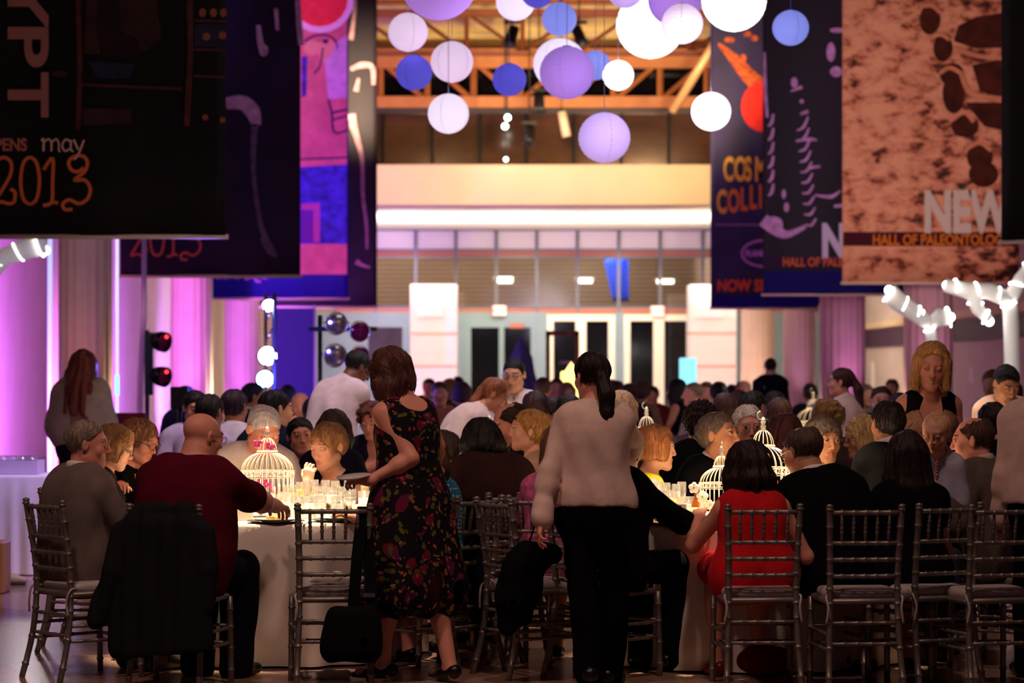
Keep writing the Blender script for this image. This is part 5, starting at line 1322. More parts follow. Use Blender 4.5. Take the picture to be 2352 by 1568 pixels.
p = W(885, 800, 105); t = thing('picture_board', 'dark framed picture board on a stand beside the left pylon', 'board', (p.x, p.y, 0)); MB().box((0, 0, 1.95), (.75, .06, 1.1)).build('picture', mat('dark_picture', lin((52, 46, 40)), .6, var=.4, vscale=3), t, False); MB().box((0, 0, .70), (.08, .08, 1.4)).build('post', BLACKM, t, False); MB().box((0, 0, .02), (.5, .4, .04)).build('foot', BLACKM, t, False)
for px, py, lb in ((1462, 892, 'round orange red reflection glowing at the white door, lower one'), (1476, 885, 'round orange red reflection glowing at the white door, upper one')):
    p = W(px, py, 94.6); p.y = YF - .135; o = MB().ball((0, 0, 0), .05, sc=(1, .5, 1)).build('door_reflection', mat('door_reflection', (1, .2, .05), .4, emit=(1, .28, .02), es=28)); o.location = p; tag(o, lb, 'lamp')  # glowing balls on the door stand in for light reflected in its glass
# spot fixtures under the roof steel
for px, py, s, lb, d in ((1176, 82, 122, 'small black spotlight under the roof steel above the blue lanterns', (-.3, -.3, -1)), (1330, 82, 122, 'small black spotlight under the roof steel beside the light blue lantern', (.4, -.3, -1)), (1238, 236, 118, 'dark spotlight hanging at the truss behind the violet lantern', (0, -.4, -1)), (1216, 310, 112, 'black loudspeaker shaped fixture hanging before the gallery glass', (-.1, -.5, -1))):
    p = W(px, py, s); t = thing('ceiling_spotlight', lb, 'spotlight', p); R_ = Vector(d).to_track_quat('Z', 'Y').to_matrix(); MB().lathe([(.002, -.2), (.10, -.18), (.11, .1), (.14, .2), (.12, .2), (.002, .1)], R=R_, n=16).build('can', BLACKM, t); MB().tube([(0, 0, .1), (0, 0, 9.84 - p.z)], .014).build('stem', BLACKM, t); MB().box((0, 0, .25), (.3, .06, .05)).build('yoke', BLACKM, t, False)
for px, py, s, lb in ((1160, 290, 112, 'cluster lamp glaring before the gallery glass, upper'), (1166, 270, 112, 'bare bright bulb above the cluster lamp at the gallery'), (1162, 366, 112, 'small dim bulb low at the gallery glass')):
    p = W(px, py, s); t = thing('bare_bulb', lb, 'lamp', p); MB().ball((0, 0, 0), .06 if py < 300 else .04).build('bulb', mat('bulb_cold', (1, 1, 1), .4, emit=(.7, 1, .95), es=14 if py < 300 else 2), t); MB().tube([(0, 0, .05), (0, 0, 9.84 - p.z)], .01).build('cable', BLACKM, t)
p = W(1296, 285, 114); o = MB().tube([(-.05, 0, .25), (.05, 0, -.25)], .09, 12).build('hanging_tube', mat('cream_tube', lin((226, 200, 170)), .6)); o.location = p; tag(o, 'short cream tube hanging before the gallery glass', 'tube lamp'); o2 = MB().tube([(-.05, 0, .25), (-.05, 0, 9.84 - p.z)], .01).build('wire', BLACKM, o)
# ------------------------------------------------------------------ tables
LINEN = mat('white_linen', lin((236, 226, 214)), .85, bump=.15, bscale=120, sheen=.1)
NAPK = mat('napkin_linen', lin((244, 238, 230)), .85, bump=.1, bscale=90)
def table(i, label, label_cloth, seed):
    px, s, r, kind = TABLES[i]; x, y = TC[i]
    t = thing('banquet_table', label, 'table', (x, y, 0), 0, None)
    MB().lathe([(.002, .715), (r - .012, .715), (r - .006, .722), (r - .006, .736), (r - .012, .742), (.002, .742)], n=48).build('table_top', mat('plywood', lin((150, 110, 70)), .6), t)
    for a in (45, 135, 225, 315): MB().tube([(.42 * math.cos(math.radians(a)), .42 * math.sin(math.radians(a)), .715), (.5 * math.cos(math.radians(a)), .5 * math.sin(math.radians(a)), 0.0)], .016, 8).build('leg', mat('grey_tube', lin((110, 110, 112)), .4, .7), t)
    n = 144; v = []; f = []; rnd = random.Random(seed); ph = [rnd.uniform(0, 6.28) for _ in range(4)]
    prof = [(0.0, .746), (.3, .746), (.6, .746), (r - .01, .746), (r + .004, .743), (r + .010, .730), (r + .014, .66), (r + .02, .5), (r + .03, .3), (r + .035, .012)]
    for j, (rr, z) in enumerate(prof):
        for k in range(n):
            a = 2 * math.pi * k / n; dp = max(0, .73 - z); w_ = dp * (.045 * math.sin(a * 14 + ph[0]) + .03 * math.sin(a * 9 + ph[1]) + .015 * math.sin(a * 23 + ph[2]))
            q = max(.002, rr + w_ + .03 * dp); v.append((q * math.cos(a), q * math.sin(a), z))
    for j in range(len(prof) - 1):
        for k in range(n): f.append((j * n + k, j * n + (k + 1) % n, (j + 1) * n + (k + 1) % n, (j + 1) * n + k))
    f = [tuple(reversed(q)) for q in f]
    o = mk('tablecloth', v, f, LINEN); o.location = (x, y, 0); tag(o, label_cloth, 'tablecloth')
    return t
table(0, 'round table hidden under the white cloth before the bald man in maroon', 'white cloth on the round table of the tall wire birdcage', 1)
table(1, 'round table hidden under the white cloth before the woman in red', 'white cloth on the round table before the woman in red', 2)
table(2, 'round table behind the woman with the pearls', 'white cloth on the round table behind the woman with the pearls', 3)
table(3, 'round table behind the short haired woman in the black top', 'white cloth on the round table behind the short haired woman in black', 4)
table(4, 'round table between the bearded man and the bending server', 'white cloth on the round table by the bearded man and blonde updo woman', 5)
table(5, 'round table with the glaring cage before the ponytail waitress', 'white cloth on the round table below the ponytail waitress', 6)
table(6, 'round table under the white haired woman with glasses', 'white cloth on the round table under the white haired woman with glasses', 7)
table(7, 'far round table behind the waitress in the white shirt', 'white cloth on the far round table behind the waitress in the white shirt', 8)
table(8, 'far round table behind the floral dress woman', 'white cloth on the far round table behind the floral dress woman', 9)
table(9, 'far round table before the cyan screen', 'white cloth on the far round table before the cyan screen', 10)

def tp(i, px, dy=None, py=None):
    """a spot on table i: column px at depth dy behind the centre (metres)"""
    x, y = TC[i]; Y = y + dy; s = F / Y; return ((px - CX) / s, Y, .747)

# ---- birdcages
CAGEW = mat('cream_wire', lin((246, 236, 214)), .45)
PETAL = mat('white_orchid', lin((248, 240, 232)), .6); MAG = mat('magenta_petal', lin((190, 30, 120)), .6); GREEN = mat('leaf_green', lin((110, 140, 60)), .6)
def cage(label, loc, k=1.0, detail=True, flowers=True):
    t = thing('birdcage', label, 'birdcage', loc, random.uniform(0, 6)); R0 = .155 * k
    zb = .05 * k; z1 = .23 * k; z2 = .265 * k
    MB().lathe([(.002, .03 * k), (R0 * 1.06, .03 * k), (R0 * 1.1, .045 * k), (R0 * 1.04, .06 * k), (.002, .055 * k)], n=36).build('base_tray', CAGEW, t)
    for a in range(4): q = a * math.pi / 2 + .3; MB().ball((R0 * .95 * math.cos(q), R0 * .95 * math.sin(q), .016 * k), .016 * k).build('foot', CAGEW, t)
    n = 28 if detail else 16; mb = MB()
    for i in range(n):
        a = 2 * math.pi * i / n; c, s_ = math.cos(a), math.sin(a)
        mb.tube([(R0 * c, R0 * s_, zb), (R0 * c, R0 * s_, z2)], .0022 * k, 4)
        mb.tube([(R0 * math.cos(p) * c if p < 1.2 else R0 * .36 * c, R0 * math.cos(p) * s_ if p < 1.2 else R0 * .36 * s_, z2 + .12 * k * math.sin(p)) for p in np.linspace(0, 1.2, 8)], .0022 * k, 4)
    mb.build('wire_lattice', CAGEW, t)
    # pierced band
    bd = MB().lathe([(R0 * 1.03, z1), (R0 * 1.05, z1), (R0 * 1.05, z1 + .006), (R0 * 1.03, z1 + .006)], n=40, close=True).lathe([(R0 * 1.03, z2), (R0 * 1.05, z2), (R0 * 1.05, z2 + .006), (R0 * 1.03, z2 + .006)], n=40, close=True)
    for i in range(22):
        a = 2 * math.pi * i / 22; cx, cy = R0 * 1.04 * math.cos(a), R0 * 1.04 * math.sin(a); tx, ty = -math.sin(a), math.cos(a)
        bd.tube([(cx + tx * .014 * k * math.cos(q), cy + ty * .014 * k * math.cos(q), (z1 + z2) / 2 + .014 * k * math.sin(q)) for q in np.linspace(0, 2 * math.pi, 9)[:-1]], .003 * k, 4, closed=True)
    bd.build('scroll_band', CAGEW, t)
    z3 = z2 + .12 * k * .94; R1 = R0 * .37
    up = MB().lathe([(R1, z3), (R1 * 1.1, z3 + .002), (R1 * 1.1, z3 + .010), (R1, z3 + .012)], n=28, close=True)
    for i in range(14):
        a = 2 * math.pi * i / 14; up.tube([(R1 * math.cos(p) * math.cos(a), R1 * math.cos(p) * math.sin(a), z3 + .09 * k * math.sin(p)) for p in np.linspace(0, 1.4, 8)], .002 * k, 4)
    up.build('upper_dome', CAGEW, t)
    zt = z3 + .09 * k
    MB().lathe([(.002, zt - .004), (.014 * k, zt), (.012 * k, zt + .012 * k), (.017 * k, zt + .02 * k), (.010 * k, zt + .03 * k), (.015 * k, zt + .042 * k), (.008 * k, zt + .052 * k), (.010 * k, zt + .06 * k), (.002, zt + .068 * k)], n=14).build('finial', CAGEW, t)
    MB().tube([(0.012 * k + .02 * k * math.sin(q), 0, zt + .055 * k + .022 * k * (1 - math.cos(q)) ) for q in np.linspace(0, 3.0, 10)], .0025 * k, 5).build('hook', CAGEW, t)
    if flowers:
        rnd = random.Random(label)
        for i in range(7):
            a = rnd.uniform(0, 6.28); r = R0 * rnd.uniform(.2, .6); z = rnd.uniform(.09, .2) * k; fl = MB()
            for j in range(5): b_ = 2 * math.pi * j / 5; fl.ball((r * math.cos(a) + .02 * k * math.cos(b_), r * math.sin(a) + .008 * k, z + .02 * k * math.sin(b_)), .016 * k, 8, (1, .5, 1))
            fl.build('orchid', PETAL if i % 3 else MAG, t)
        MB().tube([(0, 0, .06 * k), (.02 * k, 0, .15 * k), (.06 * k, .01, .20 * k)], .003 * k, 5).build('stem', GREEN, t)
        MB().lathe([(.002, .06 * k), (.035 * k, .06 * k), (.04 * k, .13 * k), (.036 * k, .13 * k), (.03 * k, .07 * k)], n=16).build('candle_cup', mat('candle_glow', (1, .8, .5), .5, emit=(1, .74, .38), es=3), t)
    return t
x, y, z = tp(0, 614, 0); cg = cage('white wire birdcage centrepiece on the table of the bald man in maroon', (x, y, z), .92)
for i, (dx, dz) in enumerate(((-.050, .40), (.02, .385), (.01, .185), (-.07, .155))):
    bf = MB(); 
    for sg in (-1, 1): bf.ball((sg * .014, 0, .006), .014, 8, (1, .35, .9)); bf.ball((sg * .009, 0, -.012), .009, 8, (1, .35, 1))
    o = bf.build('paper_butterfly', MAG if i < 3 else mat('amber_petal', lin((190, 120, 40)), .6)); o.location = (x + dx, y - .16 * (1 if i > 1 else .35), z + dz); o.rotation_euler = (0, .4 * i, .3 * i); tag(o, ['magenta butterfly beside the finial of the birdcage by the maroon man', 'magenta butterfly on the upper dome of the birdcage by the maroon man', 'magenta butterfly on the scroll band of the birdcage by the maroon man', 'small amber butterfly on the scroll band of the maroon man birdcage'][i], 'butterfly')
x, y, z = tp(1, 1657, -.18); cage('small white wire birdcage beside the shoulder of the woman in red', (x, y, z), .74)
x, y, z = tp(1, 1753, .02); cage('taller white wire birdcage behind the dark hair of the woman in red', (x, y, z), 1.02)
for i, k in ((2, 1.0), (5, 1.1), (4, .9), (7, 1), (9, 1), (6, .9), (3, .9), (8, 1)):
    cage({2: 'white wire birdcage glowing behind the woman with the pearls', 5: 'glaring white birdcage below the ponytail waitress', 4: 'white birdcage on the table of the bearded man', 7: 'far white birdcage on the table behind the waitress', 9: 'far white birdcage on the table before the cyan screen', 6: 'white birdcage on the table of the white haired woman', 3: 'white birdcage on the table behind the short haired woman', 8: 'far white birdcage on the table behind the floral dress'}[i], (TC[i][0], TC[i][1], .747), k, False, i in (2, 5))
# orchid sprig beside the small cage
x, y, z = tp(1, 1622, -.2); t = thing('orchid_sprig', 'white orchid sprig leaning out beside the small birdcage', 'flower', (x, y, z))
MB().tube([(.06, 0, .0), (.03, 0, .07), (-.02, 0, .13), (-.06, 0, .17)], .003, 5).build('stem', GREEN, t); MB().lathe([(.002, 0), (.028, 0), (.03, .05), (.02, .05)], c=(.06, 0, 0), n=14).build('vase', GLASS, t)
for (fx_, fz_, sc_) in ((-.064, .175, 1), (-.02, .128, 1.1), (.02, .085, .9)):
    fl = MB()
    for j in range(5): b_ = 2 * math.pi * j / 5 + .3; fl.ball((fx_ + .017 * sc_ * math.cos(b_), 0, fz_ + .017 * sc_ * math.sin(b_)), .014 * sc_, 8, (1, .4, 1))
    fl.build('blossom', PETAL, t)

# ---- glasses, plates and small things
def flute(h=.19, r=.026):
    prof = [(.002, 0), (.030, 0), (.030, .003), (.006, .008), (.004, .02), (.004, h * .38), (r * .6, h * .45), (r, h * .7), (r * .92, h), (r * .92 - .0015, h), (r - .0018, h * .7), (r * .55, h * .47), (.002, h * .44)]
    return prof
def goblet(h=.165, r=.040): return [(.002, 0), (.034, 0), (.034, .003), (.006, .009), (.0045, .02), (.0045, h * .40), (r * .7, h * .5), (r, h * .68), (r * .90, h), (r * .90 - .0016, h), (r - .002, h * .68), (r * .66, h * .52), (.002, h * .46)]
def tumbler(h=.125, r=.036): return [(.002, 0), (r * .86, 0), (r, h), (r - .002, h), (r * .84, .008), (.002, .008)]
protos = {}
DRINK = {'water': thin_glass('drink_water', (.95, .96, .95), .04, .25), 'wine': thin_glass('drink_wine', (.95, .84, .48), .04, .45), 'ice': thin_glass('drink_ice', (.97, .97, .95), .05, .6)}
def glass(kind, label, loc, fill=None, group=None):
    nm = {'flute': 'champagne_flute', 'goblet': 'wine_goblet', 'tumbler': 'water_tumbler'}[kind]
    if kind not in protos:
        o = MB().lathe({'flute': flute, 'goblet': goblet, 'tumbler': tumbler}[kind](), n=22).build(nm, GLASS); protos[kind] = o.data; fresh = o
    else:
        fresh = bpy.data.objects.new(nm, protos[kind]); link(fresh)
    fresh.location = loc; tag(fresh, label, 'glass', group)
    if fill:
        pr = {'flute': [(.002, .087), (.014, .090), (.0235, .13), (.0235, .150), (.002, .150)], 'goblet': [(.002, .080), (.026, .087), (.037, .11), (.036, .122), (.002, .122)], 'tumbler': [(.002, .0095), (.030, .0095), (.0325, .085), (.002, .085)]}[kind]
        MB().lathe(pr, n=18).build('drink', DRINK[fill], fresh)
    return fresh
G0 = 'glasses crowded before the short haired woman'; L0 = 'clear stemmed glass in the crowd of glasses before the short haired woman'
for k, (px, dy, kd, fl) in enumerate(((690, -.05, 'flute', 'wine'), (706, .18, 'flute', None), (722, .30, 'flute', 'wine'), (735, .02, 'goblet', 'water'), (748, .22, 'flute', 'wine'), (760, -.10, 'goblet', 'ice'), (712, -.28, 'tumbler', 'ice'), (770, .12, 'flute', None),
                                 (735, -.30, 'tumbler', 'water'), (792, -.05, 'goblet', 'water'), (682, -.35, 'tumbler', 'ice'), (776, -.34, 'tumbler', 'water'), (800, .25, 'flute', 'wine'), (665, .20, 'goblet', 'water'), (662, -.12, 'tumbler', 'ice'))):
    glass(kd, {'flute': 'slim champagne flute among the glasses before the short haired woman in black', 'goblet': 'round bowled goblet among the glasses before the short haired woman in black', 'tumbler': 'low water tumbler among the glasses before the short haired woman in black'}[kd], tp(0, px, dy), fl, {'flute': 'flutes before the short haired woman', 'goblet': 'goblets before the short haired woman', 'tumbler': 'tumblers before the short haired woman'}[kd])
glass('goblet', 'lone goblet below the plate in the hand of the floral dress woman', tp(0, 803, -.38), 'water')
glass('flute', 'tall flute before the curly haired woman beside the floral dress', tp(0, 838, .45), 'wine'); glass('tumbler', 'short tumbler under the tall flute beside the floral dress', tp(0, 836, .34), 'ice')
for k, (px, dy, kd, fl) in enumerate(((1512, .0, 'flute', 'wine'), (1530, .12, 'flute', 'wine'), (1553, -.05, 'flute', 'ice'), (1494, -.25, 'goblet', 'wine'), (1520, -.22, 'goblet', 'ice'), (1540, -.30, 'goblet', 'wine'), (1566, .25, 'flute', None))):
    glass(kd, {'flute': 'slim champagne flute before the woman with the pearls', 'goblet': 'full round goblet before the woman with the pearls'}[kd], tp(1, px, dy), fl, {'flute': 'flutes before the woman with the pearls', 'goblet': 'goblets before the woman with the pearls'}[kd])
glass('tumbler', 'wide tumbler beside the amber bottle near the orchid sprig', tp(1, 1582, -.1), 'water'); glass('goblet', 'goblet seen between the red dress and the black suit', tp(1, 1784, .05), 'water'); glass('tumbler', 'tumbler at the table edge between red dress and black suit', tp(1, 1793, -.30), 'ice')
x, y, z = tp(1, 1599, -.12); t = thing('beer_bottle', 'small amber bottle beside the wide tumbler near the orchid sprig', 'bottle', (x, y, z)); MB().lathe([(.002, 0), (.024, 0), (.026, .004), (.026, .085), (.012, .115), (.011, .15), (.013, .152), (.013, .16), (.002, .16)], n=20).build('bottle_body', mat('amber_glass', lin((150, 70, 16)), .08, trans=.5), t); MB().lathe([(.0265, .02), (.0268, .02), (.0268, .07), (.0265, .07)], n=20).build('paper_label', mat('bottle_label', lin((226, 190, 120)), .6), t)
# place card on a little tree shaped holder
x, y, z = tp(1, 1560, -.62); t = thing('place_card', 'small printed card on a silver tree shaped holder beside the black sleeve', 'card', (x, y, z))
MB().lathe([(.002, 0), (.022, 0), (.006, .018), (.018, .02), (.005, .036), (.013, .038), (.002, .056)], n=12).build('tree_holder', CHROME, t); MB().box((0, 0, .082), (.075, .002, .052)).build('card', mat('card_paper', lin((250, 240, 226)), .7), t, False)
pr_ = MB()
for zz, ww in ((.098, .024), (.086, .046), (.080, .040), (.074, .044)): pr_.box((0, -.0014, zz), (ww, .0006, .0024 if ww > .03 else .006))
pr_.build('print', ink('card_grey', (150, 130, 120)) if 'ink' in globals() else mat('card_grey', lin((150, 130, 120)), .7), t, False)
# chargers, plates, food, cutlery, candles
CHG = mat('black_charger', lin((22, 20, 22)), .25); CHINA = mat('white_china', lin((245, 240, 232)), .2)
FOOD1 = mat('golden_pastry', lin((196, 140, 70)), .7, var=.4, vscale=60); FOOD2 = mat('salad_green', lin((120, 130, 60)), .7, var=.4, vscale=60)
def plate(label, loc, food=None, charger=True):
    if charger:
        c = MB().lathe([(.002, .0), (.11, 0), (.152, .010), (.153, .013), (.11, .004), (.002, .004)], n=40).build('charger_plate', CHG); c.location = loc; tag(c, 'round black charger under ' + label, 'charger plate')
    o = MB().lathe([(.002, .0), (.07, 0), (.115, .014), (.116, .017), (.07, .005), (.002, .005)], n=40).build('dinner_plate', CHINA); o.location = (loc[0], loc[1], loc[2] + (.006 if charger else 0)); tag(o, label, 'plate')
    if food:
        fd = MB(); rnd = random.Random(label)
        for i in range(9): fd.ball((rnd.uniform(-.045, .045), rnd.uniform(-.045, .045), .016 + rnd.uniform(0, .008)), rnd.uniform(.012, .020), 8, (1.2, 1, .7))
        q = fd.build('food_portion', food); q.location = (loc[0], loc[1], loc[2] + (.006 if charger else 0)); tag(q, 'food left on ' + label, 'food')
def ring(i, ang, r): return (TC[i][0] + r * math.sin(math.radians(ang)), TC[i][1] - r * math.cos(math.radians(ang)), .747)
plate('the plate under the reaching hand of the maroon man', ring(0, 6, .64), FOOD1); plate('the plate before the maroon man', ring(0, -26, .66), FOOD2); plate('the plate behind the empty silver chair', ring(0, 38, .64), FOOD2); plate('the plate before the grey suit man', ring(0, -70, .64))
plate('the plate before the short haired woman', ring(0, 168, .62), FOOD1); plate('the plate before the white haired man in the white shirt', ring(0, 205, .62)); plate('the plate beside the floral dress', ring(0, 80, .62), FOOD1)
plate('the plate before the woman with the pearls', ring(1, -100, .62), FOOD2); plate('the plate by the black sleeve on the table', ring(1, -38, .66)); plate('the plate before the woman in red', ring(1, 0, .66)); plate('the plate before the balding man in black', ring(1, 40, .64)); plate('the plate before the grey haired man in black', ring(1, -150, .62)); plate('the plate before the grey haired talking woman', ring(1, 130, .62))
FORK = mat('steel_cutlery', (.75, .74, .72), .2, 1)
def fork(label, loc, rz):
    o = MB(); o.box((0, 0, .003), (.008, .11, .003)).box((0, .072, .004), (.018, .03, .002))
    for k in range(3): o.box(((k - 1) * .0065, .10, .004), (.003, .03, .002))
    q = o.build('fork', FORK, None, False); q.location = loc; q.rotation_euler = (0, 0, rz); tag(q, label, 'fork')
def knife(label, loc, rz):
    o = MB().box((0, -.03, .003), (.011, .09, .005)).box((0, .07, .003), (.016, .12, .002)); q = o.build('table_knife', FORK, None, False); q.location = loc; q.rotation_euler = (0, 0, rz); tag(q, label, 'knife')
fork('steel fork at the rim of the cloth beside the maroon man', ring(0, -13, .72), .3); knife('steel knife at the cloth rim beside the reaching hand', ring(0, 18, .74), -.2); fork('steel fork beside the plate behind the empty chair', ring(0, 28, .74), -.4); knife('steel knife by the black sleeve on the table', ring(1, -24, .74), .3); fork('steel fork before the woman in red', ring(1, -10, .76), .1)
WAXG = mat('votive_glow', lin((255, 236, 200)), .4, emit=(1, .78, .45), es=5)
def votive(label, loc):
    t = thing('votive_candle', label, 'candle', loc); MB().lathe([(.002, 0), (.028, 0), (.034, .06), (.032, .06), (.026, .004), (.002, .004)], n=20).build('glass_cup', mat('frosted_cup', lin((250, 240, 225)), .35, trans=.6), t); MB().lathe([(.002, .005), (.024, .005), (.027, .035), (.002, .035)], n=16).build('wax', WAXG, t); MB().ball((0, 0, .046), .007, 8, (1, 1, 1.8)).build('flame', mat('flame', (1, .8, .4), .5, emit=(1, .72, .3), es=40), t)
votive('glowing votive candle just before the tall birdcage', tp(0, 640, -.22)); votive('glowing votive candle among the glasses near the short haired woman', tp(0, 700, -.18)); votive('glowing votive candle beside the tall flutes and floral dress', tp(0, 822, .10)); votive('glowing votive candle near the woman with the pearls', tp(1, 1520, -.02)); votive('glowing votive candle between the two birdcages', tp(1, 1700, -.12))
votive('glowing votive candle at the bearded man and blonde updo woman', (TC[4][0] - .1, TC[4][1] - .3, .747)); votive('far glowing votive candle behind the floral dress woman', (TC[8][0] - .6, TC[8][1] - .3, .747))
def menu(label, loc, rz, tilt=.35):
    o = MB().box((0, 0, .062), (.085, .003, .125)).build('menu_card', mat('menu_paper', lin((248, 238, 222)), .7), None, False); o.location = loc; o.rotation_euler = (-.1, tilt * 0, rz); tag(o, label, 'menu card')
menu('white menu card standing before the reaching arm of the maroon man', ring(0, -14, .46), .3); menu('white menu card standing near the woman with the pearls', ring(1, -68, .42), -.5)

# ------------------------------------------------------------------ ballroom chairs
def bamboo(pts, r, rings, mb=None):
    """tube with turned rings; rings: fractions of the length"""
    P_ = [Vector(p) for p in pts]; L = [0]
    for a, b_ in zip(P_[:-1], P_[1:]): L.append(L[-1] + (b_ - a).length)
    T = L[-1]; ts = set(l / T for l in L)
    for q in rings:
        for d in (-.009, -.006, -.002, .002, .006, .009): ts.add(min(1, max(0, q + d / T)))
    ts = sorted(ts); o = []; rs = []
    for t_ in ts:
        l = t_ * T; i = max(0, min(len(P_) - 2, np.searchsorted(L, l) - 1)); u = (l - L[i]) / max(1e-9, L[i + 1] - L[i]); o.append(P_[i].lerp(P_[i + 1], u))
        d = min([abs(t_ - q) * T for q in rings] or [1]); rs.append(r * (1.28 if d < .0045 else (1.12 if d < .007 else 1)))
    return (mb or MB()).tube(o, rs, 10)
def smooth(pts, n=5):
    out = []
    for i in range(len(pts) - 1):
        p0, p1, p2, p3 = [np.array(pts[max(0, min(len(pts) - 1, j))], float) for j in (i - 1, i, i + 1, i + 2)]
        for k in range(n): u = k / n; out.append(tuple(.5 * (2 * p1 + (p2 - p0) * u + (2 * p0 - 5 * p1 + 4 * p2 - p3) * u * u + (3 * p1 - p0 - 3 * p2 + p3) * u ** 3)))
    return out + [pts[-1]]
CUSH = mat('grey_satin_cushion', lin((190, 178, 178)), .5, bump=.15, bscale=30, sheen=.2)
def chair_proto():
    t = thing('ballroom_chair', 'silver ballroom chair', 'chair', (0, 0, 0)); H = .895
    xb, xf, yb, yf = .165, .19, -.19, .19
    for sg in (-1, 1):
        pts = smooth([(sg * (xb + .018), yb - .075, 0), (sg * (xb + .006), yb - .02, .22), (sg * xb, yb, .44), (sg * xb, yb - .012, .62), (sg * (xb + .010), yb - .055, H - .012)])
        p = bamboo(pts, .0155, [.08, .24, .40, .48, .56, .64, .72, .80, .90]).build('leg', SILVER, t)
        top = pts[-1]; MB().lathe([(.0155, 0), (.019, .003), (.019, .010), (.013, .014), (.018, .020), (.017, .028), (.002, .034)], c=(top[0], top[1], top[2] - .012), n=12).build('cap', SILVER, p)
        bamboo([(sg * (xf + .004), yf + .012, 0), (sg * xf, yf, .43)], .0150, [.15, .4, .65, .85]).build('leg', SILVER, t)
    def yb_at(z): return np.interp(z, [.44, .62, .885], [yb, yb - .012, yb - .055])
    def xb_at(z): return np.interp(z, [.44, .62, .885], [xb, xb, xb + .010])
    for z, nm, r in ((.862, 'top_rail', .0115), (.715, 'back_rail', .0105), (.635, 'back_rail', .0105), (.555, 'back_rail', .0105)):
        y_, x_ = yb_at(z), xb_at(z); bamboo([(-x_, y_, z), (-x_ * .4, y_ - .008, z), (x_ * .4, y_ - .008, z), (x_, y_, z)], r, [.17, .335, .5, .665, .83]).build(nm, SILVER, t)
    for i in range(5):
        u = (i + 1) / 6; z0, z1 = .715, .862
        bamboo([((u - .5) * 2 * xb_at(z0), yb_at(z0) - .007, z0), ((u - .5) * 2 * xb_at(z1), yb_at(z1) - .007, z1)], .0075, [.35, .5, .65]).build('spindle', SILVER, t)
    MB().box((0, 0, .432), (.385, .385, .030), bev=.010).build('seat', SILVER, t)
    S = SDF()
    for a in np.linspace(-.145, .145, 13):
        S.rc((-.145, a, .462), (.145, a, .462), .019 + .006 * (1 - (a / .145) ** 2), None, .03)
    v, q = S.mesh(.011); mesh_np('cushion', v, q, CUSH, t)
    for sg in (-1, 1):
        MB().tube(smooth([(sg * xb, yb + .03, .462), (sg * (xb + .02), yb - .015, .455), (sg * (xb + .012), yb - .035, .40), (sg * (xb + .022), yb - .03, .33)]), [.006] * 16, 5).build('cushion_tie', CUSH, t)
        for z in (.20, .275): bamboo([(sg * np.interp(z, [0, .43], [xb + .018, xb]), np.interp(z, [0, .22, .44], [yb - .075, yb - .02, yb]), z), (sg * (xf + .002), yf + .005, z)], .0085, [.2, .4, .6, .8]).build('stretcher', SILVER, t)
    for z in (.20, .285): bamboo([(-xf, yf + .006, z), (xf, yf + .006, z)], .0085, [.2, .4, .6, .8]).build('stretcher', SILVER, t)
    for z in (.23, .33): bamboo([(-xb - .004, np.interp(z, [0, .22, .44], [yb - .075, yb - .02, yb]), z), (xb + .004, np.interp(z, [0, .22, .44], [yb - .075, yb - .02, yb]), z)], .0085, [.2, .4, .6, .8]).build('stretcher', SILVER, t)
    return t
CHAIR0 = chair_proto(); CH_USED = [False]
def chair(label, loc, yaw, group=None):
    """yaw: direction the sitter faces, clockwise from straight away"""
    o = CHAIR0 if not CH_USED[0] else copy_tree(CHAIR0); CH_USED[0] = True
    o.location = (loc[0], loc[1], 0); o.rotation_euler = (0, 0, -math.radians(yaw)); o['label'] = label
    if group: o['group'] = group
    elif 'group' in o.keys(): del o['group']
    return o
def chair_for(root, label, dy=-.02, group=None, yaw=None):
    yw = -math.degrees(root.rotation_euler.z) if yaw is None else yaw; a = math.radians(yw)
    return chair(label, (root.location.x + math.sin(a) * dy, root.location.y + math.cos(a) * dy), yw, group)
# ------------------------------------------------------------------ the guests and staff
BLACK = (14, 12, 14); CHAR = (20, 19, 23); NAVY = (20, 20, 36); WSH = (232, 220, 214)
random.seed(7)
HND = lambda px, py, s, **k: dict(px=(px, py, s), **k)
# --- table of the tall birdcage
grey, _ = person('man in grey brown suit seated in profile at the far left silver chair', (203, 1022), 452, 48, (84, 6), lean=(1, 4, 0), top=('suit', (112, 98, 92), {'shirt': (240, 232, 226)}), bottom=('trousers', (70, 60, 58)), hair=('receding', (150, 132, 118)), skin='pink', lod='A', fat=1.08, nose=1.25,
       L=dict(at=(-.14, .42, .79)), R=dict(at=(.20, .38, .78)))
gc = chair_for(grey, 'silver chair of the man in the grey brown suit, at the left end', dy=-.05, yaw=50); gc.location.x += .10; gc.location.y -= .05
p2, _ = person('woman with glasses and brown blonde hair beside the grey suit man', (266, 1028), 414, 85, (92, 22), fem=True, top=('knit', (40, 34, 38)), hair=('bob', (150, 108, 70), .05), skin='fair', lod='A', eyes='down', extra=[glasses((40, 40, 60))], hide_hands=(0, 1))
chair_for(p2, 'silver chair mostly hidden behind the grey suit man')
def lace(k, sp, root, lod, gb):
    mb = MB(); pts = [k.N + k.u * (-.01 - .055 * max(0, -math.cos(a))) + k.r * .118 * math.sin(a) - k.f * (.085 * math.cos(a) - .012 - .02 * max(0, -math.cos(a))) for a in np.linspace(.55, 2 * math.pi - .55, 27)]
    for i, p in enumerate(pts):
        out = nrm(p - k.N); mb.ball(p + out * .008, .0085, 8); mb.ball(p + out * .018 - k.u * .016, .0105, 8, (.8, .8, 1.4))
    mb.build('lace_collar', mat('white_lace', lin((236, 224, 208)), .8), root)
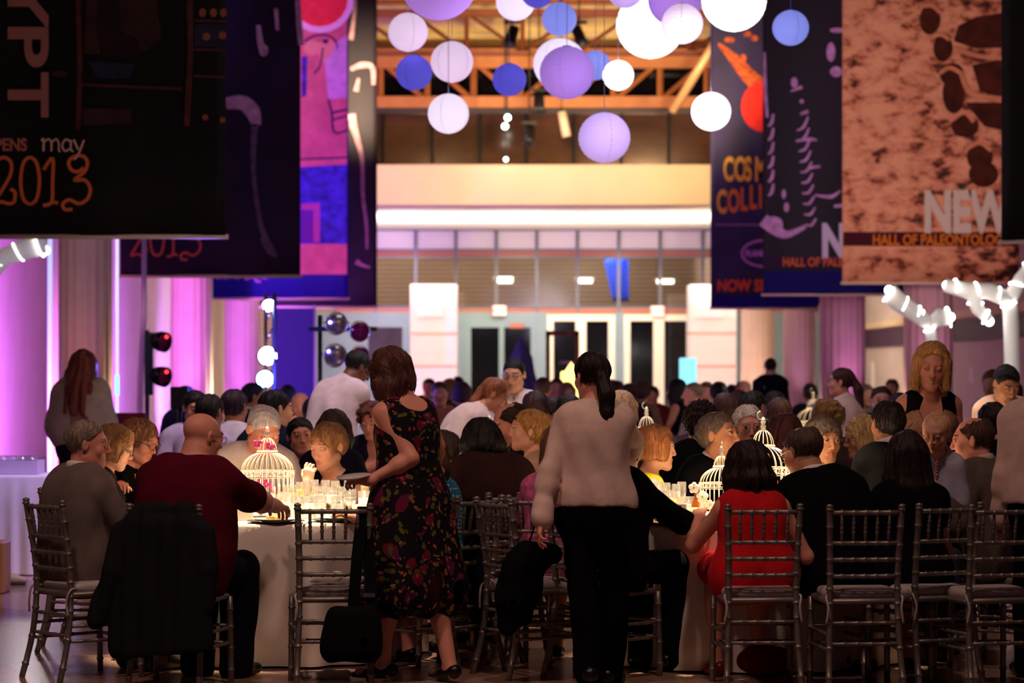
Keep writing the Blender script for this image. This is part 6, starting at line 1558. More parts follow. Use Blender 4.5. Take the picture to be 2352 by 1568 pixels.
p3, _ = person('woman with short brown hair and white lace collar reading through glasses', (322, 1015), 398, 118, (112, 20), fem=True, hs=1.02, fat=1.12, top=('tee', BLACK, {'sleeve': 1.6}), hair=('pixie', (136, 92, 66)), skin='pink', lod='A', eyes='down', extra=[glasses((30, 28, 34)), lace], R=HND(300, 1130, 430, curl=55))
chair_for(p3, 'silver chair mostly hidden behind the maroon man')
bald, _ = person('bald man in maroon shirt reaching over the table, seen from behind', (467, 1005), 462, 22, (50, 14), lean=(8, 18, 2), fat=1.48, top=('tee', (86, 14, 34), {'sleeve': .78}), bottom=('trousers', (24, 24, 32)), hair=None, brow=(70, 50, 44), skin='pink', lod='A', extra=[glasses((170, 160, 150), -.002)],
       L=dict(at=(-.20, .46, .80)), R=HND(655, 1172, 448, hint=(.6, -.2, -.7), curl=40, palm=(0, .2, -1)))
c_bald = chair('silver chair carrying the black jacket', (bald.location.x + .02, bald.location.y - .08), 12)
p5, _ = person('white haired man in white shirt bowing his head behind the tall birdcage', (606, 988), 396, 170, (148, 34), lean=(12, 38, -4), fat=1.12, hs=1.14, top=('shirt', WSH, {'tie': (24, 22, 30)}), hair=('crew', (206, 196, 200)), skin='pink', lod='A', eyes='down')
chair_for(p5, 'silver chair hidden behind the bowing white haired man')
p6, _ = person('short haired woman in black top eating with a hand near her mouth', (752, 1026), 396, 190, (216, 16), fem=True, hs=1.08, lean=(4, 14, -3), top=('tank', BLACK, {'deep': .13, 'strap': .72}), hair=('pixie', (150, 108, 70)), skin='fair', lod='A', eyes='down', mouth=1,
       R=HND(706, 1112, 410, dir_w=(.1, -.1, 1), palm_w=(.3, .9, .1), curl=50), L=dict(at=(-.18, .36, .80)))
chair_for(p6, 'silver chair hidden behind the short haired woman in black')
# floral dress woman, standing
def floral():
    m = bpy.data.materials.new('floral_dress_print'); m.use_nodes = True; nt = m.node_tree; b = nt.nodes['Principled BSDF']; b.inputs['Roughness'].default_value = .85; b.inputs['Specular IOR Level'].default_value = .15
    tc = nt.nodes.new('ShaderNodeTexCoord'); n0 = nt.nodes.new('ShaderNodeTexNoise'); n0.inputs['Scale'].default_value = 9; nt.links.new(tc.outputs['Object'], n0.inputs['Vector'])
    ad = nt.nodes.new('ShaderNodeMixRGB'); ad.blend_type = 'ADD'; ad.inputs[0].default_value = .12; nt.links.new(tc.outputs['Object'], ad.inputs[1]); nt.links.new(n0.outputs['Color'], ad.inputs[2])
    def layer(scale, thr, c1, c2, seedoff, prev):
        mp = nt.nodes.new('ShaderNodeMapping'); mp.inputs['Location'].default_value = (seedoff, seedoff * .7, seedoff * .3); nt.links.new(ad.outputs[0], mp.inputs[0])
        v = nt.nodes.new('ShaderNodeTexVoronoi'); v.inputs['Scale'].default_value = scale; nt.links.new(mp.outputs[0], v.inputs['Vector'])
        lt = nt.nodes.new('ShaderNodeMath'); lt.operation = 'LESS_THAN'; lt.inputs[1].default_value = thr; nt.links.new(v.outputs['Distance'], lt.inputs[0])
        sp_ = nt.nodes.new('ShaderNodeSeparateColor'); nt.links.new(v.outputs['Color'], sp_.inputs[0]); g = nt.nodes.new('ShaderNodeMath'); g.operation = 'GREATER_THAN'; g.inputs[1].default_value = .45; nt.links.new(sp_.outputs[0], g.inputs[0])
        mu = nt.nodes.new('ShaderNodeMath'); mu.operation = 'MULTIPLY'; nt.links.new(lt.outputs[0], mu.inputs[0]); nt.links.new(g.outputs[0], mu.inputs[1])
        cm = nt.nodes.new('ShaderNodeMixRGB'); cm.inputs[1].default_value = (*lin(c1), 1); cm.inputs[2].default_value = (*lin(c2), 1); nt.links.new(sp_.outputs[1], cm.inputs[0])
        mx = nt.nodes.new('ShaderNodeMixRGB'); nt.links.new(mu.outputs[0], mx.inputs[0])
        if prev is None: mx.inputs[1].default_value = (*lin((22, 14, 26)), 1)
        else: nt.links.new(prev, mx.inputs[1])
        nt.links.new(cm.outputs[0], mx.inputs[2]); return mx.outputs[0]
    c = layer(13, .42, (112, 20, 44), (88, 26, 70), 0, None); c = layer(26, .36, (104, 96, 34), (70, 76, 36), 3.1, c); c = layer(30, .30, (170, 40, 56), (150, 110, 60), 7.7, c)
    nt.links.new(c, b.inputs['Base Color']); return m
FLOR = floral()
flo, _ = person('standing woman in dark floral dress holding a small plate, seen from behind', (893, 862), 458, 318, (286, 32), pose='stand', fem=True, fat=1.14, lean=(2, 10, 0), arms=None, top=('dress', (30, 16, 30), {'mat': FLOR, 'hem': .33, 'backdeep': .05, 'deep': .04, 'strap': .86}), bottom=('none', BLACK), hair=('wavy', (92, 52, 44), .15), skin='pink', lod='A', eyes='down', extra=[glasses((70, 60, 50), -.015, .058)],
       L=HND(846, 1104, 466, hint=(.1, -.5, -1), dir_w=(-1, .1, .02), palm_w=(.0, .25, -1), curl=48), R=HND(1010, 1120, 440, hint=(.7, -.8, -.3), dir_w=(-.9, .3, 0), palm_w=(0, .2, 1)), shoe=(16, 14, 16), legs={0: {'anp': (880, 1520, 462), 'toe': (-.5, 1, 0)}, 1: {'anp': (1032, 1522, 464), 'toe': (.1, 1, 0)}})
pl = W(812, 1100, 466); o = MB().lathe([(.002, 0), (.045, 0), (.085, .014), (.086, .017), (.045, .005), (.002, .005)], n=36).build('side_plate', CHINA); o.location = pl; o.rotation_euler = (.12, -.1, 0); tag(o, 'small white plate held by the floral dress woman', 'plate')
# empty chair with napkin, handbag
c_emp = chair('empty silver chair with a folded napkin on its cushion', (W(757, 852, 473).x, W(757, 852, 473).y + .17), -6)
S = SDF(); S.chain([(-.10, -.05, .53), (0, -.02, .537), (.11, .03, .54)], [.018, .03, .022], .02); S.chain([(-.10, .06, .53), (.02, .04, .53), (.12, -.02, .533)], [.014, .026, .02], .02); S.rc((-.12, 0, .523), (.10, .0, .523), .012, .016, .02)
v, q = S.mesh(.008, (), lambda P: .004 * noise(P, 40, 70, 90, 5)); nk = mesh_np('napkin', v, q, NAPK); nk.location = (c_emp.location.x + .02, c_emp.location.y, -.012); tag(nk, 'white cloth napkin folded on the empty chair', 'napkin')
# black jacket on the maroon man chair
S = SDF(); cb = c_bald.location
def jacket_on_chair():
    S = SDF()
    S.rc((-.12, -.235, .862), (.12, -.235, .862), .030, None, .04)
    for sg in (-1, 1): S.rc((sg * .10, -.235, .850), (sg * .185, -.24, .775), .038, .046, .04)
    for z in np.linspace(.17, .80, 24):
        w_ = np.interp(z, [.15, .2, .34, .5, .70, .80], [.19, .215, .205, .185, .17, .13]); S.rc((-w_, -.25 - (.86 - z) * .07, z), (w_, -.25 - (.86 - z) * .07, z), .040, None, .03)
    S.half((0, 0, .165), (.12, 0, -1))
    S.chain([(-.205, -.25, .76), (-.245, -.29, .56), (-.315, -.315, .33)], [.050, .056, .048], .012)
    S.chain([(.205, -.25, .76), (.232, -.28, .58), (.225, -.29, .40)], [.048, .048, .040], .012)
    for sg in (-1, 1): S.rc((sg * .15, -.16, .80), (sg * .17, -.13, .45), .025, .03, .04)
    S.half((0, 0, .14), (.1, 0, -1))
    return S
S = jacket_on_chair(); v, q = S.mesh(.011, (), lambda P: .006 * noise(P, 38, 20, 9, 3)); jk = mesh_np('jacket', v, q, cloth('jacket_black', (32, 31, 36))); jk.location = (cb.x, cb.y, .015); jk.rotation_euler = c_bald.rotation_euler; tag(jk, 'black suit jacket hung over the chair of the maroon man', 'jacket')
for i, dz in enumerate((.37, .345)): MB().ball((-.318, -.325, dz), .009, 8, (1, .5, 1)).build('cuff_button', mat('horn_button', lin((120, 90, 70)), .4), jk)
# bag and strap on the empty chair
t = thing('handbag', 'black bag hung by a wide strap at the empty silver chair', 'bag', (c_emp.location.x + .09, c_emp.location.y - .25, .06))
S = SDF()
for z in np.linspace(.12, .31, 9): S.rc((-.085 + z * .10, -.02, z), (.125 - z * .06, -.02, z), .046 - z * .03, None, .05)
v, q = S.mesh(.012, (), wrinkles(.005, 22, 8)); BAGM = cloth('bag_black', (20, 19, 22)); mesh_np('bag_body', v, q, BAGM, t)
for pts in ([(.03, .0, .34), (.05, .01, .6), (.075, .035, .825)], [(.12, .0, .34), (.105, .03, .6), (.085, .045, .82)]):
    mb = MB(); vs = []
    for i, p in enumerate(smooth(pts)): vs += [(p[0] - .028, p[1], p[2]), (p[0] + .028, p[1], p[2])]
    n_ = len(vs) // 2; vs += [(a, b_ + .006, c_) for a, b_, c_ in vs]; fs = [(2 * i, 2 * i + 1, 2 * i + 3, 2 * i + 2) for i in range(n_ - 1)] + [(2 * n_ + 2 * i, 2 * n_ + 2 * i + 2, 2 * n_ + 2 * i + 3, 2 * n_ + 2 * i + 1) for i in range(n_ - 1)]
    mb.add(vs, fs).build('strap', BAGM, t)
MB().box((.105, -.005, .40), (.06, .012, .02)).build('buckle', CHROME, t, False)
# child in dotted dress hidden behind the floral dress
def dotted():
    m = bpy.data.materials.new('turquoise_dots'); m.use_nodes = True; nt = m.node_tree; b = nt.nodes['Principled BSDF']; tc = nt.nodes.new('ShaderNodeTexCoord'); v = nt.nodes.new('ShaderNodeTexVoronoi'); v.inputs['Scale'].default_value = 55; v.inputs['Randomness'].default_value = .3; nt.links.new(tc.outputs['Object'], v.inputs['Vector'])
    r = nt.nodes.new('ShaderNodeValToRGB'); r.color_ramp.interpolation = 'CONSTANT'; r.color_ramp.elements[0].color = (.8, .85, .85, 1); r.color_ramp.elements[1].position = .28; r.color_ramp.elements[1].color = (*lin((20, 120, 160)), 1); nt.links.new(v.outputs['Distance'], r.inputs[0]); nt.links.new(r.outputs[0], b.inputs['Base Color']); return m
p_, _ = person('person in turquoise dotted dress almost hidden behind the floral dress', (972, 1040), 440, 310, (300, 10), fem=True, b=.86, top=('dress', (20, 120, 160), {'mat': dotted()}), bottom=('none', BLACK), hair=('long', (80, 50, 36), .2), skin='pink', L=HND(815, 1190, 440, hint=(.2, -.3, -1)), R=HND(850, 1150, 420))
chair_for(p_, 'silver chair behind the floral dress with the turquoise dotted sitter')
p_, _ = person('person in dark navy jacket hidden behind the skirt of the floral dress', (1012, 1035), 398, 290, (290, 12), fem=True, top=('suit', (34, 34, 60), {'shirt': None}), hair=('short', (60, 44, 36)), skin='fair')
chair_for(p_, 'silver chair whose posts rise beside the floral dress')
chair('silver chair with a dark shawl beside the floral dress', W(1070, 852, 438).xy, 285)
# shawl with fringe
S = SDF(); S.chain([(0, 0, .86), (.02, -.02, .6), (.05, -.03, .36)], [.03, .05, .055], .05); S.el((.055, -.03, .30), (.07, .06, .075)); v, q = S.mesh(.011, (), lambda P: .008 * noise(P, 60, 60, 30, 2)); o = mesh_np('fringed_shawl', v, q, cloth('shawl_black', (22, 20, 24))); o.location = (W(1085, 852, 430).x, W(1085, 852, 444).y, 0); tag(o, 'black tasselled shawl hanging from the chair beside the floral dress', 'shawl')
fr = MB()
for i in range(14): fr.tube([(.02 + .006 * i, -.05, .28), (.018 + .0065 * i, -.055, .20), (.02 + .006 * i, -.05, .15)], .003, 4)
fr.build('fringe', cloth('shawl_black', (22, 20, 24)), o)

# --- middle left guests
person('server in white shirt bending over with his back turned behind the short haired woman', (822, 846), 318, 38, (62, 34), pose='stand', lean=(10, 34, 0), top=('shirt', (236, 216, 224)), bottom=('trousers', BLACK), hair=('crew', (16, 12, 14)), skin='brown', R=HND(900, 1010, 300), L=HND(800, 1010, 290))
person('woman with curly auburn hair looking down in a dark V neck', (854, 968), 340, 190, (194, 20), fem=True, top=('suit', (28, 26, 44), {'shirt': None}), hair=('curly', (92, 40, 38)), skin='pink', eyes='down')
person('young woman with dark tied hair glancing sideways behind the birdcage', (690, 1002), 366, 172, (168, 4, 6), fem=True, top=('knit', (30, 28, 40)), hair=('pony', (24, 16, 20), .2), skin='pink', gaze=-1)
person('woman with long straight brown hair seen from behind at the next table', (768, 985), 372, 10, (15, 4), fem=True, top=('knit', (26, 26, 44)), hair=('long', (58, 34, 36), .24), skin='fair')
person('dark haired man with a hand at his ear behind the bowing man', (636, 940), 352, 40, (62, 10), top=('suit', (36, 36, 60)), hair=('short', (20, 18, 34)), skin='fair', R=HND(662, 1000, 352, dir=(0, 0, 1)))
person('bald man far behind with pink lit head beside the bending server', (690, 934), 272, 180, (178, 8), top=('suit', CHAR), hair=None, brow=(80, 60, 50), skin='pink', lod='C')
person('dark haired guest from behind just below the bending server', (722, 950), 312, 5, top=('suit', (30, 30, 50)), hair=('short', (20, 16, 26)), lod='C')
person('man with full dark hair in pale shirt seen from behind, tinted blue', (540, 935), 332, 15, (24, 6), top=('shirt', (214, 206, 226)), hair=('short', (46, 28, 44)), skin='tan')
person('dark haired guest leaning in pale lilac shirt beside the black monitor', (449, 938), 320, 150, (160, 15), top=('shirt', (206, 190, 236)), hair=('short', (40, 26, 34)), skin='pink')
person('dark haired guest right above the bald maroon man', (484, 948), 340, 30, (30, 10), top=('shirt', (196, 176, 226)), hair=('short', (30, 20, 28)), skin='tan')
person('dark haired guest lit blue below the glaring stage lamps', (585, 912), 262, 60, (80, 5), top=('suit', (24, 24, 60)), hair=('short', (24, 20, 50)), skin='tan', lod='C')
shw, _ = person('standing woman with long red hair in a grey knitted shawl by the purple wall', (191, 842), 268, 2, (8, 4), pose='stand', fem=True, fat=1.05, top=('shawl', (186, 164, 150)), bottom=('trousers', (30, 28, 44)), hairback=.11, hs=1.08, hair=('wavy', (128, 58, 44), .40), skin='fair', L=dict(at=(-.12, .25, 1.0)), R=dict(at=(.14, .25, 1.0)))
# --- centre
person('server with blonde ponytail in white shirt bending over a table', (1138, 908), 330, 75, (92, 30), pose='stand', fem=True, lean=(18, 48, 0), top=('shirt', (236, 216, 212), {'tie': (24, 22, 26)}), bottom=('trousers', BLACK), hair=('pony', (150, 92, 62), .26), skin='tan', eyes='down', R=dict(at=(.1, .75, .95)), L=dict(at=(-.05, .75, .92)))
person('waiter with glasses, white shirt and dark tie standing before the blue draped figure', (1180, 862), 306, 190, (196, 14), pose='stand', top=('shirt', (240, 224, 230), {'tie': (40, 36, 60)}), bottom=('trousers', BLACK), hair=('crew', (16, 12, 16)), skin='olive', eyes='down', extra=[glasses((30, 26, 30))])
person('balding bearded man in dark suit and blue tie looking down', (1170, 975), 392, 262, (252, 26), top=('suit', (28, 26, 34), {'tie': (110, 130, 190)}), hair=('balding', (60, 38, 32)), skin='pink', lod='A', beard='goatee', eyes='down', L=dict(at=(-.1, .4, .85)))
upd, _ = person('blonde woman with braided updo and pearl beige top in profile', (1212, 990), 402, 268, (266, -2), fem=True, top=('tee', (186, 152, 128), {'sleeve': 1.9}), hair=('updo', (196, 146, 84)), skin='fair', lod='A', extra=[lambda k, sp, root, lod, gb: MB().ball(k.H + k.R @ np.array([-.082, -.008, -.03]), .006, 8).build('earring', CHROME, root)])
chair_for(upd, 'silver chair of the blonde updo woman')
hod, _ = person('person with black hair wrapped in a dark brown shawl, back turned, at the aisle', (1102, 1012), 424, 330, (318, 14), fem=True, fat=1.15, top=('shawl', (52, 32, 32)), bottom=('skirt', (120, 84, 52)), hair=('long', (20, 14, 16), .10), skin='tan', lod='A')
chair_for(hod, 'silver chair under the person in the brown shawl')
person('woman with a dark bun at the nape behind the blonde updo woman', (1228, 940), 345, 350, (345, 5), fem=True, top=('knit', (34, 26, 40)), hair=('bun', (52, 28, 36)), skin='pink')
person('guest with short dark curls facing sideways behind the blonde updo woman', (1258, 955), 335, 230, (236, 10), top=('suit', (40, 34, 44)), hair=('short', (40, 22, 26)), skin='tan')
person('dark haired guest half hidden beside the shoulder of the waitress', (1306, 948), 340, 355, (350, 4), top=('suit', CHAR), hair=('short', (28, 18, 20)))
wai, wk = person('waitress with dark low ponytail in white shirt and black trousers, back turned', (1358, 866), 470, 6, (-28, 8), pose='stand', fem=True, fat=1.0, lean=(1, 4, 0), top=('shirt', (226, 196, 184), {'loose': .006}), bottom=('trousers', (12, 11, 13)), hair=('pony', (34, 20, 26), .27), skin='pink', lod='A', L=HND(1243, 1196, 478, hint=(-1, -.4, 0), palm=(1, .2, 0), curl=30), R=HND(1462, 1060, 450, hint=(1, -.9, -.3), curl=30), legs={0: {'anp': (1352, 1534, 474), 'bend': (0, .02, 0)}, 1: {'anp': (1402, 1538, 466), 'bend': (.02, .03, 0)}})
person('white blonde guest from behind beside the waitress', (1428, 942), 358, 10, (20, 3), fem=True, top=('knit', (60, 50, 54)), hair=('bob', (226, 194, 150), .06), skin='fair')
def pinkfl():
    return mat('pink_floral_print', lin((196, 90, 140)), .8, var=.6, vscale=22)
pf, _ = person('person in pink floral top and beige skirt seated behind the waitress', (1288, 1030), 436, 20, (20, 8), fem=True, top=('dress', (196, 90, 140), {'mat': pinkfl(), 'sleeve': .7}), bottom=('skirt', (120, 96, 80)), hair=('bob', (120, 84, 60), .10), skin='fair')
chair_for(pf, 'silver chair of the pink floral sitter by the hand of the waitress', yaw=14)
chair('silver chair with the black shawl and bag cord beside the waitress', W(1230, 852, 452).xy, 60)
S = SDF(); S.chain([(.12, .05, .62), (.0, .0, .60), (-.06, -.01, .5)], [.05, .07, .06], .05); S.chain([(-.06, -.01, .55), (-.08, -.02, .40), (-.10, -.02, .28)], [.075, .07, .055], .05); S.chain([(.02, 0, .58), (-.0, 0, .45), (-.02, 0, .32)], [.06, .055, .04], .05)
v, q = S.mesh(.011, (), lambda P: .008 * noise(P, 50, 50, 30, 4)); o = mesh_np('wool_wrap', v, q, cloth('wrap_black', (16, 14, 17))); o.location = (W(1195, 852, 462).x + .04, W(1195, 852, 466).y, .015); tag(o, 'black woollen wrap draped over the chair beside the waitress', 'wrap')
o = MB().tube(smooth([(-.02, -.02, .60), (.03, -.02, .75), (.07, 0, .90)]), .005, 6).build('cord_strap', BAGM); o.location = (W(1195, 852, 462).x + .04, W(1195, 852, 466).y, .03); tag(o, 'thin black cord strap running up the chair post beside the waitress', 'strap')
# --- table of the woman in red
prl, _ = person('woman with ginger blonde hair, pearl necklace and yellow dress in profile', (1508, 1030), 406, 74, (80, 4), fem=True, top=('dress', (222, 206, 40), {'deep': .12, 'strap': .7}), bottom=('none', BLACK), hs=1.02, hair=('bob', (170, 110, 66), .04), skin='fair', lod='A',
   extra=[lambda k, sp, root, lod, gb: [MB().tube([k.N + k.u * (.012 - (.045 + d) * max(0, -math.cos(a))) + k.r * (.062 + d * .4) * math.sin(a) - k.f * ((.062 + d * .9) * math.cos(a) - .012) for a in np.linspace(0, 2 * math.pi, 30)[:-1]], .0045, 6, closed=True).build('pearl_necklace', mat('pearl', lin((246, 232, 214)), .25), root) for d in (0.0, .018)]])
chair_for(prl, 'silver chair of the pearl necklace woman')
blk, _ = person('man in black suit resting an arm on the table, hidden behind the waitress', (1432, 1030), 452, 42, (50, 10), fat=1.05, top=('suit', BLACK), bottom=('trousers', (16, 14, 18)), hair=('short', (50, 40, 36)), lod='B', R=HND(1530, 1178, 446, hint=(1, -.3, -.3), curl=40), L=dict(at=(-.1, .42, .79)))
chair_for(blk, 'silver chair at the table edge right behind the waitress')
person('dark curly haired man in black suit from behind at the next table', (1608, 975), 378, 345, (350, 6), fat=1.12, top=('suit', (18, 17, 22)), hair=('curly', (40, 24, 24)), skin='tan')
ghm, _ = person('grey haired man in black suit and white shirt looking aside to the dark haired woman', (1652, 1000), 400, 135, (118, -2), top=('suit', (16, 15, 18)), hair=('short', (112, 96, 88)), skin='tan', lod='A', hs=1.1, gaze=1)
chair_for(ghm, 'silver chair of the grey haired man in black')
person('white haired man with shining glasses behind the taller birdcage', (1718, 980), 372, 172, (172, 8), hs=1.08, top=('shirt', (200, 180, 170)), hair=('short', (244, 236, 228)), skin='pink', lod='A', extra=[glasses((190, 180, 170))])
person('brown haired guest from behind, directly above the grey haired man', (1666, 944), 335, 10, top=('suit', CHAR), hair=('short', (64, 36, 32)), lod='C')
person('guest with dark red brown hair behind the white haired man', (1698, 930), 270, 20, fem=True, top=('knit', CHAR), hair=('bob', (72, 34, 36), .05), lod='C')
person('black haired guest with visible ear above the white haired man', (1734, 936), 305, 25, (40, 5), top=('suit', CHAR), hair=('short', (22, 14, 16)), skin='tan')
person('dark haired guest in front of the standing man in the dark suit', (1780, 934), 290, 5, top=('suit', (30, 22, 40)), hair=('short', (36, 22, 28)))
person('brown haired guest from behind with pale collar below the standing man', (1792, 955), 335, 15, (25, 3), top=('suit', (26, 22, 28)), hair=('short', (70, 38, 32)), skin='pink')
std, _ = person('man in dark blue suit standing far back near the fluted columns', (1770, 842), 168, 5, (10, 2), pose='stand', top=('suit', (26, 24, 44)), hair=('crew', (40, 22, 28)), skin='pink')
aub, _ = person('woman with auburn hair in black lace dress behind the balding man', (1800, 1000), 388, 350, (335, 6), fem=True, top=('dress', (26, 18, 22), {'sleeve': 1.2}), hair=('wavy', (76, 34, 34), .20), skin='fair')
chair_for(aub, 'silver chair of the auburn haired woman')
red, _ = person('woman in sleeveless red dress with dark shoulder length hair, back turned', (1720, 1074), 462, 352, (350, 8), fem=True, fat=1.12, lean=(6, 12, 0), top=('dress', (196, 22, 30), {'strap': .95, 'deep': .02, 'wide': .07}), bottom=('none', BLACK), hair=('wavy', (44, 24, 26), .15), skin='pink', lod='A', L=dict(at=(-.20, .40, .79)), R=dict(at=(.26, .30, .60)), shoe=(120, 30, 30))
chair_for(red, 'silver chair of the woman in red', dy=-.10, yaw=-3)
blg, _ = person('balding man in black suit bending his head, glasses at his cheek', (1842, 1040), 452, 352, (318, 22), fat=1.16, hs=1.08, lean=(8, 20, -12), top=('suit', (13, 12, 14)), bottom=('trousers', (16, 15, 20)), hair=('balding', (88, 70, 62)), skin='tan', lod='A', extra=[glasses((180, 170, 160))], L=dict(at=(-.22, .40, .66)), R=dict(at=(.2, .42, .79)))
chair('silver chair of the balding man in black', (W(1978, 852, 478).x, W(1978, 852, 478).y + .2), -4)
tlk, _ = person('woman with short grey hair talking across the table behind the balding man', (1893, 1012), 408, 170, (158, 6), fem=True, top=('knit', (30, 24, 28)), hair=('pixie', (104, 86, 78)), skin='tan', lod='A', hs=1.06)
chair_for(tlk, 'silver chair of the grey haired talking woman')
person('guest with curled blonde hair from behind above the talking woman', (1898, 962), 366, 340, (330, 4), fem=True, top=('knit', (60, 46, 44)), hair=('fluffy', (150, 112, 64)), skin='fair')
person('waitress with long brown ponytail in white shirt turned away near the columns', (1930, 878), 284, 310, (284, 2), pose='stand', fem=True, top=('shirt', (222, 190, 180)), bottom=('trousers', BLACK), hair=('pony', (76, 38, 40), .36), skin='pink')
wbl, _ = person('woman with white blonde hair and glasses in profile, black top', (1980, 1006), 392, 255, (262, 10), fem=True, hs=1.02, top=('tee', BLACK, {'sleeve': 1.5}), hair=('bob', (220, 188, 136), .07), skin='tan', lod='A', extra=[glasses((80, 60, 60))])
chair_for(wbl, 'silver chair of the white blonde woman')
drk, _ = person('dark haired man in black suit, back turned, before the smiling blonde woman', (2037, 972), 414, 335, (340, 3), fat=1.06, top=('suit', (15, 14, 17)), bottom=('trousers', BLACK), hair=('short', (34, 22, 22)), skin='tan', lod='A')
chair_for(drk, 'silver chair of the dark haired man in black', yaw=330)
lng, _ = person('woman with very long dark hair in short sleeved black dress, back turned', (2082, 1045), 458, 350, (348, 4), fem=True, fat=1.08, lean=(5, 10, 2), top=('dress', (12, 11, 13), {'sleeve': .35}), bottom=('none', BLACK), hair=('long', (40, 24, 24), .34), skin='pink', lod='A', L=HND(2012, 1240, 450, hint=(-.8, -.4, -.2)), R=dict(at=(.14, .36, .62)), shoe=(20, 14, 14))
chair_for(lng, 'silver chair of the long haired woman in black', dy=-.12, yaw=-24)
smi, _ = person('smiling blonde woman with a bob, standing in a sleeveless black and tan top', (2140, 842), 402, 176, (184, 16, -4), pose='stand', fem=True, fat=1.10, top=('tank', (24, 20, 26), {'deep': .15, 'strap': .80, 'untuck': 1}), bottom=('trousers', BLACK), hair=('bob', (216, 166, 106), .105), skin='pink', lod='A', eyes='down', smile=1, hs=1.06, cut=-.006)
def pleats(k, sp, root, lod, gb):
    S = SDF()
    for i in range(7):
        t = .56 + .16 * i / 6; p, r, f, u = torso_at(k, t); w_ = interp(TT, FW, t) * k.b * 1.05; S.rc(p - r * w_ + f * .018, p + r * w_ + f * .018, interp(TT, FR, t) * k.b + .012, None, .03)
    for sg in (-1, 1): p, r, f, u = torso_at(k, .70); S.el(p + f * .088 * k.b + r * sg * .062 * k.b, [.078 * k.b] * 3, None, .05)
    S.half(k.spine[7] + k.f * .02, -k.f)
    S.el(k.N + k.f * .10 - k.u * .075, [.0675, .075, .15], np.stack([k.r, k.f, k.u], 1), .012, 'S')
    c0 = torso_at(k, .56)[0]
    v, q = S.mesh(.008, (), lambda P: .004 * np.sin(np.arctan2(P[0], P[2] - k.N[2] - .02) * 60)); mesh_np('pleated_panel', v, q, cloth('tan_pleats', (176, 132, 108)), root)
pleats(_, None, smi, 'A', .01)
gdd, gk = person('bald man in grey suit holding the toddler on his lap', (2232, 1012), 438, 305, (286, 8), fat=1.12, lean=(8, 14, 0), top=('suit', (96, 84, 76), {'shirt': (214, 196, 190)}), bottom=('trousers', (60, 52, 50)), hair=('balding', (92, 64, 52)), skin='pink', lod='A', nose=1.1, L=HND(2142, 1108, 446, hint=(-.3, -.6, -1), dir_w=(.2, .9, .1), curl=45), R=HND(2180, 1120, 430))
chair_for(gdd, 'silver chair of the grey suit man with the toddler', yaw=306)
def stripe():
    m = bpy.data.materials.new('striped_tie'); m.use_nodes = True; nt = m.node_tree; b = nt.nodes['Principled BSDF']; tc = nt.nodes.new('ShaderNodeTexCoord'); mp = nt.nodes.new('ShaderNodeMapping'); mp.inputs['Rotation'].default_value = (0, .6, 0); nt.links.new(tc.outputs['Object'], mp.inputs[0])
    w_ = nt.nodes.new('ShaderNodeTexWave'); w_.bands_direction = 'Z'; w_.inputs['Scale'].default_value = 22; nt.links.new(mp.outputs[0], w_.inputs[0]); r = nt.nodes.new('ShaderNodeValToRGB'); r.color_ramp.interpolation = 'CONSTANT'; r.color_ramp.elements[0].color = (*lin((176, 40, 44)), 1); r.color_ramp.elements[1].position = .62; r.color_ramp.elements[1].color = (*lin((232, 200, 190)), 1); nt.links.new(w_.outputs[0], r.inputs[0]); nt.links.new(r.outputs[0], b.inputs['Base Color']); return m
person('blond toddler in pale blue shirt and striped red tie on the grey suit man lap', (2150, 994), 449, 190, (206, 22, -6), child=True, b=.56, hs=.86, base=.12, pose='sit', top=('shirt', (176, 172, 196), {'tie': stripe(), 'sleeve': 1.7}), bottom=('trousers', (60, 60, 80)), hair=('crew', (206, 158, 112)), skin='fair', lod='A', eyes='down', noshoe=True, L=dict(at=(-.13, .10, .60), hint=(-.5, -.5, -1)), R=dict(at=(.10, .16, .60), hint=(.5, -.5, -1)))
wtr, _ = person('waiter in white shirt and black trousers cut by the picture edge, back turned', (2396, 872), 452, 0, (10, 6), pose='stand', fat=1.05, top=('shirt', (222, 190, 184), {'loose': .02}), bottom=('trousers', (12, 11, 14)), hair=('short', (30, 20, 20)), skin='tan', lod='A')
person('black haired waiter in white shirt and dark tie bending down near the picture edge', (2312, 882), 342, 205, (160, 34), pose='stand', lean=(8, 26, 0), top=('shirt', (230, 196, 186), {'tie': (20, 18, 22)}), bottom=('trousers', BLACK), hair=('crew', (14, 11, 13)), skin='tan', eyes='down')
person('brown haired server in white shirt behind the bending waiter', (2278, 882), 262, 200, (210, 15), pose='stand', lean=(8, 22, 0), top=('shirt', (230, 204, 200)), bottom=('trousers', BLACK), hair=('short', (110, 60, 42)), skin='tan', lod='C')
person('dark haired guest behind the bald grey suit man', (2278, 972), 384, 345, (350, 5), top=('suit', (24, 20, 22)), hair=('short', (44, 30, 28)), skin='tan')
person('red faced man with receding hair looking out behind the dark haired man', (2025, 922), 276, 180, (182, 5), top=('suit', (34, 30, 40)), hair=('receding', (70, 40, 40)), skin='pink')
person('dark haired guest at the elbow of the smiling blonde woman', (2068, 938), 285, 20, fem=True, top=('knit', (30, 20, 30)), hair=('bob', (40, 20, 30), .06), lod='C')

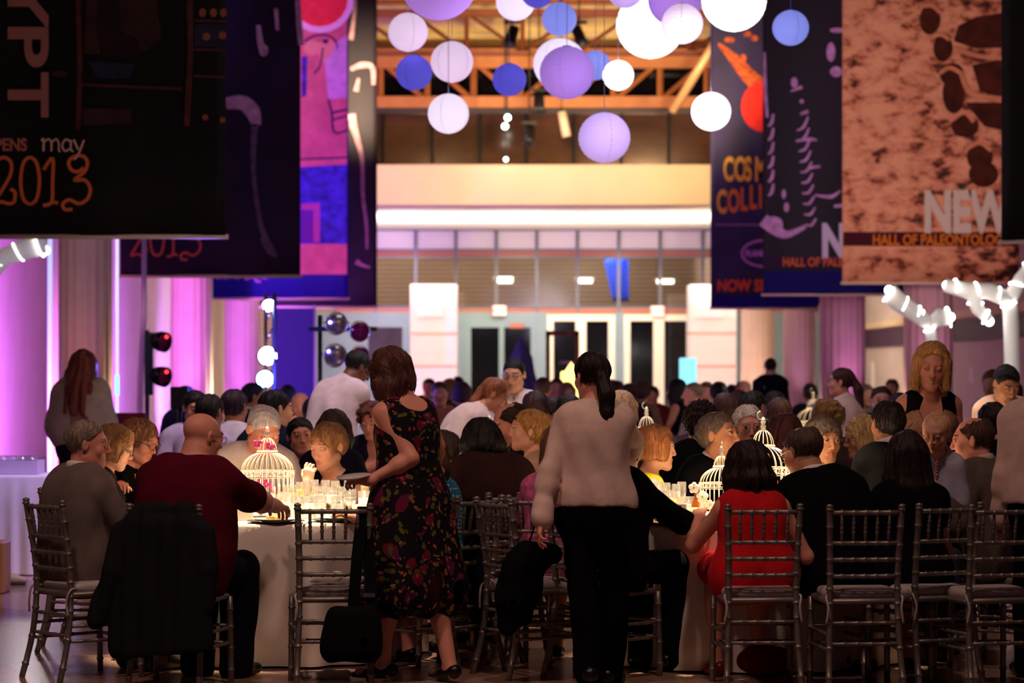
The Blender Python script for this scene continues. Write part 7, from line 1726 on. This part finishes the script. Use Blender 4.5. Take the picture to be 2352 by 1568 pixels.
# --- far crowd
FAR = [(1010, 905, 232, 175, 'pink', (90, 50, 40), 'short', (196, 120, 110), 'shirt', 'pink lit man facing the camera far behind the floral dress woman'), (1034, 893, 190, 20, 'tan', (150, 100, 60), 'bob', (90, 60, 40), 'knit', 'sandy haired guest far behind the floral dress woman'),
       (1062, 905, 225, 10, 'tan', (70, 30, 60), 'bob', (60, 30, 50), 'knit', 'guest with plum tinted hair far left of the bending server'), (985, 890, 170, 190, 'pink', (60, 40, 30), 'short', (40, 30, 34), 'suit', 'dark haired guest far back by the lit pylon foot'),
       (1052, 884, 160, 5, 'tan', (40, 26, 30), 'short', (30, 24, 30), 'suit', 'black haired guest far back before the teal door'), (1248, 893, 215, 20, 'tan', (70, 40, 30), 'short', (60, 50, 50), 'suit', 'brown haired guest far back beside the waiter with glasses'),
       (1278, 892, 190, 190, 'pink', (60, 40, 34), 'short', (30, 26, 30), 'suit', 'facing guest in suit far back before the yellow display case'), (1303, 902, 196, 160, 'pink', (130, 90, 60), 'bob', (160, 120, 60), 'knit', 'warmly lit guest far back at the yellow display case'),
       (1418, 898, 190, 10, 'tan', (70, 36, 40), 'bob', (120, 60, 110), 'knit', 'guest in magenta top far back beside the waitress head'), (1444, 905, 205, 350, 'tan', (60, 30, 40), 'short', (70, 40, 60), 'suit', 'plum haired guest far back below the orange door reflections'),
       (1476, 903, 195, 15, 'tan', (90, 60, 44), 'curly', (150, 110, 90), 'shirt', 'curly haired guest in patterned shirt far back under the orange door reflections'), (1498, 908, 174, 200, 'pink', (60, 40, 36), 'short', (120, 40, 44), 'shirt', 'guest in red shirt far back left of the long haired woman'),
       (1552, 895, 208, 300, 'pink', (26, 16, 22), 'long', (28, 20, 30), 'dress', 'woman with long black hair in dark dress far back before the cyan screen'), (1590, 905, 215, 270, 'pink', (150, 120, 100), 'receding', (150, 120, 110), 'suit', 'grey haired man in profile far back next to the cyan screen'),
       (1622, 903, 212, 190, 'pink', (110, 70, 50), 'short', (206, 180, 160), 'shirt', 'man in pale shirt far back facing the table'), (1652, 905, 232, 20, 'tan', (26, 18, 18), 'short', (40, 36, 50), 'suit', 'black haired man with pale collar far back near the first tan column'),
       (1708, 898, 205, 175, 'pink', (120, 80, 60), 'balding', (60, 50, 50), 'suit', 'bald man far back at the elbow of the standing suit man'), (1682, 905, 178, 10, 'tan', (20, 14, 14), 'short', (24, 20, 24), 'suit', 'dark headed guest far back below the cream column'),
       (1405, 893, 175, 180, 'pink', (80, 50, 40), 'short', (40, 34, 40), 'suit', 'facing guest farthest back by the white doors'), (1860, 905, 200, 350, 'tan', (60, 40, 36), 'short', (40, 30, 44), 'suit', 'guest far back between the purple columns'),
       (1990, 908, 205, 160, 'tan', (120, 90, 80), 'short', (110, 90, 110), 'shirt', 'guest in pale shirt far back behind the ponytail waitress'), (2048, 893, 185, 200, 'tan', (90, 60, 50), 'short', (70, 70, 90), 'suit', 'guest far back under the dark wall band'),
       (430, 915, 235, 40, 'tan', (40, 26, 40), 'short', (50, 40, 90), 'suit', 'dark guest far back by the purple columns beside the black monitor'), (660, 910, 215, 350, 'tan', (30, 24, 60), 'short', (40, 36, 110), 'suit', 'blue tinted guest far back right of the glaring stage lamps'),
       (2330, 905, 240, 20, 'tan', (70, 40, 34), 'short', (50, 40, 40), 'suit', 'guest far back at the white tree trunk')]
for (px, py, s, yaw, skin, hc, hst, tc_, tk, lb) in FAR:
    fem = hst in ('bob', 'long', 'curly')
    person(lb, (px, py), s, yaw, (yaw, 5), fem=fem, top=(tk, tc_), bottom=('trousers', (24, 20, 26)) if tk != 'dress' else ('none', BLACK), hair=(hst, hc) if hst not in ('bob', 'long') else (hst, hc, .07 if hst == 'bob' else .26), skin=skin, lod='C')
# chairs showing in the middle distance
for px, s, yaw, lb in ((1548, 352, 355, 'purple lit silver chair back behind the pearl necklace woman'), (1530, 415, 60, 'silver chair rail beside the yellow dress'), (2030, 448, 350, 'silver chair top left of the long haired woman'), (2260, 470, 345, 'silver chair cut off beside the waiter at the picture edge')):
    q = W(px, 852, s); chair(lb, (q.x, q.y), yaw)

# ------------------------------------------------------------------ side table at the purple wall
q = W(30, 852, 305); tb = thing('service_table', 'service table under a lilac lit white cloth by the purple wall', 'table', (q.x - .05, q.y + .35, 0))
n = 160; v = []; f = []
def rr(i):
    a = 2 * math.pi * i / n; c_, s_ = math.cos(a), math.sin(a); k_ = 1 / max(abs(c_) / .42, abs(s_) / .36) ; return c_ * k_, s_ * k_
for z, w_ in ((.758, .0), (.755, .98), (.735, 1.0), (.5, 1.02), (.25, 1.03), (.01, 1.04)):
    for i in range(n):
        x_, y_ = rr(i); d = max(0, .73 - z) * .05 * math.sin(i * .78) * (1 + .5 * math.sin(i * .31)); m_ = max(w_, .002) * (1 + d); v.append((x_ * m_, y_ * m_, z))
for j in range(5):
    for i in range(n): f.append((j * n + (i + 1) % n, j * n + i, (j + 1) * n + i, (j + 1) * n + (i + 1) % n))
MB().box((0, 0, .735), (.80, .68, .03)).build('table_top', mat('plywood', lin((150, 110, 70)), .6), tb, False)
for sx in (-1, 1):
    for sy in (-1, 1): MB().tube([(sx * .36, sy * .3, .72), (sx * .36, sy * .3, 0)], .015).build('leg', mat('grey_tube', lin((110, 110, 112)), .4, .7), tb)
spot('service_table_wash', (tb.location.x + 1.6, tb.location.y - 1.2, 3.2), (tb.location.x, tb.location.y, .6), 420, (.40, .28, 1), 40, .8, .1)
o = mk('tablecloth', v, f, LINEN); o.location = tb.location; tag(o, 'white cloth lit lilac on the service table by the purple wall', 'tablecloth')
t = thing('glass_rack', 'low crate of upturned glasses on the lilac service table', 'rack', (tb.location.x - .02, tb.location.y - .05, .76))
MB().box((0, -.17, .05), (.46, .015, .10)).box((0, .17, .05), (.46, .015, .10)).box((-.225, 0, .05), (.015, .34, .10)).box((.225, 0, .05), (.015, .34, .10)).box((0, 0, .008), (.44, .33, .015)).build('crate_frame', mat('rack_plastic', lin((206, 186, 206)), .5), t, False)
for k in range(6): o = bpy.data.objects.new('water_tumbler', protos['tumbler']); link(o); o.location = (t.location.x - .18 + .072 * k, t.location.y - .12, .776); tag(o, 'clear tumbler in the crate on the lilac service table', 'glass', 'tumblers in the crate')
q = W(5, 1360, 330); o = MB().box((0, 0, .18), (.10, .3, .36), bev=.012).build('wooden_crate', mat('pale_wood', lin((206, 150, 100)), .6), None, False); o.location = (W(0, 852, 330).x, F / 330, 0); tag(o, 'pale wooden crate edge at the far left on the floor', 'crate')
q = W(20, 1330, 318); t = thing('shoe', 'lone pale sneaker with dark sole on the floor by the crate', 'shoe', (W(22, 852, 318).x, F / 318, 0)); S = SDF(); S.rc((-.08, 0, .045), (.03, 0, .04), .042, .036, .03); S.rc((.03, 0, .035), (.10, 0, .03), .036, .026, .03); S.half((0, 0, .012), (0, 0, -1)); v_, q_ = S.mesh(.01); mesh_np('upper', v_, q_, mat('sneaker_white', lin((220, 200, 200)), .6), t); MB().box((.01, 0, .008), (.21, .08, .016), bev=.006).build('sole', mat('sneaker_sole', lin((60, 40, 36)), .6), t)
q = W(412, 852, 255); t = thing('monitor', 'black monitor screen standing behind the maroon man', 'monitor', (q.x, q.y, 0)); MB().box((0, 0, 1.30), (.16, .05, .20), bev=.008).build('screen', BLACKM, t, False); MB().tube([(0, .02, 1.22), (0, .02, .03)], .02).build('post', BLACKM, t); MB().lathe([(.002, 0), (.18, 0), (.18, .02), (.02, .05)], n=20).build('base_plate', BLACKM, t)
REDC = mat('red_padding', lin((170, 30, 60)), .7)
for px, s, lb in ((292, 250, 'red padded chair behind the shawl woman'), (385, 245, 'red padded chair behind the maroon man beside the monitor')):
    q = W(px, 852, s); t = thing('padded_chair', lb, 'chair', (q.x, q.y, 0)); MB().box((0, -.2, .95 if px < 300 else .72), (.40, .06, .42), bev=.02).build('backrest', REDC, t); MB().box((0, 0, .45), (.44, .44, .07), bev=.02).build('seat', REDC, t)
    for sx in (-1, 1):
        MB().tube([(sx * .2, -.2, 0), (sx * .2, -.2, .8)], .014).build('leg', BLACKM, t); MB().tube([(sx * .2, .2, 0), (sx * .2, .2, .45)], .014).build('leg', BLACKM, t)
# small things on the wall at the corridor side
p = W(2226, 862, 140); o = MB().box((0, 0, 0), (.34, .01, .28)).build('paper_notice', mat('notice_paper', lin((236, 228, 220)), .7), None, False); o.location = (8.49, F / 124.3, p.z); o.rotation_euler = (0, 0, math.pi / 2); tag(o, 'white paper notice on the corridor wall behind the smiling blonde woman', 'notice')
p = W(2008, 860, 105); t = thing('wall_phone', 'pale wall panel behind the ponytail waitress', 'panel', (8.46, F / 98, p.z)); MB().box((0, 0, 0), (.06, .25, .6), bev=.01).build('panel_body', WHITEP, t, False)
t['category'] = 'panel'
for px, py, s, lb in ((1897, 720, 150, 'cream speaker box on the wall by the lilac lit column'),):
    p = W(px, py, 132); t = thing('speaker_box', lb, 'speaker', p); MB().box((0, 0, 0), (.24, .2, .34), bev=.015).build('cabinet', CREAM, t, False); MB().tube([(0, 0, .15), (0, 0, 9.84 - p.z)], .02).build('drop_pole', GREYFRAME, t)
# napkin on the floor, red bag and clutch under the red dress chair
S = SDF(); S.rc((-.12, 0, .02), (.10, .02, .02), .018, .022, .03); S.rc((-.05, -.06, .018), (.08, .07, .02), .018, .02, .03); v, q = S.mesh(.008, (), lambda P: .004 * noise(P, 40, 60, 60, 9)); o = mesh_np('napkin', v, q, NAPK); o.location = (W(745, 852, 462).x, W(745, 1560, 458).y, -.004); tag(o, 'white napkin dropped on the floor under the empty chair', 'napkin')
S = SDF(); S.el((0, 0, .085), (.14, .07, .085)); S.half((0, 0, .006), (0, 0, -1)); v, q = S.mesh(.012, (), wrinkles(.006, 24, 3)); o = mesh_np('handbag', v, q, cloth('bag_red', (120, 18, 26))); o.location = (red.location.x + .08, red.location.y + .30, -.003); tag(o, 'dark red soft bag on the floor under the red dress chair', 'bag')
